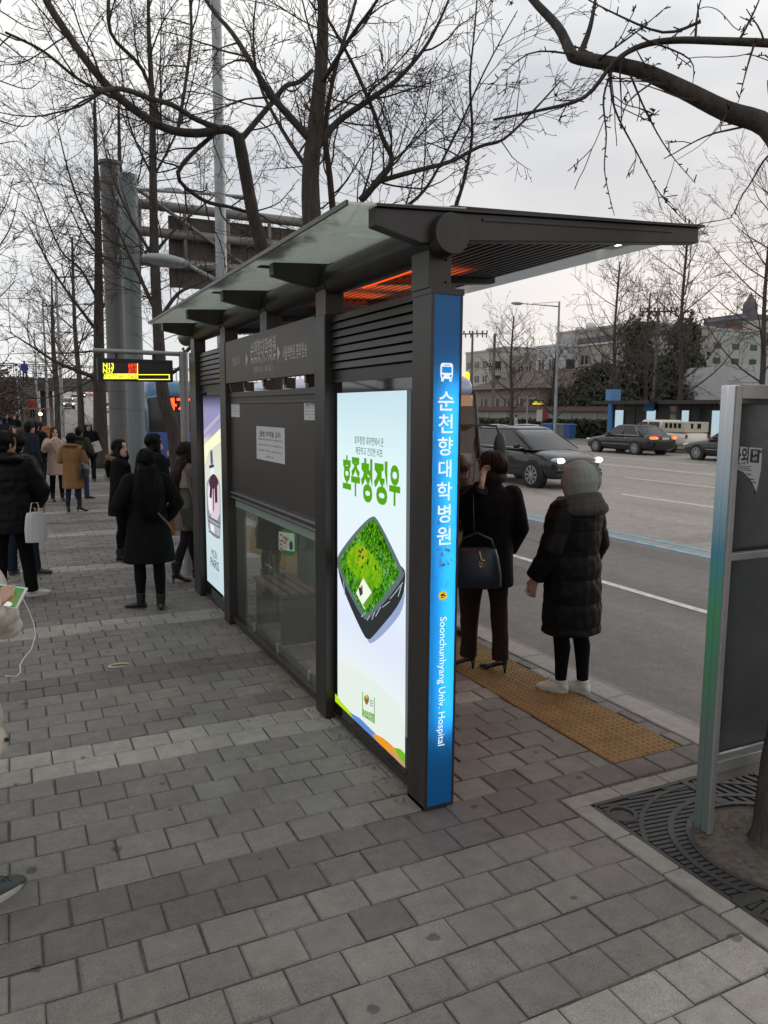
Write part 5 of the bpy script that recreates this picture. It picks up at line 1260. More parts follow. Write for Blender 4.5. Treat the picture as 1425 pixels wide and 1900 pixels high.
for q_, (pp, k) in zip([r.color_ramp.elements[0], r.color_ramp.elements[1], r.color_ramp.elements.new(.45), r.color_ramp.elements.new(.7)], [(.2, (.03, .18, .04)), (.9, (.06, .5, .08)), (.45, (.1, .35, .12)), (.7, (.30, .12, .05))]): q_.position = pp; q_.color = (*k, 1)
q = MB(); q.quad((-.076, -.043, .0046), (.076, -.043, .0046), (.076, .043, .0046), (-.076, .043, .0046)); q.build('screen', m, tb)
ptsw = [gy(40, 1106, 3.52), gy(52, 1130, 3.5), gy(62, 1155, 3.48), gy(66, 1178, 3.45), gy(58, 1205, 3.4), gy(45, 1220, 3.36), gy(37, 1234, 3.32), gy(38, 1248, 3.3), gy(30, 1255, 3.25), gy(10, 1254, 3.2)]
q = MB(); q.tube(ptsw, .0022, 6); o = q.build('charging_cable', mat('cable_white', (.62, .60, .58), .5), smooth=True); tag(o, 'thin white charging cable looping down from the tablet', 'cable')

# --- crowd further along the sidewalk
crowd = [(46, 935, 1.60, C_BEIGE, 'short', M_HAIRR, 'person in a beige jacket with a rucksack strap, waiting in the queue on the left', 40),
         (62, 940, 1.74, C_NAVY, 'short', M_HAIRB, 'man in a navy coat looking down, in the queue on the left', 60),
         (72, 915, 1.70, C_BLK, 'short', M_HAIRB, 'person in a dark jacket behind the pink coat', 30),
         (32, 930, 1.62, C_BLK2, 'long', M_HAIRN, 'woman with wavy brown hair facing the camera in the queue on the left', 170),
         (80, 905, 1.66, C_GREEN, 'short', M_HAIRN, 'person with brown hair lit from behind, at the end of the queue', 60),
         (12, 862, 1.68, C_NAVY, 'short', M_HAIRB, 'person in a navy coat walking away under the shrubs at the far left', 0),
         (22, 850, 1.66, C_BLK, 'short', M_HAIRB, 'person in black walking away below the stair', 0),
         (6, 838, 1.64, C_TAUPE, 'short', M_HAIRB, 'person in taupe far along the sidewalk at the left edge', 0),
         (17, 832, 1.70, C_GREEN, 'short', M_HAIRN, 'person in olive far along the sidewalk near the stair foot', 180),
         (30, 836, 1.70, C_BLK2, 'short', M_HAIRB, 'dark figure beside the foot of the stair', 180)]
for i, (px, py, h, c, hr, hm, lab, az) in enumerate(crowd):
    pt = g(px, py)
    person(lab, pt, D(az), h, 'people further along the sidewalk', coat=c, hem=.62+.05*(i % 3), bulk=1.1, leg=T_DARK, trouser=bool(i % 2), shoe='boot', shoem=S_BLK, hair=hr, hairm=hm, hairlen=.22, vox=.016 if pt.y < 25 else .024, hands=False, seed=30+i, face=pt.y < 25)
# --- across the road
far = [(957, 808, 1.70, mat('coat_white', (.6, .58, .56), .8), 'person in a white jacket standing by the hedge across the road', 150), (946, 806, 1.70, C_BLK, 'person in dark clothes beside the white jacket across the road', 140),
       (1000, 806, 1.66, C_BEIGE, 'person in beige waiting by the red sign across the road', 160), (1014, 808, 1.68, C_NAVY, 'person in navy waiting near the blue bins across the road', 190), (1051, 806, 1.66, C_CAMEL, 'person in brown standing behind the bins across the road', 180),
       (1335, 828, 1.76, C_NAVY, 'man in a dark suit on the far sidewalk beside the white pickup', 190)]
for i, (px, py, h, c, lab, az) in enumerate(far):
    pt = g(px, py); sc_f = 1.0
    person(lab, pt, D(az), h, 'people across the road', coat=c, hem=.66, leg=T_DARK, trouser=True, hair='short', vox=.024, hands=False, face=False, seed=60+i)
# ================================================================== vehicles
M_CARBLK = mat('car_paint_black', (.006, .0062, .007), .25, coat=.45, var=.05); M_CARGREY = mat('car_paint_graphite', (.014, .016, .019), .27, metal=.1, coat=.6)
M_CARWHT = mat('car_paint_white', (.62, .61, .58), .3, coat=.8); M_CARSIL = mat('car_paint_silver', (.35, .36, .37), .3, metal=.5, coat=.8); M_CARRED = mat('car_paint_red', (.25, .03, .03), .3, coat=.8)
M_CREAM = mat('truck_paint_cream', (.70, .68, .60), .4, coat=.3)
M_CGLASS = mat('car_glass', (.008, .009, .010), .08, coat=.15); M_TRIM = mat('black_trim', (.012, .012, .013), .5)
E_HEAD = emis('headlamp_on', (1.0, .93, .78), 9.0); E_TAIL = emis('tail_lamp_on', (1.0, .10, .035), 3.0); E_TAIL2 = emis('tail_lamp_amber', (1.0, .32, .06), 2.2)
M_LAMP0 = mat('lamp_clear', (.5, .52, .54), .12, coat=1); M_LAMPR = mat('lamp_red', (.25, .012, .012), .2, coat=1); M_PLATE = mat('number_plate', (.6, .6, .58), .5)
SPEC = {
 'sedan': dict(st=[(-2.45, .50, .36, .56), (-2.41, .74, .26, .68), (-2.24, .855, .20, .76), (-1.9, .905, .19, .82), (-1.5, .925, .19, .87), (-.95, .93, .19, .945), (.2, .93, .19, .965), (1.2, .93, .19, .985), (1.65, .925, .20, 1.02), (2.15, .885, .24, 1.02), (2.36, .82, .30, .96), (2.44, .70, .38, .86)],
               gb=(-1.02, 1.86, .86), gr=(-.18, 1.08, .62), zb=.95, zr=1.475, wb=(-1.50, 1.36), wr=.335, wx=.80),
 'suv': dict(st=[(-2.35, .50, .44, .72), (-2.29, .76, .32, .84), (-2.10, .875, .26, .93), (-1.8, .925, .25, .99), (-1.35, .94, .25, 1.04), (-.95, .945, .25, 1.09), (.2, .945, .25, 1.13), (1.4, .94, .26, 1.15), (2.0, .92, .30, 1.16), (2.25, .88, .36, 1.14), (2.34, .78, .45, 1.05)],
             gb=(-1.28, 2.26, .88), gr=(-.12, 1.60, .66), zb=1.08, zr=1.67, wb=(-1.42, 1.30), wr=.37, wx=.82)}
def car_ring(y, w, z0, z1):
    h = z1 - z0
    half = [(0, z1), (.55*w, z1-.004), (.84*w, z1-.03*h/.7), (.955*w, z1-.14*h), (1.0*w, z1-.36*h), (.995*w, z0+.30*h), (.955*w, z0+.10*h), (.80*w, z0), (0, z0)]
    return [Vector((x, y, z)) for x, z in half] + [Vector((-x, y, z)) for x, z in half[-2:0:-1]]
def plan(y0, y1, w, z, n=6, r=.16):
    """rounded rectangle in plan, for the cabin"""
    out = []
    for cx, cy_, a0 in ((w-r, y1-r, 0), (-(w-r), y1-r, 90), (-(w-r), y0+r, 180), (w-r, y0+r, 270)):
        for k in range(n): a = rad(a0 + 90*k/(n-1)); out.append(Vector((cx+r*math.cos(a), cy_+r*math.sin(a), z)))
    return out
def wheel(parent, x, y, r, w=.21, seed=0):
    t = MB(); s = 1 if x > 0 else -1
    t.tube([(x-s*w*.5, y, r), (x-s*w*.42, y, r), (x+s*w*.3, y, r), (x+s*w*.46, y, r), (x+s*w*.5, y, r)], [r*.90, r, r, r*.95, r*.72], 28)
    o = t.build('wheel', M_RUB, parent); autosmooth(o, 35)
    t = MB(); t.tube([(x+s*w*.42, y, r), (x+s*w*.505, y, r)], [r*.70, r*.71], 24, 0); 
    t2 = MB(); c = Vector((x+s*w*.52, y, r))
    for k in range(9):
        a = 2*PI*k/9; d = Vector((0, math.cos(a), math.sin(a))); q = Vector((0, -math.sin(a), math.cos(a)))
        t2.add([c+d*r*.08+q*r*.05, c+d*r*.64+q*r*.075, c+d*r*.64-q*r*.075, c+d*r*.08-q*r*.05], [(0, 1, 2, 3)])
    t2.tube([(x+s*w*.50, y, r), (x+s*w*.55, y, r)], [r*.15, r*.13], 12)
    for k in range(24):
        a0, a1 = 2*PI*k/24, 2*PI*(k+1)/24
        t2.add([c+Vector((0, math.cos(a)*rr*r, math.sin(a)*rr*r)) for a, rr in ((a0, .62), (a1, .62), (a1, .70), (a0, .70))], [(0, 1, 2, 3)])
    rm = t.build('rim', M_BLACKM, o); t2.build('spokes', M_STEEL, rm)
def car(kind, label, loc, az, paint=M_CARBLK, head_on=False, tail_on=False, group=None, plate=True, chrome=True):
    S = SPEC[kind]; root = thing('car' if kind == 'sedan' else 'sport_utility_vehicle', label, 'car', loc, PI - az, group)
    st = S['st']; b = MB(); b.loft([car_ring(*s) for s in st]); o = b.build('body', paint, root, smooth=True)
    m_ = o.modifiers.new('sub', 'SUBSURF'); m_.levels = 1; m_.render_levels = 1
    y0, y1, w0 = S['gb']; r0, r1, w1 = S['gr']; zb, zr = S['zb'], S['zr']
    L = lambda a, c, t: a + (c-a)*t
    g_ = MB(); rings = []
    for t in (-.06, .0, .5, .86): rings.append(plan(L(y0, r0, t), L(y1, r1, t), L(w0, w1, t) + .012*math.sin(PI*max(0, t)), L(zb, zr, t)))
    g_.loft(rings); o = g_.build('window_band', M_CGLASS, root); autosmooth(o, 30)
    rf = MB(); rings = [plan(L(y0, r0, t), L(y1, r1, t), L(w0, w1, t)+.006, L(zb, zr, t)) for t in (.855, .93)]
    rings += [plan(r0+.10, r1-.10, w1-.05, zr-.005, r=.14), plan(r0+.35, r1-.35, w1-.25, zr+.012, r=.12)]
    rf.loft(rings); o = rf.build('roof', paint, root, smooth=True)
    for s in (1, -1):
        ym = (y0+y1)/2 - .05; pmat = paint if kind == 'sedan' else M_TRIM
        for pth, rr in (([(s*(w0-.05), y0+.04, zb-.02), (s*(L(w0, w1, .5)-.035), L(y0, r0, .5)+.04, L(zb, zr, .5)), (s*(w1-.02), r0+.07, zr-.05)], (.045, .03)),
                        ([(s*(w0-.02), y1-.10, zb-.02), (s*(L(w0, w1, .5)-.01), L(y1, r1, .5)-.10, L(zb, zr, .5)), (s*(w1-.02), r1-.07, zr-.05)], (.07, .05)),
                        ([(s*(w0+.006), ym, zb), (s*(L(w0, w1, .55)+.012), ym+.02, L(zb, zr, .5)), (s*(w1-.0), ym+.03, zr-.06)], (.035, .02))):
            p_ = MB(); p_.tube(pth, [rr]*3, 8); p_.build('roof_pillar', pmat, root, smooth=True)
        if chrome:
            p_ = MB(); p_.tube([(s*(w0+.012), y0+.35, zb+.01), (s*(w0+.016), (y0+y1)/2, zb+.012), (s*(w0+.012), y1-.35, zb+.02), (s*(L(w0, w1, .5)+.018), L(y1, r1, .5)-.22, L(zb, zr, .5)), (s*(w1+.0), r1-.2, zr-.07), (s*(w1+.012), (r0+r1)/2, zr-.045), (s*(w1+.0), r0+.25, zr-.07)], .010, 6); p_.build('chrome_trim', M_CHROME, root, smooth=True)
            p_ = MB(); p_.box((s*.945-.008, -1.0, .50), (s*.945+.008, 1.0, .52)); p_.build('side_moulding', M_CHROME if kind == 'sedan' else M_TRIM, root)
        q = MB(); q.ell((s*(w0+.13), y0+.52, zb+.075), (.11, .07, .075), 12, 8); q.box((s*(w0+.03)-.05, y0+.50, zb+.02), (s*(w0+.03)+.05, y0+.55, zb+.05)); q.build('side_mirror', paint, root, smooth=True)
        for yy in (-.45, .45):
            q = MB(); q.box((s*.955-.012, yy+.22, zb-.14), (s*.955+.012, yy+.40, zb-.115)); q.build('door_handle', M_CHROME if chrome else paint, root, bevel=.005)
    for y in S['wb']:
        for s in (1, -1):
            a_ = MB(); a_.tube([(s*(S['wx']-.10), y, S['wr']), (s*.925, y, S['wr']), (s*.952, y, S['wr'])], [S['wr']+.05, S['wr']+.055, S['wr']+.04], 28); a_.build('wheel_arch', M_TRIM, root)
            wheel(root, s*(S['wx']+.06), y, S['wr'])
    yF, yR = st[0][0], st[-1][0]; hz = .66 if kind == 'sedan' else .80; tz = .86 if kind == 'sedan' else 1.0
    for s in (1, -1):
        q = MB(); q.ell((s*.70, yF+.15, hz), (.20, .15, .075), 14, 8, 0, Matrix.Rotation(s*.35, 3, 'Z')); hl = q.build('headlight', M_LAMP0, root, smooth=True)
        q = MB(); q.ell((s*.68, yF+.06, hz), (.13, .09, .070), 14, 8); q.build('headlight_lens', E_HEAD if head_on else M_LAMP0, hl, smooth=True)
        q = MB(); q.ell((s*.66, yR-.10, tz), (.24, .12, .075), 14, 8, 0, Matrix.Rotation(-s*.28, 3, 'Z')); q.build('taillight', E_TAIL if tail_on else M_LAMPR, root, smooth=True)
        if tail_on: q = MB(); q.ell((s*.58, yR-.03, tz), (.10, .07, .04), 12, 8); q.build('taillight_lens', E_TAIL2, root, smooth=True)
    if kind == 'suv':
        q = MB(); q.box((-.46, yF-.01, .52), (.46, yF+.12, .78)); gr = q.build('grille', M_TRIM, root, bevel=.02)
        q = MB()
        for z in (.55, .62, .69, .75): q.box((-.44, yF-.03, z), (.44, yF-.01, z+.022))
        q.build('grille_bar', M_CHROME, gr)
        q = MB(); q.box((-.80, yF+.03, .36), (.80, yF+.12, .46)); 
        for s in (1, -1): q.ell((s*.68, yF+.06, .52), (.12, .05, .06), 10, 6)
        q.build('lower_grille', M_TRIM, root)
        for s in (1, -1):
            q = MB(); q.tube([(s*(w1-.08), r0+.35, zr+.02), (s*(w1-.08), (r0+r1)/2, zr+.045), (s*(w1-.08), r1-.2, zr+.02)], .018, 8); q.build('roof_rail', M_CHROME, root, smooth=True)
    else:
        q = MB(); q.box((-.40, yF-.015, .50), (.40, yF+.10, .68)); q.build('grille', M_CHROME, root, bevel=.01)
    if plate:
        q = MB(); q.box((-.26, yF-.06, .42), (.26, yF-.045, .52)); q.build('number_plate', M_PLATE, root)
        q = MB(); q.box((-.22, yR-.005, tz-.08), (.22, yR+.02, tz+.03)); q.build('number_plate', M_PLATE, root)
    return root
RZ = -.13
car('suv', 'black sport utility vehicle with its headlights on, driving towards the camera', (13.95, 19.0, RZ), rad(178), M_CARGREY, head_on=True)
car('sedan', 'black sedan with glowing tail lamps and a chrome window line, driving away across the road', (28.9, 30.6, RZ), rad(0), M_CARBLK, tail_on=True)
car('sedan', 'dark sedan cut off by the notice stand, following the sedan with the glowing tail lamps', (28.6, 23.6, RZ), rad(0), M_CARBLK)
car('sedan', 'white car half hidden behind the black sport utility vehicle', (18.8, 26.6, RZ), rad(180), M_CARWHT)
# cream double-cab pickup on the far lane
tr = thing('pickup_truck', 'cream double cab pickup with a slatted box on its bed on the far lane', 'pickup truck', (33.0 - .9, 31.6, RZ), PI)
b = MB(); st = [(-2.45, .62, .45, .78), (-2.40, .80, .38, .95), (-2.1, .86, .34, 1.03), (-1.3, .88, .32, 1.12), (-.6, .88, .32, 1.14), (.8, .88, .34, 1.14), (2.4, .88, .40, 1.05), (2.48, .84, .42, 1.0)]
b.loft([car_ring(*s) for s in st]); b.build('body', M_CREAM, tr, smooth=True)
b = MB(); b.loft([plan(-1.55, .78, .84, 1.10), plan(-1.0, .74, .74, 1.50), plan(-.7, .72, .70, 1.70)]); b.build('cab', M_CREAM, tr, smooth=True)
for s in (1, -1):
    for ya, yb in ((-1.02, -.28), (-.18, .58)):
        q = MB(); zz = (1.18, 1.60); xo = lambda z: s*(.845 - (z-1.10)*.21 + .012)
        q.add([(xo(zz[0]), ya-.05, zz[0]), (xo(zz[0]), yb, zz[0]), (xo(zz[1]), yb, zz[1]), (xo(zz[1]), ya+.22 if ya < -.5 else ya, zz[1])], [(0, 1, 2, 3)]); q.build('side_window', M_CGLASS, tr)
    for y in (-1.6, 1.5): wheel(tr, s*.80, y, .34)
q = MB(); q.box((-.62, .80, 1.22), (.62, .815, 1.60)); q.build('rear_window', M_CGLASS, tr)
q = MB(); q.box((-.84, .86, 1.08), (.84, 2.42, 1.62)); bx = q.build('load_box', mat('load_box_tan', (.50, .46, .36), .7, var=.12), tr, bevel=.02)
for y in (1.05, 1.35, 1.65, 1.95): q = MB(); q.box((-.845, y, 1.30), (.845, y+.2, 1.55)); q.build('box_opening', M_CGLASS, bx)
for y in (.9, 1.62): q = MB(); q.box((-.28+(y-.9), 2.421, 1.28), (-.02+(y-.9)*.4, 2.43, 1.54)); q.build('box_opening', M_CGLASS, bx)
for s in (1, -1): q = MB(); q.box((s*.78-.07, 2.47, .78), (s*.78+.07, 2.50, .98)); q.build('taillight', M_LAMPR, tr)

# ---- buses
def bring(y, w, z0, z1, r=.22, n=5):
    out = []
    for cx, cz, a0 in ((w-r, z1-r, 0), (-(w-r), z1-r, 90), (-(w-.06), z0+.06, 180), (w-.06, z0+.06, 270)):
        q = r if a0 < 180 else .06
        for k in range(n): a = rad(a0+90*k/(n-1)); out.append(Vector((cx+q*math.cos(a), y, cz+q*math.sin(a))))
    return out
M_BUSB = mat('bus_paint_blue', (.028, .085, .36), .3, coat=.7); M_BUSL = mat('bus_paint_pale_blue', (.17, .33, .52), .35, coat=.6); M_LILAC = mat('bus_paint_lilac', (.33, .38, .60), .35, coat=.6)
M_BINT = mat('bus_interior_self_lit', (.62, .33, .16), .8, emit=.6)  # cabin surfaces glow by themselves, standing in for interior lamps
# midibus waiting beyond the shelter
mbus = thing('midibus', 'pale blue midibus with an amber roof beacon waiting at the kerb beyond the shelter', 'bus', (5.42, 9.75, RZ), 0)
W_, H_ = 1.06, 2.66
b = MB(); b.loft([bring(0.10, W_-.05, .36, .80, .05), bring(.0, W_-.01, .40, .80, .05), bring(0.0, W_-.01, .40, .98, .05)][:0] or [bring(.02, W_-.03, .32, .90, .04), bring(.12, W_, .30, .92, .04), bring(7.0, W_, .30, .92, .04)]); b.build('lower_body', M_LILAC, mbus, smooth=False, bevel=.02)
b = MB(); b.loft([bring(.30, W_-.16, 2.38, H_-.10, .10), bring(.40, W_-.10, 2.36, H_-.02, .16), bring(.8, W_-.06, 2.36, H_, .2), bring(7.0, W_-.06, 2.36, H_, .2)]); b.build('roof', M_LILAC, mbus, smooth=True)
M_BWIN = glass('windscreen', tint=(.62, .60, .58), refl=(1, 1, 1), rough=.03, ior=1.5)
b = MB(); n_ = 10
for i in range(n_):
    xa, xb = -W_+.05 + (2*W_-.10)*i/n_, -W_+.05 + (2*W_-.10)*(i+1)/n_; yy = lambda x: .02 + .10*(abs(x)/W_)**3; sl = .26
    b.quad((xa, yy(xa), .90), (xb, yy(xb), .90), (xb*.97, yy(xb)+sl, 2.40), (xa*.97, yy(xa)+sl, 2.40))
b.build('windscreen', M_BWIN, mbus, smooth=True)
b = MB(); b.box((-W_+.12, 1.9, .5), (W_-.12, 1.95, 2.36)); b.box((-W_+.12, .5, .84), (W_-.12, 1.9, .88)); b.box((-W_+.12, .34, 2.20), (W_-.12, 1.9, 2.36))
for x in (-.55, .45): b.box((x-.25, 1.3, .9), (x+.25, 1.45, 1.75))
b.build('cabin_interior', M_BINT, mbus)
for s in (1, -1):
    b = MB(); b.tube([(s*(W_-.035), .12, .88), (s*(W_-.06), .26, 1.6), (s*(W_-.07), .40, 2.42)], [(.035, .05)]*3, 8); b.build('windscreen_pillar', M_TRIM, mbus, smooth=True)
    b = MB(); b.quad((s*W_, .2, .92), (s*W_, 6.9, .92), (s*(W_-.06), 6.9, 2.38), (s*(W_-.09), .42, 2.38)); b.build('side_window', M_CGLASS, mbus)
b = MB(); b.box((-W_+.08, .02, 1.90), (W_-.08, .20, 1.93)); b.build('visor_edge', M_TRIM, mbus)
b = MB(); b.tube([(W_-.04, .25, 1.92), (W_+.16, .10, 1.90), (W_+.20, .06, 1.75)], .018, 8); b.tube([(W_-.02, .2, 1.35), (W_+.18, .08, 1.40), (W_+.2, .06, 1.5)], .014, 8); mir = b.build('mirror_arm', M_TRIM, mbus, smooth=True)
b = MB(); b.ell((W_+.20, .05, 1.58), (.105, .07, .235), 14, 10); b.build('mirror', M_TRIM, mir, smooth=True)
b = MB(); b.tube([(.93, .50, H_-.08), (.93, .50, H_+.02), (.93, .50, H_+.06)], [.042, .040, .02], 14); b.build('beacon', emis('beacon_amber', (1.0, .30, .02), 3), mbus, smooth=True)
for x, z, w, h in ((.45, 1.12, .17, .12), (.72, 1.20, .15, .14), (.42, 1.38, .14, .1), (.75, 1.42, .2, .14)):
    b = MB(); b.box((x-w/2, .20, z-h/2), (x+w/2, .205, z+h/2)); b.build('windscreen_notice', M_PAPER, mbus)
b = MB(); b.tube([(-.45+.20*math.cos(t), .62+.05*math.sin(t), 1.15+.19*math.sin(t)) for t in [PI*i/10 for i in range(21)]], .016, 6); b.build('steering_wheel', M_TRIM, mbus, smooth=True)
b = MB(); b.tube([(.1, .0, .92), (.55, .01, 1.15), (.9, .06, 1.42)], .010, 6); b.tube([(.75, .02, .92), (.82, .06, 1.2), (.88, .12, 1.6)], .008, 6); b.build('wiper', M_TRIM, mbus, smooth=True)
for s in (1, -1):
    b = MB(); b.ell((s*.8, .03, .60), (.16, .05, .09), 12, 8); b.build('headlight', M_LAMP0, mbus, smooth=True)
    for y in (1.2, 5.2): wheel(mbus, s*.92, y, .38)
# blue city bus with its route number alight
def city_bus(label, loc, az, number=None, tail=False):
    r_ = thing('city_bus', label, 'bus', loc, PI-az); W_, H_ = 1.22, 3.15
    b = MB(); b.loft([bring(.04, W_-.06, .34, 1.28, .03), bring(.16, W_, .32, 1.30, .03), bring(10.5, W_, .32, 1.30, .03)]); b.build('lower_body', M_BUSB, r_, bevel=.02)
    b = MB(); b.loft([bring(.20, W_-.16, 2.55, H_-.12, .12), bring(.36, W_-.06, 2.48, H_-.02, .22), bring(.8, W_, 2.45, H_, .25), bring(10.5, W_, 2.45, H_, .25)]); b.build('roof', M_BUSL, r_, smooth=True)
    b = MB(); b.loft([bring(.10, W_-.06, 1.29, 2.50, .05), bring(.2, W_-.015, 1.29, 2.52, .05), bring(10.48, W_-.015, 1.29, 2.52, .05)]); o = b.build('window_band', M_CGLASS, r_); autosmooth(o, 30)
    for s in (1, -1):
        b = MB(); b.tube([(s*(W_-.05), .12, 1.28), (s*(W_-.05), .14, 2.2), (s*(W_-.14), .2, 2.52), (s*(W_-.5), .18, 2.58)], [.05]*4, 8); b.build('front_frame', M_BUSL, r_, smooth=True)
        b = MB(); b.ell((s*.85, .03, .72), (.18, .05, .10), 12, 8); b.build('headlight' if not tail else 'taillight', M_LAMP0 if not tail else E_TAIL, r_, smooth=True)
        for y in (2.2, 7.6): wheel(r_, s*1.08, y, .48, .26)
        for y in (1.6, 3.2, 4.8, 6.4, 8.0, 9.5): b = MB(); b.box((s*W_-.012, y-.05, 1.30), (s*W_+.004, y+.05, 2.5)); b.build('window_post', M_BUSB, r_)
    b = MB(); b.box((-.02, .055, 1.29), (.02, .095, 2.30)); b.build('screen_post', M_TRIM, r_)
    b = MB(); b.box((-.55, .01, .44), (-.18, .035, .62) if False else (-.15, .035, .62)); b.build('number_plate', mat('plate_yellow', (.62, .33, .02), .5), r_)
    b = MB(); b.box((-.74, .06, 2.02), (.74, .098, 2.56)); bd = b.build('route_display', M_BLACKM, r_)
    if number:
        b = MB(); put_text(b, number, (0, .055, 2.29), (1, 0, 0), (0, 0, 1), 1.34, .44, 0, .03); b.build('route_number', emis('led_red', (1.0, .055, .012), 4), bd)
    return r_
city_bus('blue city bus with a red lit route number, seen between the tree trunks', (5.62, 28.6, RZ), rad(180), '471')
city_bus('blue city bus far down the road beside the midibus', (31.2, 78, RZ), rad(0), None, True)

# ---- distant traffic on the climbing road
dist = [('sedan', 12.4, 118, 180, M_CARWHT, 'white car with headlights on coming down the distant slope'), ('sedan', 15.8, 96, 180, M_CARSIL, 'silver car with headlights on under the footbridge'), ('suv', 8.3, 132, 180, M_CARSIL, 'silver sport utility vehicle with headlights in the near lane far off'),
        ('sedan', 20.2, 150, 0, M_CARRED, 'dark red car with tail lamps climbing the distant slope'), ('sedan', 23.6, 128, 0, M_CARBLK, 'dark car with tail lamps climbing towards the bridge'), ('sedan', 27.2, 165, 0, M_CARSIL, 'silver car with tail lamps far up the slope'),
        ('suv', 23.6, 190, 0, M_CARWHT, 'white sport utility vehicle with tail lamps near the top of the slope'), ('sedan', 12.2, 170, 180, M_CARWHT, 'white car with headlights near the top of the slope'), ('sedan', 16.0, 205, 180, M_CARBLK, 'dark car with headlights near the top of the slope'), ('sedan', 20.0, 230, 0, M_CARWHT, 'white car with tail lamps at the top of the slope'), ('sedan', 27.0, 215, 0, M_CARRED, 'red car at the top of the slope')]
proto = {}
for k, x, y, a, pm_, lab in dist:
    c = car(k, lab, (x, y, RZ + terr(y)), rad(a), pm_, head_on=a == 180, tail_on=a == 0, group='cars on the distant slope', chrome=False)
    c.rotation_euler[0] = math.atan(.036) * (1 if a == 180 else -1)
# ================================================================== trees
def bark(name, col, b=.9): return mat(name, col, .9, var=.4, vscale=9, bump=b, bscale=26, stretch=(2.2, 2.2, .45), spec=.2)
M_BARK = bark('bark_ginkgo', (.060, .050, .043)); M_TWIG = mat('twig_brown', (.045, .034, .030), .85, var=.3, vscale=20, spec=.2)
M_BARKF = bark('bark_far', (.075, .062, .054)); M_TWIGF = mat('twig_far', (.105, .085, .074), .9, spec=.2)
def ttube(mb, pts, r0, r1, n):
    m = len(pts); mb.tube(pts, [r0 + (r1-r0)*i/(m-1) for i in range(m)], n, 0, n > 4)
def twig(mb, p, d, L, r, rnd, lvl, P):
    n = max(3, int(L/P['seg'])); pts = [p.copy()]; dd = d.copy(); q = p.copy(); st = L/n
    curl = Vector((rnd.gauss(0, 1), rnd.gauss(0, 1), rnd.gauss(0, 1)))*P['curl']
    for i in range(n):
        dd = (dd + Vector((rnd.gauss(0, 1), rnd.gauss(0, 1), rnd.gauss(0, 1)))*P['wob'] + Vector((0, 0, P['up']*(1 if lvl < 2 else .6))) + curl/n).normalized()
        q = q + dd*st; pts.append(q.copy())
    ttube(mb, pts, r, max(P['rmin'], r*.35), 6 if r > .02 else (4 if r > .009 else 3))
    if lvl >= P['lv']:
        if P['spur']:
            for i in range(1, n+1):
                for _ in range(P['spur']):
                    a = pts[i] + (pts[i-1]-pts[i])*rnd.random(); e_ = Vector((rnd.gauss(0, 1), rnd.gauss(0, 1), rnd.gauss(0, 1)+.3)).normalized(); w = e_.cross(Vector((.3, .5, .8))).normalized()*P['spr']; u = e_.cross(w).normalized()*P['spr']; l_ = P['spl']*rnd.uniform(.5, 1.3)
                    mb.add([a+w, a-w*.5+u*.86, a-w*.5-u*.86, a+e_*l_+w*.7, a+e_*l_-w*.35+u*.6, a+e_*l_-w*.35-u*.6], [(0, 1, 4, 3), (1, 2, 5, 4), (2, 0, 3, 5), (3, 4, 5)])
        return
    k = max(1, int(L*P['dens'][min(lvl, len(P['dens'])-1)]))
    for i in range(k):
        t = rnd.uniform(.22, 1.0)*(len(pts)-1); j = min(int(t), len(pts)-2); a = pts[j].lerp(pts[j+1], t-j); ax = (pts[j+1]-pts[j]).normalized()
        side = ax.cross(Vector((rnd.gauss(0, 1), rnd.gauss(0, 1), rnd.gauss(0, 1)))).normalized()
        ang = rnd.uniform(*P['ang']); d2 = (ax*math.cos(ang) + side*math.sin(ang)).normalized()
        twig(mb, a, d2, L*rnd.uniform(*P['ratio'])*(1.1-.5*t/(len(pts)-1)), max(P['rmin'], r*(1-.6*t/(len(pts)-1))*.5), rnd, lvl+1, P)
NEAR = dict(seg=.10, wob=.10, up=.035, curl=.35, rmin=.0030, lv=2, spur=1, spr=.0028, spl=.026, dens=(7.0, 8.0), ang=(.5, 1.1), ratio=(.32, .62))
MID = dict(seg=.16, wob=.10, up=.04, curl=.35, rmin=.0045, lv=2, spur=1, spr=.004, spl=.035, dens=(4.6, 5.2), ang=(.5, 1.05), ratio=(.35, .65))
FARP = dict(seg=.45, wob=.08, up=.05, curl=.3, rmin=.009, lv=2, spur=0, spr=.01, spl=.1, dens=(3.0, 2.6), ang=(.4, .85), ratio=(.35, .6))
def smooth_path(pts, k=4):
    out = []
    for i in range(len(pts)-1):
        p0, p1, p2, p3 = pts[max(0, i-1)], pts[i], pts[i+1], pts[min(len(pts)-1, i+2)]
        for j in range(k):
            t = j/k; out.append(.5*((2*p1) + (p2-p0)*t + (2*p0-5*p1+4*p2-p3)*t*t + (3*p1-p0-3*p2+p3)*t**3))
    out.append(pts[-1].copy()); return out
def spurs_along(mb, q, off, step, rnd, P):
    for i in range(len(q)-1):
        L = (q[i+1]-q[i]).length; k = L/step; k = int(k) + (rnd.random() < k-int(k))
        for _ in range(k):
            a = q[i].lerp(q[i+1], rnd.random()) - off; e_ = Vector((rnd.gauss(0, 1), rnd.gauss(0, 1), rnd.gauss(0, 1)+.3)).normalized(); w = e_.cross(Vector((.3, .5, .8))).normalized()*P['spr']; u = e_.cross(w).normalized()*P['spr']; l_ = P['spl']*rnd.uniform(.6, 1.5)
            mb.add([a+w, a-w*.5+u*.86, a-w*.5-u*.86, a+e_*l_+w*.7, a+e_*l_-w*.35+u*.6, a+e_*l_-w*.35-u*.6], [(0, 1, 4, 3), (1, 2, 5, 4), (2, 0, 3, 5), (3, 4, 5)])
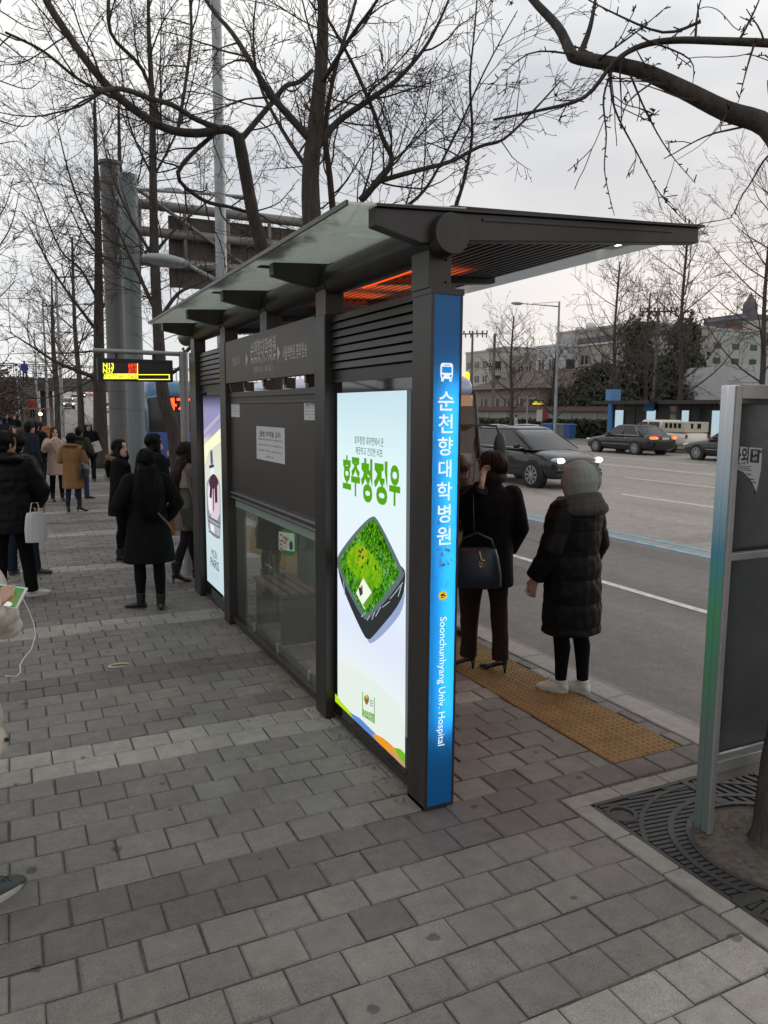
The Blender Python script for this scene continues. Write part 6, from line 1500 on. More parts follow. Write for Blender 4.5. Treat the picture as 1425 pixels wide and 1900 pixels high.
def limb_tree(label, trunk_pts, trunk_r, limbs, P, seed, twigs_per_m, tw_len, group=None, bark_m=M_BARK, twig_m=M_TWIG, name='bare_tree', cat='tree', base=None, trunk_twigs=True, tip=.25):
    """trunk and limbs follow the given 3-D paths; shoots and spurs grow along them"""
    rnd = random.Random(seed); b0 = base or trunk_pts[0]
    root = thing(name, label, cat, b0, 0, group); off = Vector(b0)
    t = MB(); tp_ = smooth_path([Vector(p) for p in trunk_pts]); m = len(tp_)
    def rad_at(i, m, r): return r*(1 - (1-tip)*i/(m-1))*(1 + (.35*math.exp(-i*1.6) if r > .08 else 0))
    rs = [rad_at(i, m, trunk_r)*(1+.08*noise.noise(Vector((i*.7, seed, 0)))) for i in range(m)]
    t.tube([p-off for p in tp_], rs, 14)
    paths = [(tp_, rs)] if trunk_twigs else []
    for lp, lr in limbs:
        q = smooth_path([Vector(p) for p in lp]); k = len(q); rr = [rad_at(i, k, lr) for i in range(k)]; t.tube([p-off for p in q], rr, 10 if lr > .03 else 8); paths.append((q, rr))
    t.build('trunk', bark_m, root, smooth=True)
    c = MB()
    for q, rr in paths:
        if P['spur'] and rr[0] < .032: spurs_along(c, q, off, .045, rnd, P)
        for i in range(len(q)-1):
            a, b = q[i], q[i+1]; L = (b-a).length; ax = (b-a).normalized() if L > 0 else Vector((0, 0, 1)); nn = L*twigs_per_m; nn = int(nn) + (rnd.random() < nn-int(nn))
            if q is tp_ and (a.z < 2.6 or i < len(q)*.25): continue
            for _ in range(nn):
                s = ax.cross(Vector((rnd.gauss(0, 1), rnd.gauss(0, 1), rnd.gauss(0, 1)))).normalized(); an = rnd.uniform(.6, 1.25); d = (ax*math.cos(an)+s*math.sin(an)).normalized()
                p = a.lerp(b, rnd.random()); l_ = rnd.uniform(*tw_len)
                twig(c, p-off, d, l_, min(rr[i]*.55, .004+.0075*l_), rnd, 0 if l_ > tw_len[0]*1.6 else 1, P)
    c.build('crown', twig_m, root)
    return root
# --- kerbside ginkgo rising behind the shelter roof
def at(Y, *pp): return [gy(x, y, Y + (dy[0] if dy else 0)) for x, y, *dy in pp]
b1 = Vector((3.32, 8.75, 0))
tr1 = limb_tree('big bare ginkgo tree rising behind the middle of the shelter roof', [b1] + at(8.75, (588, 600), (582, 470), (576, 330), (588, 210), (598, 90), (600, -40), (610, -200)), .150,
  [(at(8.75, (578, 262), (548, 228), (502, 175), (462, 110), (430, 60, .2), (385, 5, .4), (345, -80, .6)), .0496), (at(8.75, (592, 268), (628, 225), (690, 182, -.2), (745, 140, -.4), (800, 70, -.5), (845, -30, -.6)), .0440),
   (at(8.9, (622, 440), (612, 330), (604, 240), (622, 130), (655, 20), (690, -120)), .0440), (at(8.6, (668, 372), (712, 325, -.2), (727, 295, -.3), (712, 262, -.3), (690, 200, -.4), (650, 110, -.5), (600, 20, -.5), (560, -60, -.5)), .0384),
   (at(8.6, (690, 340), (760, 320, -.2), (835, 300, -.3), (890, 272, -.5), (935, 258, -.7), (990, 205, -.9), (1040, 150, -1)), .0320), (at(8.5, (845, 385), (862, 330), (876, 250), (872, 150), (880, 60), (890, -60)), .0256),
   (at(8.9, (575, 320), (520, 235, .6), (480, 150, .9), (470, 60, 1.2), (480, -40, 1.4)), .0280), (at(8.4, (600, 150), (650, 70, -.6), (700, 0, -1), (740, -80, -1.2)), .0280),
   (at(8.6, (735, 395), (790, 350), (850, 240), (900, 130, -.3), (960, 20, -.5)), .0224), (at(8.6, (600, 480), (655, 400), (700, 330), (760, 270), (830, 200, -.3)), .0240)], NEAR, 11, 4.6, (.35, 1.4))
b2 = Vector((3.25, 10.7, 0))
tr2 = limb_tree('bare tree with a lopped trunk and one long limb reaching left over the sidewalk', [b2] + at(10.7, (515, 640), (488, 470), (470, 400), (455, 320), (444, 262), (441, 250)), .100,
  [(at(10.7, (442, 254), (418, 240), (370, 247), (320, 242), (270, 218), (215, 175), (170, 125), (130, 70, .2), (88, 5, .4), (60, -60, .6)), .058), (at(10.7, (448, 258), (478, 222), (505, 190), (530, 160), (555, 152), (580, 130)), .040),
   (at(10.6, (415, 240), (365, 222, -.3), (320, 195, -.5), (280, 183, -.8), (225, 165, -1.1), (175, 170, -1.4)), .035), (at(10.8, (300, 235), (265, 130, .2), (205, 60), (205, -40)), .028), (at(10.8, (400, 246), (330, 320), (375, 370, .2), (430, 385, .3), (480, 400, .4)), .030),
   (at(10.8, (330, 240), (345, 150, .3), (355, 60, .4), (350, -40, .5)), .024), (at(10.8, (240, 195), (150, 150, .2), (80, 95, .3), (10, 60, .4)), .022)], NEAR, 12, 4.6, (.35, 1.35), trunk_twigs=False, tip=.75)
# --- the tree beside the grate, its limb reaching over from the right
b0 = Vector((3.165, 2.262, -.03))
P0 = dict(NEAR, seg=.05, rmin=.0026, spur=1, spr=.0042, spl=.026, dens=(3.0, 3.0), up=-.03, curl=.10, wob=.09)
tr0 = limb_tree('kerbside tree in the grate whose thick limb crosses the top right corner', [b0, Vector((3.155, 2.262, .25)), Vector((3.20, 2.25, .9)), Vector((3.32, 2.22, 2.0)), Vector((3.42, 2.3, 3.0)), Vector((3.5, 2.3, 4.2))], .108,
  [([Vector((3.40, 2.3, 2.95)), Vector((3.35, 2.55, 3.12))] + [gy(1425, 235, 2.75), gy(1345, 205, 2.9), gy(1265, 165, 3.05), gy(1180, 128, 3.2), gy(1075, 108, 3.4), gy(1058, 95, 3.45), gy(1035, 50, 3.55), gy(985, -5, 3.7), gy(940, -70, 3.9)], .060),
   ([gy(1470, 85, 2.7), gy(1425, 80, 2.8), gy(1330, 76, 2.95), gy(1250, 75, 3.05), (gy(1190, 85, 3.15)), gy(1140, 115, 3.22), gy(1085, 180, 3.3), gy(1000, 205, 3.4), gy(915, 222, 3.5)], .022),
   ([gy(1075, 105, 3.4), gy(1095, 50, 3.4), gy(1108, -20, 3.4)], .020),
   ([gy(1140, 120, 3.25), gy(1120, 180, 3.2), gy(1125, 250, 3.15), gy(1122, 320, 3.1), gy(1140, 400, 3.1)], .0062), ([gy(1130, 125, 3.25), gy(1140, 200, 3.2), gy(1180, 280, 3.2), gy(1225, 360, 3.15), gy(1275, 415, 3.1)], .0062),
   ([gy(1170, 140, 3.2), gy(1200, 210, 3.15), gy(1240, 280, 3.1), gy(1290, 340, 3.1)], .0058), ([gy(1215, 150, 3.1), gy(1165, 190, 3.1), gy(1150, 240, 3.1)], .005), ([gy(1400, 80, 2.8), gy(1385, 130, 2.8), gy(1370, 190, 2.8)], .006),
   ([gy(1200, 75, 3.1), gy(1280, 110, 3.0), (gy(1285, 160, 3.0))], .0055), ([gy(1060, 100, 3.4), gy(980, 100, 3.5), gy(900, 170, 3.6)], .006), ([gy(1300, 40, 2.9), gy(1230, 60, 3.0), gy(1130, 20, 3.1), gy(1060, -20, 3.2)], .008), ([gy(1290, 75, 3.0), gy(1295, 20, 3.0), gy(1310, -30, 3.0)], .007), ([gy(1370, 78, 2.9), gy(1400, 20, 2.9), gy(1420, -30, 2.9)], .007), ([gy(1110, 110, 3.3), gy(1180, 60, 3.2), gy(1240, 10, 3.1)], .006)], P0, 13, 3.4, (.12, .50), trunk_twigs=False)
# --- trees further along the kerb
def auto_limbs(base, H, r, n, seed, spread=.5, lo=.3, pl=1.0):
    rnd = random.Random(seed); out = []
    for i in range(n):
        z = H*(lo + (1-lo)*(i+.5)/n*.95); a = i*2.4 + rnd.uniform(-.5, .5); L = H*spread*(1.08-.75*z/H)*rnd.uniform(.75, 1.2)*pl
        p = Vector(base) + Vector((0, 0, z)); pts = [p]; d = Vector((math.cos(a), math.sin(a), .45)).normalized()
        for k in range(4):
            d = (d + Vector((rnd.gauss(0, .12), rnd.gauss(0, .12), .20))).normalized(); p = p + d*L/4; pts.append(p)
        out.append((pts, r*.27*(1.15-.6*z/H)))
    return out
b3 = gz(335, 905); Y3 = b3.y
tr3 = limb_tree('bare tree with a dark leaning trunk in front of the blue city bus', [b3] + at(Y3, (322, 800), (303, 735), (294, 620), (287, 480), (284, 330), (282, 180), (276, 60), (275, -60)), .20,
  [(at(Y3, (290, 580), (262, 520), (238, 470), (215, 420), (180, 380), (140, 310)), .055), (at(Y3, (293, 600), (330, 545), (380, 520), (440, 470), (500, 440)), .055), (at(Y3, (287, 470), (330, 420), (390, 370), (430, 330)), .043), (at(Y3, (286, 480), (240, 400), (200, 300), (180, 180)), .043), (at(Y3, (284, 330), (240, 230), (225, 120), (215, 0)), .031), (at(Y3, (284, 330), (330, 240), (360, 140), (380, 30)), .031), (at(Y3, (283, 260), (300, 150), (310, 40)), .024)] , MID, 14, 3.2, (.6, 2.0), tip=.13)
b4 = Vector((3.3, 24.4, 0)); 
tr4 = limb_tree('bare tree trunk between the two thick grey columns', [b4] + at(24.4, (242, 800), (238, 700), (232, 560), (226, 420), (222, 300), (220, 180)), .22, [(at(24.4, (234, 600), (200, 500), (150, 430), (110, 330)), .055), (at(24.4, (232, 560), (270, 470), (320, 400)), .049), (at(24.4, (228, 460), (190, 360), (170, 240)), .037), (at(24.4, (226, 420), (260, 320), (270, 200)), .037)], MID, 15, 2.4, (.7, 1.9), tip=.12)
b5 = gz(188, 868)
Y5 = b5.y
tr5 = limb_tree('bare tree left of the grey columns with long low limbs over the sidewalk', [b5] + at(Y5, (186, 780), (184, 680), (183, 560), (182, 420), (178, 300), (176, 180)), .26,
  [(at(Y5, (184, 705), (150, 690), (105, 672), (55, 640), (10, 612)), .085), (at(Y5, (184, 620), (150, 575), (110, 520), (75, 460), (40, 390)), .062), (at(Y5, (183, 560), (150, 500), (110, 460), (60, 340), (20, 290)), .049), (at(Y5, (183, 585), (215, 540), (260, 560), (300, 520)), .043), (at(Y5, (182, 450), (140, 360), (110, 250), (90, 150)), .043), (at(Y5, (181, 420), (220, 330), (240, 220)), .037), (at(Y5, (184, 650), (130, 655), (60, 655), (0, 658)), .037), (at(Y5, (184, 700), (100, 735), (40, 740), (-10, 745)), .031)], MID, 16, 2.8, (.7, 2.2), tip=.12)
# a tree whose trunk stands out of the frame on the left
b6 = Vector((-3.0, 9.5, 0))
P6 = dict(NEAR, dens=(3.0, 3.5))
tr6 = limb_tree('tree standing left of the frame whose bare twigs hang into the upper left corner', [b6, b6+Vector((0, 0, 2)), b6+Vector((.05, 0, 5)), b6+Vector((0, 0, 9))], .14,
  [([b6+Vector((0, 0, 4.6))] + at(9.4, (-90, 40), (-20, 60), (40, 105), (70, 125)), .014), ([b6+Vector((0, 0, 4))] + at(9.6, (-90, 180), (-20, 215), (40, 235), (70, 215)), .013), ([b6+Vector((0, 0, 5.2))] + at(9.4, (-60, -10), (0, 20), (50, 50), (100, 60)), .012), ([b6+Vector((0, 0, 3.4))] + at(9.8, (-80, 270), (-10, 268), (30, 262), (52, 272)), .010), ([b6+Vector((0, 0, 4.4))] + at(9.4, (-80, 120), (0, 150), (50, 165), (75, 150)), .011)], P6, 17, 3.2, (.2, .7), trunk_twigs=False)
b7 = Vector((-4.2, 16.0, 0))
tr7 = limb_tree('tree beyond the left edge with pale twigs low at the left side', [b7, b7+Vector((0, 0, 2)), b7+Vector((0, .1, 5)), b7+Vector((0, 0, 8))], .16,
  [([b7+Vector((0, 0, 2.6))] + at(16, (-70, 560), (-10, 470), (20, 420), (35, 360)), .022), ([b7+Vector((0, 0, 2.4))] + at(16, (-80, 620), (-10, 560), (30, 520)), .02), ([b7+Vector((0, 0, 3.2))] + at(16, (-80, 480), (0, 400), (25, 330)), .02)], MID, 18, 3.2, (.4, 1.1), trunk_twigs=False)
# smaller trees on down the street
for i, (x, y, H, lab) in enumerate(((2.9, 38, 9.5, 'bare street tree beside the lamp posts far along the sidewalk'), (2.6, 50, 9.5, 'bare street tree near the foot of the stair'), (3.0, 60, 9.0, 'small bare tree under the footbridge'), (-1.6, 46, 9.0, 'thin bare tree left of the stair'))):
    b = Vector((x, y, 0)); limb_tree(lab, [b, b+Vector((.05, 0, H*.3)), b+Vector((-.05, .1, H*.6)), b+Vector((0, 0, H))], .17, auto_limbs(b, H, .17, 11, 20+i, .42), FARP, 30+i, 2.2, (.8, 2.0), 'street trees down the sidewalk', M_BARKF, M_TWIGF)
# --- trees across the road
for i, (px, X, H, lab, tw) in enumerate(((948, 36, 9.4, 'bare ginkgo across the road beside the arrival display', .9), (1028, 36.5, 6.6, 'lopped bare tree behind the blue bins across the road', 1.0), (1137, 37.5, 12.0, 'tall bare ginkgo across the road behind the dark evergreens', .9), (1258, 36.5, 13.2, 'tallest bare ginkgo across the road in front of the evergreen', .9), (1408, 36.5, 14.0, 'bare ginkgo across the road in front of the white building', 1.0), (1195, 42, 10.5, 'bare tree across the road in front of the dark evergreen clump', .8))):
    Y = X*ray(px, 780).y/ray(px, 780).x; b = Vector((X, Y, 0))
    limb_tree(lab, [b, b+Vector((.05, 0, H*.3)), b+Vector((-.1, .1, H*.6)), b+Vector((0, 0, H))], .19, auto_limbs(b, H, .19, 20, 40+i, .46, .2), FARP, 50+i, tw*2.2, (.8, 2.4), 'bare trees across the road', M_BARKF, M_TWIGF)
# dark evergreens and the hedge: small leaf clumps through the crown's volume
M_EVER = mat('evergreen', (.030, .043, .020), .8, var=.6, vscale=3); M_EVER2 = mat('evergreen_brown', (.050, .054, .030), .85, var=.5, vscale=3); M_HEDGE = mat('hedge_leaf', (.050, .062, .032), .8, var=.6, vscale=4)
def leafcloud(mb, fn, n, s, rnd, zs=1.0):
    for _ in range(n):
        p = fn(rnd); d = Vector((rnd.gauss(0, 1), rnd.gauss(0, 1), rnd.gauss(0, 1))).normalized(); u = d.orthogonal().normalized(); w = d.cross(u); k = s*rnd.uniform(.5, 1.5)
        mb.add([p-u*k*.5, p+w*k*.35*zs, p+u*k*.6, p-w*k*.35*zs], [(0, 1, 2, 3)])
def evergreen(label, b, H, R, n, seed, m=M_EVER, shape=.75):
    rnd = random.Random(seed); root = thing('evergreen_tree', label, 'tree', b, 0, 'evergreens behind the far wall')
    t = MB(); t.tube([(0, 0, 0), (0, 0, H*.9)], [.2, .05], 8); t.build('trunk', M_BARKF, root)
    lobes = [(rnd.uniform(0, 2*PI), rnd.uniform(.08, .85), rnd.uniform(.5, 1.0)) for _ in range(46)]
    def fn(r):
        a, z, q = r.choice(lobes); rr = R*(1-z**1.6*shape)*q; c = Vector((math.cos(a)*rr*.75, math.sin(a)*rr*.75, H*(.04+z)))
        return c + Vector((r.gauss(0, 1)*R*.14, r.gauss(0, 1)*R*.14, r.gauss(0, 1)*H*.05))
    c = MB(); leafcloud(c, fn, n, .34, rnd); c.build('crown', m, root)
def ypx(px, X): d = ray(px, 780); return X*d.y/d.x
for i, (px, X, H, R, m, lab) in enumerate(((1178, 52, 10.8, 3.9, M_EVER2, 'brownish pointed evergreen behind the far wall'), (1262, 48, 10.0, 2.9, M_EVER, 'darkest pointed evergreen beside the white building'), (1225, 52, 7.2, 3.2, M_EVER, 'low dark evergreen between the two pointed ones'), (1105, 52, 7.0, 3.2, M_EVER2, 'brown green evergreen behind the street lamp'), (1050, 52, 4.6, 2.6, M_EVER, 'low dark evergreen behind the bins'), (1135, 48, 4.6, 2.6, M_EVER, 'low evergreen behind the blue pillar of the far shelter'))):
    evergreen(lab, Vector((X, ypx(px, X), 0)), H, R, 5200, 70+i, m, .95 if H > 7 else .6)
def hedge(label, x0, x1, y0, y1, h, n, seed):
    rnd = random.Random(seed); c = MB()
    leafcloud(c, lambda r: Vector((r.uniform(x0, x1), r.uniform(y0, y1), h*(1-r.random()**1.6)*(.9+.2*noise.noise(Vector((0, r.uniform(y0, y1)*.6, 0)))))), n, .22, rnd)
    tag(c.build('hedge', M_HEDGE), label, 'hedge')
hedge('clipped dark green hedge in front of the far wall, right of the bins', 38.4, 39.6, 41.0, 52.2, 1.45, 9000, 81); hedge('clipped hedge in front of the far wall, left of the street lamp', 38.4, 39.6, 53.0, 66, 1.35, 8000, 82)
# brownish shrub mass on the far left
rnd = random.Random(90); c = MB()
for k in range(9):
    cx, cy_, r = -.35 - rnd.uniform(0, 2.6), 60+k*3, rnd.uniform(1.7, 2.5); leafcloud(c, lambda q: Vector((cx+q.gauss(0, 1)*r*.5, cy_+q.gauss(0, 1)*r*.5, 2.3+q.gauss(0, 1)*r*.48)), 1700, .20, rnd)
tag(c.build('shrubbery', mat('shrub_brown', (.075, .050, .034), .9, var=.5, vscale=3)), 'brown winter shrubbery at the far left edge of the sidewalk', 'shrubs', kind='stuff')
# ================================================================== street furniture
def poly_tube(name, pts, r, m, parent=None, n=12, rs=None):
    q = MB(); q.tube(pts, rs or [r]*len(pts), n); o = q.build(name, m, parent, smooth=False); autosmooth(o); return o
def wpart(mb, name, m, root, **k):
    """geometry given in world space becomes a part of root (root not turned)"""
    o = root.location; mb.v = [(p[0]-o.x, p[1]-o.y, p[2]-o.z) for p in mb.v]; return mb.build(name, m, root, **k)
# --- arrival display on its bracket post
YD = 9.3
pb = gy(340, 660, YD)
ds = thing('arrival_display', 'grey post carrying a black LED bus arrival board with yellow and red text', 'display board', (pb.x, YD, 0))
M_POST = mat('post_grey', (.25, .245, .25), .45, metal=.3, var=.1)
q = MB(); q.tube([(pb.x, YD, 0), (pb.x, YD, 2.66)], [.052]*2, 20); q.tube([(pb.x, YD, 2.28), (pb.x, YD, 2.30)], [.056]*2, 20); autosmooth(wpart(q, 'post', M_POST, ds))
q = MB(); a = gy(172, 650, YD); b = gy(333, 657, YD); q.tube([a, b], [.026]*2, 14); autosmooth(wpart(q, 'arm', M_POST, ds))
q = MB(); q.tube([(pb.x-.02, YD, 2.60), (pb.x+.16, YD, 2.80)], [.022]*2, 10); q.tube([(pb.x-.03, YD+.05, 2.48), (pb.x-.14, YD+.05, 2.40)], [.02]*2, 8); q.tube([(pb.x, YD-.05, 2.66), (pb.x, YD-.02, 2.70), (pb.x, YD+.03, 2.69)], [.012]*3, 8); wpart(q, 'bracket', M_FRAME, ds)
bl, br_ = gy(180, 664, YD), gy(321, 709, YD)
q = MB(); q.box((bl.x, YD-.02, br_.z), (br_.x, YD+.10, bl.z)); case = wpart(q, 'display_case', M_BLACKM, ds, bevel=.006)
for t in (.25, .75):
    x = bl.x+(br_.x-bl.x)*t; q = MB(); q.box((x-.015, YD+.02, bl.z), (x+.015, YD+.05, bl.z+.06)); wpart(q, 'hanger', M_FRAME, ds)
LD = lambda x, y, d=0: gy(170 + x/6.786, 630 + y/6.786, YD - .022 - d)
q = MB(); q.add([LD(150, 292), LD(150, 500), LD(985, 515), LD(975, 312)], [(0, 1, 2, 3)]); q = wpart(q, 'display_screen', mat('led_off', (.030, .026, .022), .35), ds)
YL = emis('led_yellow', (1.0, .92, .06), 1.6); RL = emis('led_red_soft', (1.0, .06, .02), 1.3)
q = MB(); U, V_ = (1, 0, 0), (0, 0, 1)
put_text(q, 'N13', LD(212, 327, .001), U, V_, .115, .056, 0, .022); put_text(q, 'N37', LD(212, 392, .001), U, V_, .115, .056, 0, .022)
def lq(x0, y0, x1, y1, d=.001): q.add([LD(x0, y0, d), LD(x0, y1, d), LD(x1, y1, d), LD(x1, y0, d)], [(0, 1, 2, 3)])
lq(574, 300, 583, 436); lq(152, 430, 585, 496)
lq(585, 438, 985, 447); lq(585, 498, 990, 507); lq(972, 447, 984, 500)
wpart(q, 'display_text', YL, ds)
q = MB(); put_text(q, '8분전', LD(518, 330, .001), U, V_, .098, .058, 0, .02); put_text(q, '곧도착', LD(518, 396, .001), U, V_, .098, .058, 0, .02); wpart(q, 'display_text', RL, ds)
q = MB(); put_text(q, '곧도착 8110A01', LD(362, 464, .002), U, V_, .40, .052, 0, .012); wpart(q, 'display_text', M_INK, ds)

# --- notice stand by the grate (open metal back with a torn poster)
sx, sy_ = 2.905, 2.44
ns = thing('notice_stand', 'metal notice stand with blue to green painted post and a torn poster inside', 'notice stand', (sx, sy_, 0))
m = mat('post_gradient_paint', (.1, .2, .4), .5); n = m.node_tree; t = n.nodes.new('ShaderNodeTexCoord'); s = n.nodes.new('ShaderNodeSeparateXYZ'); r = n.nodes.new('ShaderNodeMapRange'); r.inputs[1].default_value = 0; r.inputs[2].default_value = 2.12
c = n.nodes.new('ShaderNodeValToRGB'); n.links.new(t.outputs['Object'], s.inputs[0]); n.links.new(s.outputs[2], r.inputs[0]); n.links.new(r.outputs[0], c.inputs[0])
for q_, (p_, k) in zip([c.color_ramp.elements[0], c.color_ramp.elements[1], c.color_ramp.elements.new(.36), c.color_ramp.elements.new(.52), c.color_ramp.elements.new(.64)], [(.22, (.13, .17, .155)), (.95, (.055, .155, .38)), (.36, (.085, .24, .13)), (.52, (.085, .32, .15)), (.64, (.09, .30, .38))]): q_.position = p_; q_.color = (*k, 1)
n.links.new(c.outputs[0], n.nodes['Principled BSDF'].inputs['Base Color'])
W0 = 1.05
for x in (0.0, W0):
    q = MB(); q.box((x, 0, 0), (x+.032, .036, 2.12)); q.box((x, .042, 0), (x+.032, .078, 2.12)); q.box((x+.004, .03, .02), (x+.028, .05, 2.1)); q.build('post', m, ns, bevel=.004)
M_ALU = mat('aluminium', (.33, .32, .31), .42, metal=.55, var=.15, vscale=8)
q = MB(); q.box((-.004, -.016, .0), (.030, -.001, 2.118)); q.box((.030, -.016, 2.06), (W0, .02, 2.125)); q.box((.030, -.016, .30), (W0, .04, .36)); q.box((.030, -.012, 1.325), (W0, .02, 1.36)); q.box((.03, .0, .24), (W0, .05, .298)); q.build('frame', M_ALU, ns, bevel=.004)
M_BACK = mat('stand_back', (.085, .092, .095), .24, metal=.6, var=.22, vscale=3, bump=.05, bscale=14)
q = MB(); q.box((.034, .055, .36), (W0, .075, 2.06)); q.box((.034, -.001, 2.04), (W0, .055, 2.06)); q.build('back_panel', M_BACK, ns)
PS = lambda x, y, d=0: gy(1250 + x/5.4286, 650 + y/5.4286, sy_ + .053 - d)
q = MB(); pts = [(560, 965), (893, 985), (880, 1200), (833, 1430), (805, 1365), (770, 1300), (700, 1225), (640, 1205), (560, 1215)]
q.add([PS(*p) for p in pts], [tuple(range(len(pts)))]); po = wpart(q, 'torn_poster', mat('poster_paper', (.42, .41, .43), .8, var=.06), ns)
q = MB(); put_text(q, '과외', PS(676, 1060, .001), U, V_, .105, .078, 0, .03); q.add([PS(*p, .001) for p in ((778, 996), (870, 1000), (858, 1135), (768, 1128))], [(0, 1, 2, 3)])
put_text(q, '생각하는 수학', PS(660, 1140, .001), U, V_, .085, .014, 0, .02)
for y0, y1, x1 in ((1160, 1166, 780), (1178, 1186, 770), (1200, 1206, 790)): q.add([PS(*p, .001) for p in ((590, y0), (x1, y0+6), (x1, y1+6), (590, y1))], [(0, 1, 2, 3)])
for y0, x0 in ((1240, 730), (1290, 760), (1320, 775)): q.add([PS(*p, .001) for p in ((x0, y0), (x0+52, y0+8), (x0+54, y0+18), (x0+4, y0+10))], [(0, 1, 2, 3)])
wpart(q, 'poster_print', M_INK, ns)
q = MB(); put_text(q, '영어', PS(820, 1032, .002), U, V_, .030, .021, 0, .02); put_text(q, '수학', PS(815, 1095, .002), U, V_, .030, .021, 0, .02); wpart(q, 'poster_print', M_PAPER, ns)
q = MB()
for x, y in ((893, 1020), (842, 1435)): q.add([PS(x+dx, y+dy, .0015) for dx, dy in ((-22, -12), (26, -12), (26, 14), (-22, 14))], [(0, 1, 2, 3)])
wpart(q, 'green_tape', mat('tape_green', (.02, .09, .05), .5), ns)

# --- gantry columns and the truss of the overhead sign
gn = thing('sign_gantry', 'pair of thick grey steel columns carrying a pipe truss with a brown sign back', 'gantry', (2.6, 22.4, 0))
M_COL = mat('column_grey', (.105, .104, .100), .55, metal=.2, var=.18, vscale=2, stretch=(1, 1, .3)); M_COLB = mat('column_blue_grey', (.150, .178, .180), .5, metal=.2, var=.12, vscale=2, stretch=(1, 1, .3))
q = MB(); q.tube([(2.78, 22.9, 0), (2.78, 22.9, .10), (2.78, 22.9, .55), (2.78, 22.9, 8.5)], [.50, .48, .28, .255], 24)
for z in (2.45, 1.5, 1.98): q.tube([(2.78, 22.9, z), (2.78, 22.9, z+.03)], [.278]*2, 24)
q.tube([(2.78, 22.9, 8.5), (2.78, 22.9, 8.58), (2.78, 22.9, 8.62)], [.30, .30, .05], 24); autosmooth(wpart(q, 'column', M_COL, gn))
q = MB(); q.tube([(2.78, 22.9, 1.62), (2.78, 22.9, 2.12)], [.268]*2, 24); q.tube([(2.78, 22.9, .55), (2.78, 22.9, 1.3)], [.277, .266], 24); autosmooth(wpart(q, 'column_wrap', mat('wrap_dark', (.045, .042, .04), .8, var=.2), gn))
q = MB(); q.tube([(3.05, 21.6, 0), (3.05, 21.6, 7.95)], [.232]*2, 24); q.tube([(3.05, 21.6, 1.95), (3.05, 21.6, 2.03)], [.242]*2, 24); autosmooth(wpart(q, 'column', M_COLB, gn))
M_PIPE = mat('pipe_grey', (.20, .19, .18), .5, metal=.3, var=.12)
for z in (7.42, 6.72, 5.95): q = MB(); q.tube([(2.8, 22.2, z), (13.5, 22.2, z)], [.13]*2, 14); autosmooth(wpart(q, 'truss_pipe', M_PIPE, gn))
q = MB()
for i in range(9): x = 3.4+i*1.2; q = MB(); q.tube([(x, 22.2, 5.95), (x, 22.2, 7.42)], [.055]*2, 8); wpart(q, 'truss_strut', M_PIPE, gn)
q = MB(); q.tube([(3.1, 21.8, 7.8), (6.2, 22.2, 6.1)], [.05]*2, 8); wpart(q, 'truss_strut', M_PIPE, gn)
q = MB(); q.box((4.2, 22.4, 5.35), (11.8, 22.5, 7.25))
for i in range(8): q.box((4.4+i, 22.36, 5.4), (4.48+i, 22.40, 7.2))
wpart(q, 'sign_back', mat('sign_back_brown', (.085, .068, .055), .7, var=.25, vscale=2), gn)
q = MB(); q.tube([(2.9, 21.6, 7.6), (5.8, 21.4, 7.72)], [.05, .035], 8); q.ell((6.0, 21.4, 7.7), (.35, .12, .06), 10, 6); wpart(q, 'lamp_arm', M_GALV, gn)

# --- street lamps
def street_lamp(label, x, y, h, arm, az, head, group=None, r=.085, low=None, z0=0, brace=True):
    l = thing('street_lamp', label, 'street lamp', (x, y, z0), 0, group)
    q = MB(); q.tube([(0, 0, 0), (0, 0, .4), (0, 0, h)], [r*1.3, r, r*.55], 14); autosmooth(q.build('pole', M_GALV, l))
    d = Vector((math.cos(az), math.sin(az), 0)); zt = low or h
    q = MB(); q.tube([Vector((0, 0, zt-.35)), Vector((0, 0, zt-.35)) + d*arm + Vector((0, 0, .28))], [.045, .03], 8)
    if brace: q.tube([Vector((0, 0, zt-.02)), Vector((0, 0, zt-.35)) + d*arm*.7 + Vector((0, 0, .26))], [.018]*2, 6)
    q.build('arm', M_GALV, l, smooth=True)
    c = Vector((0, 0, zt-.05)) + d*(arm + head*.4)
    R_ = Matrix.Rotation(az, 3, 'Z') @ Matrix.Rotation(-.06, 3, 'Y')
    q = MB(); q.ell(c, (head*.5, head*.2, head*.12), 16, 8, 0, R_); hd = q.build('lamp_head', M_GALV, l, smooth=True)
    q = MB(); q.ell(c - Vector((0, 0, head*.05)), (head*.40, head*.15, head*.09), 14, 8, 0, R_); q.build('lens', mat('lens', (.35, .34, .32), .3), hd, smooth=True)
    return l
lp_ = gy(413, 600, 13.7); zl = gy(300, 480, 13.7).z
street_lamp('tall tapering pole rising past the shelter roof with a bowl lamp low on it', lp_.x, 13.7, 13.5, .62, PI+.05, .82, None, .115, zl+.02)
for i, (px, top, Y, lab) in enumerate(((103, 500, 39.5, 'nearest of the slender lamp posts lining the sidewalk at the left'), (79, 557, 52, 'second slender lamp post down the sidewalk, left of the nearest one'), (63, 612, 72, 'far slender lamp post beside the stair'), (175, 330, 28.5, 'pale lamp post just left of the thick grey column'))):
    p_ = gy(px, top, Y); street_lamp(lab, p_.x, Y, p_.z, 2.3, rad(2), .7, 'lamp posts along the sidewalk', .09, brace=False)
p_ = gx(1056, 556, 35.6); street_lamp('tall grey street lamp across the road with its arm over the road', 35.6, ypx(1030, 35.6), p_.z, 2.6, PI*.78, .9, None, .13)

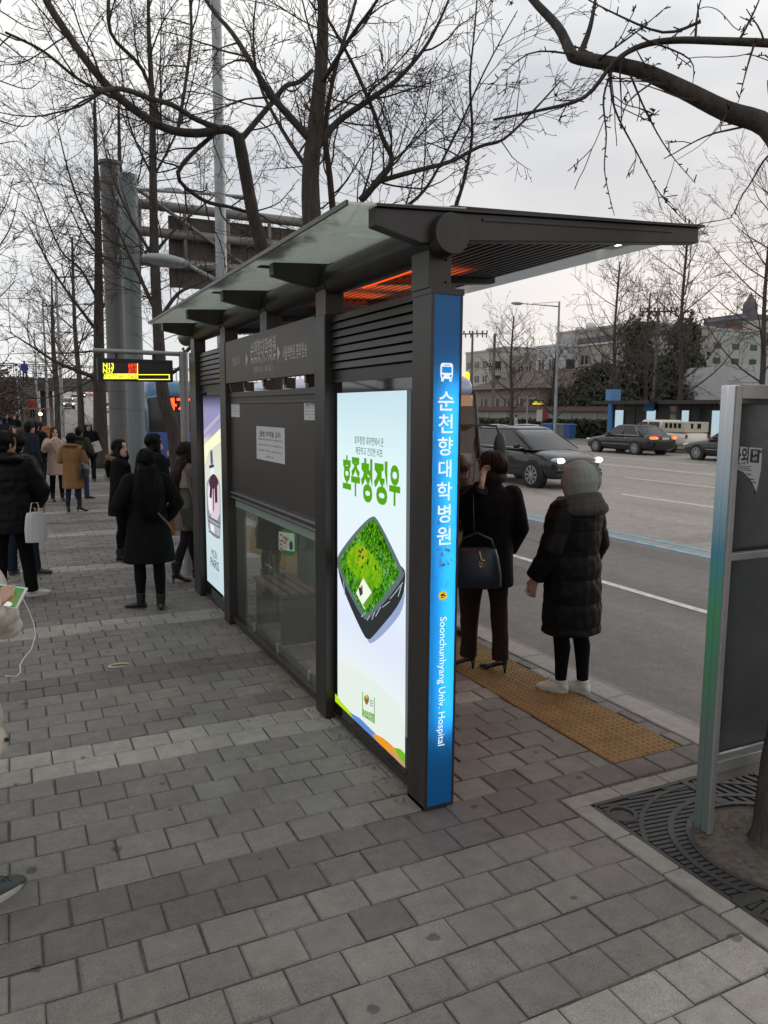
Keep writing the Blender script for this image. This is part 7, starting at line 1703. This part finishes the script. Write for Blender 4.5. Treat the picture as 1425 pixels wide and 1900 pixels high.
# --- footbridge with its stair
fb = thing('footbridge', 'grey pedestrian footbridge crossing the road far down the street', 'footbridge', (10, 74.5, 0))
M_FB = mat('footbridge_paint', (.10, .098, .095), .7, var=.2, vscale=1)
q = MB(); q.box((-1.5, 73, 3.45), (45, 76, 4.55)); wpart(q, 'deck', M_FB, fb)
q = MB()
for y in (73, 76):
    q.box((-1.5, y-.04, 5.6), (45, y+.04, 5.68))
    for i in range(94): q.box((-1.5+i*.5, y-.02, 4.55), (-1.46+i*.5, y+.02, 5.6))
wpart(q, 'railing', M_FB, fb)
for x in (3.0, 19, 34): q = MB(); q.tube([(x, 74.5, -.1), (x, 74.5, 3.45)], [.5]*2, 16); wpart(q, 'pier', M_FB, fb)
x0, x1 = gy(36, 760, 63).x, gy(74, 760, 63).x
q = MB(); n_ = 30
for i in range(n_): q.box((x0, 63+i*.333, 0 if i < 1 else 4.55*i/n_-.12), (x1, 63+(i+1)*.333, 4.55*(i+1)/n_))
wpart(q, 'stair', mat('stair_concrete', (.20, .195, .185), .8, var=.15), fb)
q = MB()
for i in range(n_): q.box((x0, 62.985+i*.333, 4.55*(i+1)/n_-.03), (x1, 63.0+i*.333, 4.55*(i+1)/n_+.004))
wpart(q, 'stair_nosing', mat('nosing_dark', (.05, .05, .05), .8), fb)
for x in (x0, x1):
    q = MB(); q.tube([(x, 62.6, 1.1), (x, 73, 5.65)], [.04]*2, 8); q.tube([(x, 62.6, .6), (x, 73, 5.1)], [.025]*2, 6)
    for i in range(11): q.tube([(x, 62.8+i, 4.55*i/10), (x, 62.8+i, 1.1+4.55*i/10)], [.025]*2, 6)
    wpart(q, 'handrail', M_GALV, fb)
person('person in blue at the top of the footbridge stair', (gy(50, 760, 71).x, 72.2, 4.2), rad(0), 1.7, 'people on the stair', coat=mat('coat_blue', (.03, .05, .30), .8), hem=.7, leg=T_DARK, hair='short', vox=.024, hands=False, face=False, seed=70)
person('person in red halfway down the footbridge stair', (gy(60, 760, 65).x, 65.5, 1.15), rad(180), 1.7, 'people on the stair', coat=mat('coat_red', (.28, .03, .025), .8), hem=.7, leg=T_DARK, hair='short', vox=.024, hands=False, face=False, seed=71)
# lit food stall beside the stair
q = MB(); q.box((-.7, -.5, 0), (.7, .5, .95)); st_ = thing('food_stall', 'small street stall with a glaring warm lamp below the stair', 'stall', (gy(72, 790, 48).x, 48, 0)); q.build('counter', mat('stall_orange', (.35, .12, .04), .6), st_)
q = MB(); q.box((-.8, -.6, 1.9), (.8, .6, 1.98)); 
for x in (-.7, .7):
    for y in (-.5, .5): q.box((x-.02, y-.02, .95), (x+.02, y+.02, 1.9))
q.build('canopy', mat('stall_canopy', (.25, .12, .07), .7), st_)
q = MB(); q.ell((.1, -.45, 1.65), (.09, .09, .09), 12, 8); q.build('lamp', emis('stall_lamp', (1, .72, .35), 16), st_, smooth=True)

# --- across the road
w = thing('boundary_wall', 'long white boundary wall with a brown tiled coping across the road', 'wall', (41, 55, 0))
q = MB(); q.box((41, 38, 0), (41.3, 95, 2.0))
for i in range(19): q.box((40.93, 38+i*3, 0), (41, 38.35+i*3, 2.0))
wpart(q, 'wall', mat('wall_offwhite', (.36, .345, .32), .8, var=.12), w)
q = MB(); q.prism([(40.7, 2.0), (41.15, 2.36), (41.6, 2.0)], lambda a, b: (a, 37.9, b), lambda a, b: (a, 95.1, b))
for i in range(190): q.tube([(40.7, 38.1+i*.3, 2.02), (41.15, 38.1+i*.3, 2.40)], [.05]*2, 6)
wpart(q, 'coping', mat('coping_tile', (.125, .080, .065), .8, var=.25), w)
M_BLU = mat('shelter_blue', (.05, .20, .46), .5)
def far_shelter(label, X, pa, pb_, pillar=True):
    ya, yb = ypx(pa, X), ypx(pb_, X); lo, hi = min(ya, yb), max(ya, yb)
    s = thing('bus_shelter', label, 'bus shelter', (X, hi, 0))
    q = MB(); q.box((X-1.9, lo-.2, 2.55), (X+.3, hi+.1, 2.70)); q.box((X-1.9, lo-.2, 2.48), (X-1.8, hi+.1, 2.55)); wpart(q, 'roof', M_FRAME, s)
    n_ = 5
    for i in range(n_+1):
        y = hi - (hi-lo)*i/n_; q = MB(); q.box((X-.07, y-.06, 0), (X+.07, y+.06, 2.55)); wpart(q, 'post', M_FRAME, s)
    for i in range(n_):
        y0_, y1_ = hi-(hi-lo)*(i+1)/n_+.08, hi-(hi-lo)*i/n_-.08; q = MB(); q.box((X-.02, y0_, .25), (X+.02, y1_, 2.1))
        wpart(q, 'ad_poster' if i in (0, 3) else 'glass_pane', emis('far_ad_lit', (.50, .66, .74), .75) if i in (0, 3) else mat('far_glass_dark', (.05, .065, .055), .15), s)
        q = MB(); q.box((X-.05, y0_-.02, 2.1), (X+.05, y1_+.02, 2.5)); wpart(q, 'louvre_panel', M_FRAME, s)
    if pillar:
        q = MB(); q.box((X-.22, hi+.05, 0), (X+.22, hi+.45, 3.15)); wpart(q, 'blue_pillar', M_BLU, s)
        q = MB(); q.box((X-.42, hi-.05, 2.75), (X+.42, hi+.50, 3.5)); q = wpart(q, 'pillar_head', mat('pillar_head', (.10, .27, .52), .5), s)
        q = MB(); q.box((X-.30, hi-(hi-lo)*.80, 2.05), (X-.24, hi-(hi-lo)*.80+.9, 2.6)); wpart(q, 'stop_sign', M_BLU, s)
    return s
far_shelter('dark bus shelter with a blue pillar across the road, lit posters between its posts', 37.2, 1140, 1240); far_shelter('second dark bus shelter across the road in front of the white building', 37.6, 1262, 1360, False)
def bin_(px, m, lab, h=1.05):
    X = 36.4; y = ypx(px, X); b = thing('waste_bin', lab, 'bin', (X, y, 0), 0, 'bins across the road'); q = MB(); q.loft([plan(-.28, .28, .30, .06, r=.08), plan(-.31, .31, .34, h-.1, r=.08)]); q.build('body', m, b)
    q = MB(); q.loft([plan(-.34, .34, .37, h-.1, r=.08), plan(-.34, .34, .37, h, r=.08), plan(-.25, .25, .28, h+.06, r=.08)]); q.build('lid', m, b)
M_BINB = mat('bin_blue', (.035, .10, .30), .5); M_BING = mat('bin_grey', (.17, .18, .18), .5)
for px, m, lab in ((1018, M_BINB, 'leftmost blue bin of the row across the road'), (1027, M_BINB, 'blue bin beside the grey bins, left of the lamp pole'), (1038, M_BING, 'grey bin beside the lamp pole across the road'), (1048, M_BING, 'second grey bin right of the lamp pole'), (1058, M_BINB, 'blue bin at the right end of the row')): bin_(px, m, lab)
X = 36.0; y = ypx(978, X); fd = thing('arrival_display', 'small LED arrival board on a grey post across the road', 'display board', (X, y, 0))
q = MB(); q.tube([(0, 0, 0), (0, 0, 3.0)], [.06]*2, 10); q.tube([(0, 0, 2.95), (1.15, -.35, 2.95)], [.04]*2, 8); q.build('post', M_GALV, fd)
q = MB(); q.box((.10, -.40, 2.42), (1.20, -.30, 2.84)); q.build('display_case', M_BLACKM, fd)
q = MB(); q.box((.18, -.41, 2.50), (1.12, -.402, 2.62)); q.build('display_text', emis('far_led_amber', (1, .45, .03), 1.4), fd)
q = MB(); q.box((.30, -.41, 2.66), (.60, -.402, 2.76)); q.box((.78, -.41, 2.66), (1.0, -.402, 2.76)); q.build('display_text', emis('far_led_green', (.15, .8, .1), 1.0), fd)
X = 38; y = ypx(1005, X); sg = thing('street_sign', 'small red and white signboard standing by the hedge across the road', 'sign', (X, y, 0))
q = MB(); q.tube([(0, 0, 0), (0, 0, 2.3)], [.05]*2, 8); q.build('post', M_GALV, sg); q = MB(); q.box((-.5, -.06, 1.2), (.0, .0, 2.1)); q.build('board', M_WHITE, sg); q = MB(); q.box((.02, -.06, 1.4), (.5, .0, 1.95)); q.build('board', mat('sign_red', (.45, .05, .04), .5), sg)
# utility poles
def utility(label, px, X, top, bars, R_=.17):
    p = gx(px, top, X); u = thing('utility_pole', label, 'utility pole', (X, p.y, 0), 0, 'utility poles across the road'); h = p.z; m = mat('pole_concrete', (.15, .135, .12), .85)
    q = MB(); q.tube([(0, 0, 0), (0, 0, h)], [R_, R_*.65], 12); autosmooth(q.build('pole', m, u))
    for dz, w_ in bars:
        q = MB(); d = Vector((.8, -.6, 0)); q.tube([d*-w_ + Vector((0, 0, h-dz)), d*w_ + Vector((0, 0, h-dz))], [.07]*2, 6)
        for t in (-1, -.6, -.2, .3, .7, 1): q.tube([d*w_*t + Vector((0, 0, h-dz)), d*w_*t + Vector((0, 0, h-dz+.32))], [.05, .09], 8); q.tube([d*w_*t*.9 + Vector((.1, 0, h-dz-.05)), d*w_*t*.9 + Vector((.1, 0, h-dz-.4))], [.07, .05], 8)
        q.build('crossarm', M_TRIM, u)
utility('concrete utility pole with two crossarms between the evergreens', 1222, 46, 572, ((.25, 1.35), (2.0, 1.2))); utility('utility pole with one crossarm left of the bare ginkgo across the road', 877, 44, 614, ((.3, 1.5),)); utility('plain wooden pole between the utility pole and the bare ginkgo', 918, 44, 619, ((3.2, .6),), .2)

# ================================================================== buildings across the road
def facade(name, label, cat, px0, px1, X, ytop, depth, m, rows=0, cols=0, wm=None, z0=0.0, parapet=.35, wfrac=(.55, .5), dY=None, zw0=.15, zw1=.92):
    """box building whose street side lies at X between the two sight lines, ytop gives its height"""
    ya, yb = ypx(px0, X), ypx(px1, X); lo, hi = min(ya, yb), max(ya, yb); h = gx((px0+px1)/2, ytop, X).z
    b = thing(name, label, cat, (X, (lo+hi)/2, 0)); q = MB(); q.box((X, lo, z0), (X+depth, hi, h)); q.box((X-.12, lo-.12, h), (X+depth+.1, hi+.12, h+parapet)); wpart(q, 'wall', m, b)
    wm = wm or mat('far_window', (.05, .055, .06), .2)
    for r in range(rows):
        for c in range(cols):
            cy_ = hi - (hi-lo)*(c+.5)/cols; cz = z0+(h-z0)*(zw0+(zw1-zw0)*(r+.5)/rows); w_ = (hi-lo)/cols*wfrac[0]/2; hh = (h-z0)*(zw1-zw0)/rows*wfrac[1]/2
            q = MB(); q.box((X-.03, cy_-w_, cz-hh), (X-.001, cy_+w_, cz+hh)); f = wpart(q, 'window', wm, b)
            if w_ > .6: q = MB(); q.box((X-.05, cy_-.04, cz-hh), (X-.031, cy_+.04, cz+hh)); q.box((X-.07, cy_-w_-.08, cz-hh-.1), (X-.001, cy_+w_+.08, cz-hh)); o = wpart(q, 'window_frame', M_WHITE, b)
    for yy in (lo,):                                        # end wall facing the camera
        n2 = max(1, int(depth/4)) if rows else 0
        for r in range(rows):
            for c in range(n2):
                cx = X + depth*(c+.5)/n2; cz = z0+(h-z0)*(zw0+(zw1-zw0)*(r+.5)/rows); hh = (h-z0)*(zw1-zw0)/rows*wfrac[1]/2
                q = MB(); q.box((cx-.8, lo-.03, cz-hh), (cx+.8, lo-.001, cz+hh)); wpart(q, 'window', wm, b)
    return b, lo, hi, h
M_BEI = mat('facade_beige', (.33, .305, .275), .85, var=.12, vscale=.6); M_GREYF = mat('facade_grey', (.36, .355, .35), .8, var=.1, vscale=.6); M_WHF = mat('facade_white', (.55, .55, .55), .75, var=.06, vscale=.5)
M_CRM = mat('facade_cream', (.45, .42, .36), .8, var=.12, vscale=.5); M_BRICK = mat('facade_brick', (.16, .085, .065), .85, var=.2, vscale=1); M_SLATE = mat('facade_slate', (.12, .115, .125), .8, var=.2, vscale=1); M_TEAL = mat('facade_teal_glass', (.25, .31, .32), .3)
b, lo, hi, h = facade('office_block', 'pale grey and beige office block behind the street lamp', 'building', 1028, 1180, 78, 612, 14, M_BEI, 3, 4, zw1=.80, wfrac=(.35, .45))
q = MB(); q.box((78-.06, lo+.4, h-1.9), (78-.01, hi-5, h-1.0)); wpart(q, 'roof_slot', M_SLATE, b); q = MB(); q.box((78-.2, lo, h-2.2), (78-.01, hi-5, h-1.95)); wpart(q, 'ledge', M_WHF, b); q = MB(); q.box((78-.1, hi-4.5, 0), (78-.01, hi, h)); wpart(q, 'wall_panel', M_GREYF, b)
q = MB(); q.box((77.8, hi-9, h*.30), (78-.02, hi-4.8, h*.62)); wpart(q, 'window', M_SLATE, b)
for dy, hh in ((3, 1.0), (5.5, 1.4)): q = MB(); q.ell((80, hi-dy, h+hh*.6), (.8, .8, hh*.5), 10, 6); wpart(q, 'roof_tank', M_WHF, b)
facade('annex_building', 'white two window annex left of the office block', 'building', 992, 1030, 74, 645, 10, M_WHF, 2, 2, zw0=.3)
b, lo, hi, h = facade('tiled_house', 'low beige house with a brown hipped roof behind the far wall', 'house', 868, 1000, 50, 722, 12, mat('house_wall', (.30, .23, .175), .85, var=.12), 1, 6, zw0=.35, zw1=.9, parapet=.1)
q = MB(); q.add([(49.3, lo-.6, h), (62.6, lo-.6, h), (62.6, hi+.6, h), (49.3, hi+.6, h), (55.5, lo+3.5, h+2.3), (55.5, hi-3.5, h+2.3)], [(0, 1, 4), (1, 2, 5, 4), (2, 3, 5), (3, 0, 4, 5)]); wpart(q, 'roof', mat('roof_tile_brown', (.10, .075, .06), .85, var=.2), b)
for i, (a, c, X, top, m, rows, cols, lab) in enumerate(((862, 905, 85, 655, M_CRM, 3, 3, 'cream apartment house at the left end of the far houses'), (900, 935, 95, 648, M_GREYF, 3, 2, 'grey tower house behind the cream apartment house'), (930, 985, 90, 662, M_BEI, 2, 4, 'wide beige house with a blue window between the bare trees'), (965, 1005, 100, 658, M_WHF, 2, 3, 'pale house left of the white annex'))):
    facade('apartment_house', lab, 'building', a, c, X, top, 12, m, rows, cols, zw0=.3)
b, lo, hi, h = facade('shop_row', 'long flat roofed row with dark openings in front of the office block', 'building', 960, 1075, 66, 692, 10, mat('row_grey', (.20, .195, .19), .8, var=.1), 1, 7, zw0=.45, zw1=.95, wfrac=(.6, .8))
facade('school_block', 'long pale green and cream block behind the evergreens', 'building', 1140, 1305, 96, 622, 12, mat('facade_pale_green', (.38, .40, .37), .8, var=.1), 3, 12, zw0=.45, wfrac=(.5, .4))
# white building with the dark shopfront
X = 47; ya, yb = ypx(1264, X), ypx(1460, X); wb = thing('white_building', 'plain white walled building with a rounded corner and dark shopfront openings', 'building', (X, (ya+yb)/2, 0)); h = gx(1300, 682, X).z; lo, hi = min(ya, yb), max(ya, yb)
q = MB(); r = .7; prof = [(hi, 2.7), (hi, h-r)] + [(hi-r+r*math.cos(a), h-r+r*math.sin(a)) for a in [PI/2*k/6 for k in range(1, 7)]] + [(lo, h), (lo, 2.7)]
q.prism(prof, lambda a, b: (X, a, b), lambda a, b: (X+14, a, b)); wpart(q, 'wall', M_WHF, wb)
q = MB(); q.box((X+.4, lo, 0), (X+.5, hi, 2.7)); wpart(q, 'shopfront', mat('shop_dark', (.03, .03, .032), .3), wb)
for i in range(6): y = hi-.3-(hi-lo)*i/6; q = MB(); q.box((X+.05, y-1.0, 0), (X+.38, y, 2.69)); wpart(q, 'pillar', M_WHF, wb)
for i in range(5): y = hi-1.6-(hi-lo)*i/6; q = MB(); q.box((X+.36, y-2.0, 1.2 if i % 2 else 1.4), (X+.395, y-.2, 2.3)); wpart(q, 'window', mat('shop_glass', (.25, .26, .26), .15), wb)
# hillside and what stands on it
def hill_z(x, y):
    t = max(0, min(1, (x-100)/150)); return 27*t*t*(3-2*t) * max(0, min(1, (190-abs(y-70))/120))
mb_ = MB(); NX, NY = 26, 30
P_ = [[(98+i*12, -120+j*14, hill_z(98+i*12, -120+j*14)) for j in range(NY)] for i in range(NX)]
for i in range(NX-1):
    for j in range(NY-1): mb_.add([P_[i][j], P_[i+1][j], P_[i+1][j+1], P_[i][j+1]], [(0, 1, 2, 3)])
struct(mb_.build('hill', M_EARTH, smooth=True))
rnd = random.Random(7); HM_ = [mat('hill_wall_pale', (.34, .31, .29), .85), mat('hill_wall_brown', (.15, .11, .10), .85), mat('hill_wall_grey', (.22, .21, .21), .85), mat('hill_wall_brick', (.17, .095, .08), .85)]
looks = ['pale', 'brown', 'grey', 'brick red']
for k in range(64):
    px = rnd.uniform(1245, 1420); X = rnd.uniform(125, 240); y = ypx(px, X); z = hill_z(X, y); s = rnd.uniform(2.6, 5.0); hh = rnd.uniform(3.5, 7); mi = rnd.randrange(4)
    h_ = thing('hill_house', '%s walled little house on the crowded hillside below the church spire' % looks[mi], 'house', (X, y, z-1), rnd.uniform(-.4, .4), 'houses on the hillside')
    q = MB(); q.box((-s, -s, 0), (s, s, hh)); q.build('wall', HM_[mi], h_); q = MB(); q.box((-s-.2, -s-.2, hh), (s+.2, s+.2, hh+.35)); q.build('roof', HM_[rnd.randrange(3)] if mi else M_WHF, h_)
    q = MB()
    for u in (-.5, .5):
        for v in range(int(hh/3)): q.box((-s-.06, u*s-.6, 1.6+v*3), (-s-.01, u*s+.6, 2.9+v*3)); q.box((u*s-.6, -s-.06, 1.6+v*3), (u*s+.6, -s-.01, 2.9+v*3))
    q.build('window', mat('far_window', (.05, .055, .06), .2), h_)
X = 205; y0_, y1_ = ypx(1372, X), ypx(1296, X); zt = gx(1330, 588, X).z; zb_ = gx(1330, 640, X).z
ch = thing('church', 'dark slate and brick church hall with a pointed spire on the hill', 'church', (X, (y0_+y1_)/2, 8))
q = MB(); q.box((X, y0_, 8), (X+22, y1_, zt)); wpart(q, 'hall', M_SLATE, ch); q = MB(); q.box((X-.3, y0_, zt-1.5), (X-.01, y1_, zt-.6)); wpart(q, 'eaves_band', mat('eaves_blue', (.16, .18, .21), .6), ch)
q = MB(); q.box((X-1.5, y0_-1, 8), (X-.05, y0_+(y1_-y0_)*.33, zt-3)); wpart(q, 'brick_wing', M_BRICK, ch)
sy0 = ypx(1368, X); zs0, zs1 = zt, gx(1368, 542, X).z
q = MB(); q.box((X+2, sy0-.6, zs0-1), (X+5, sy0+2.4, zs0+3.0)); wpart(q, 'tower', M_SLATE, ch); q = MB(); a_ = zs0+3.0; q.add([(X+2.1, sy0-.5, a_), (X+4.9, sy0-.5, a_), (X+4.9, sy0+2.3, a_), (X+2.1, sy0+2.3, a_), (X+3.5, sy0+.9, zs1)], [(0, 1, 4), (1, 2, 4), (2, 3, 4), (3, 0, 4), (3, 2, 1, 0)]); wpart(q, 'spire', M_SLATE, ch)
facade('apartment_block', 'cream apartment block with banded windows at the right edge below the spire', 'building', 1366, 1470, 150, 596, 14, M_CRM, 5, 5, zw0=.4, wfrac=(.8, .35))
facade('brick_block', 'brown brick block beside the cream apartment block on the hill', 'building', 1338, 1366, 150, 604, 12, M_BRICK, 0, 0)
q = MB(); o = thing('flood_light', 'small white lamp burning between the bare trees across the road', 'lamp', gx(998, 690, 60)); q.ell((0, 0, 0), (.22, .22, .22), 10, 8); q.build('bulb', emis('far_lamp', (1, .95, .8), 6), o, smooth=True); q = MB(); q.tube([(0, .1, 0), (0, .3, -o.location.z)], [.07]*2, 8); q.build('mast', M_GALV, o)
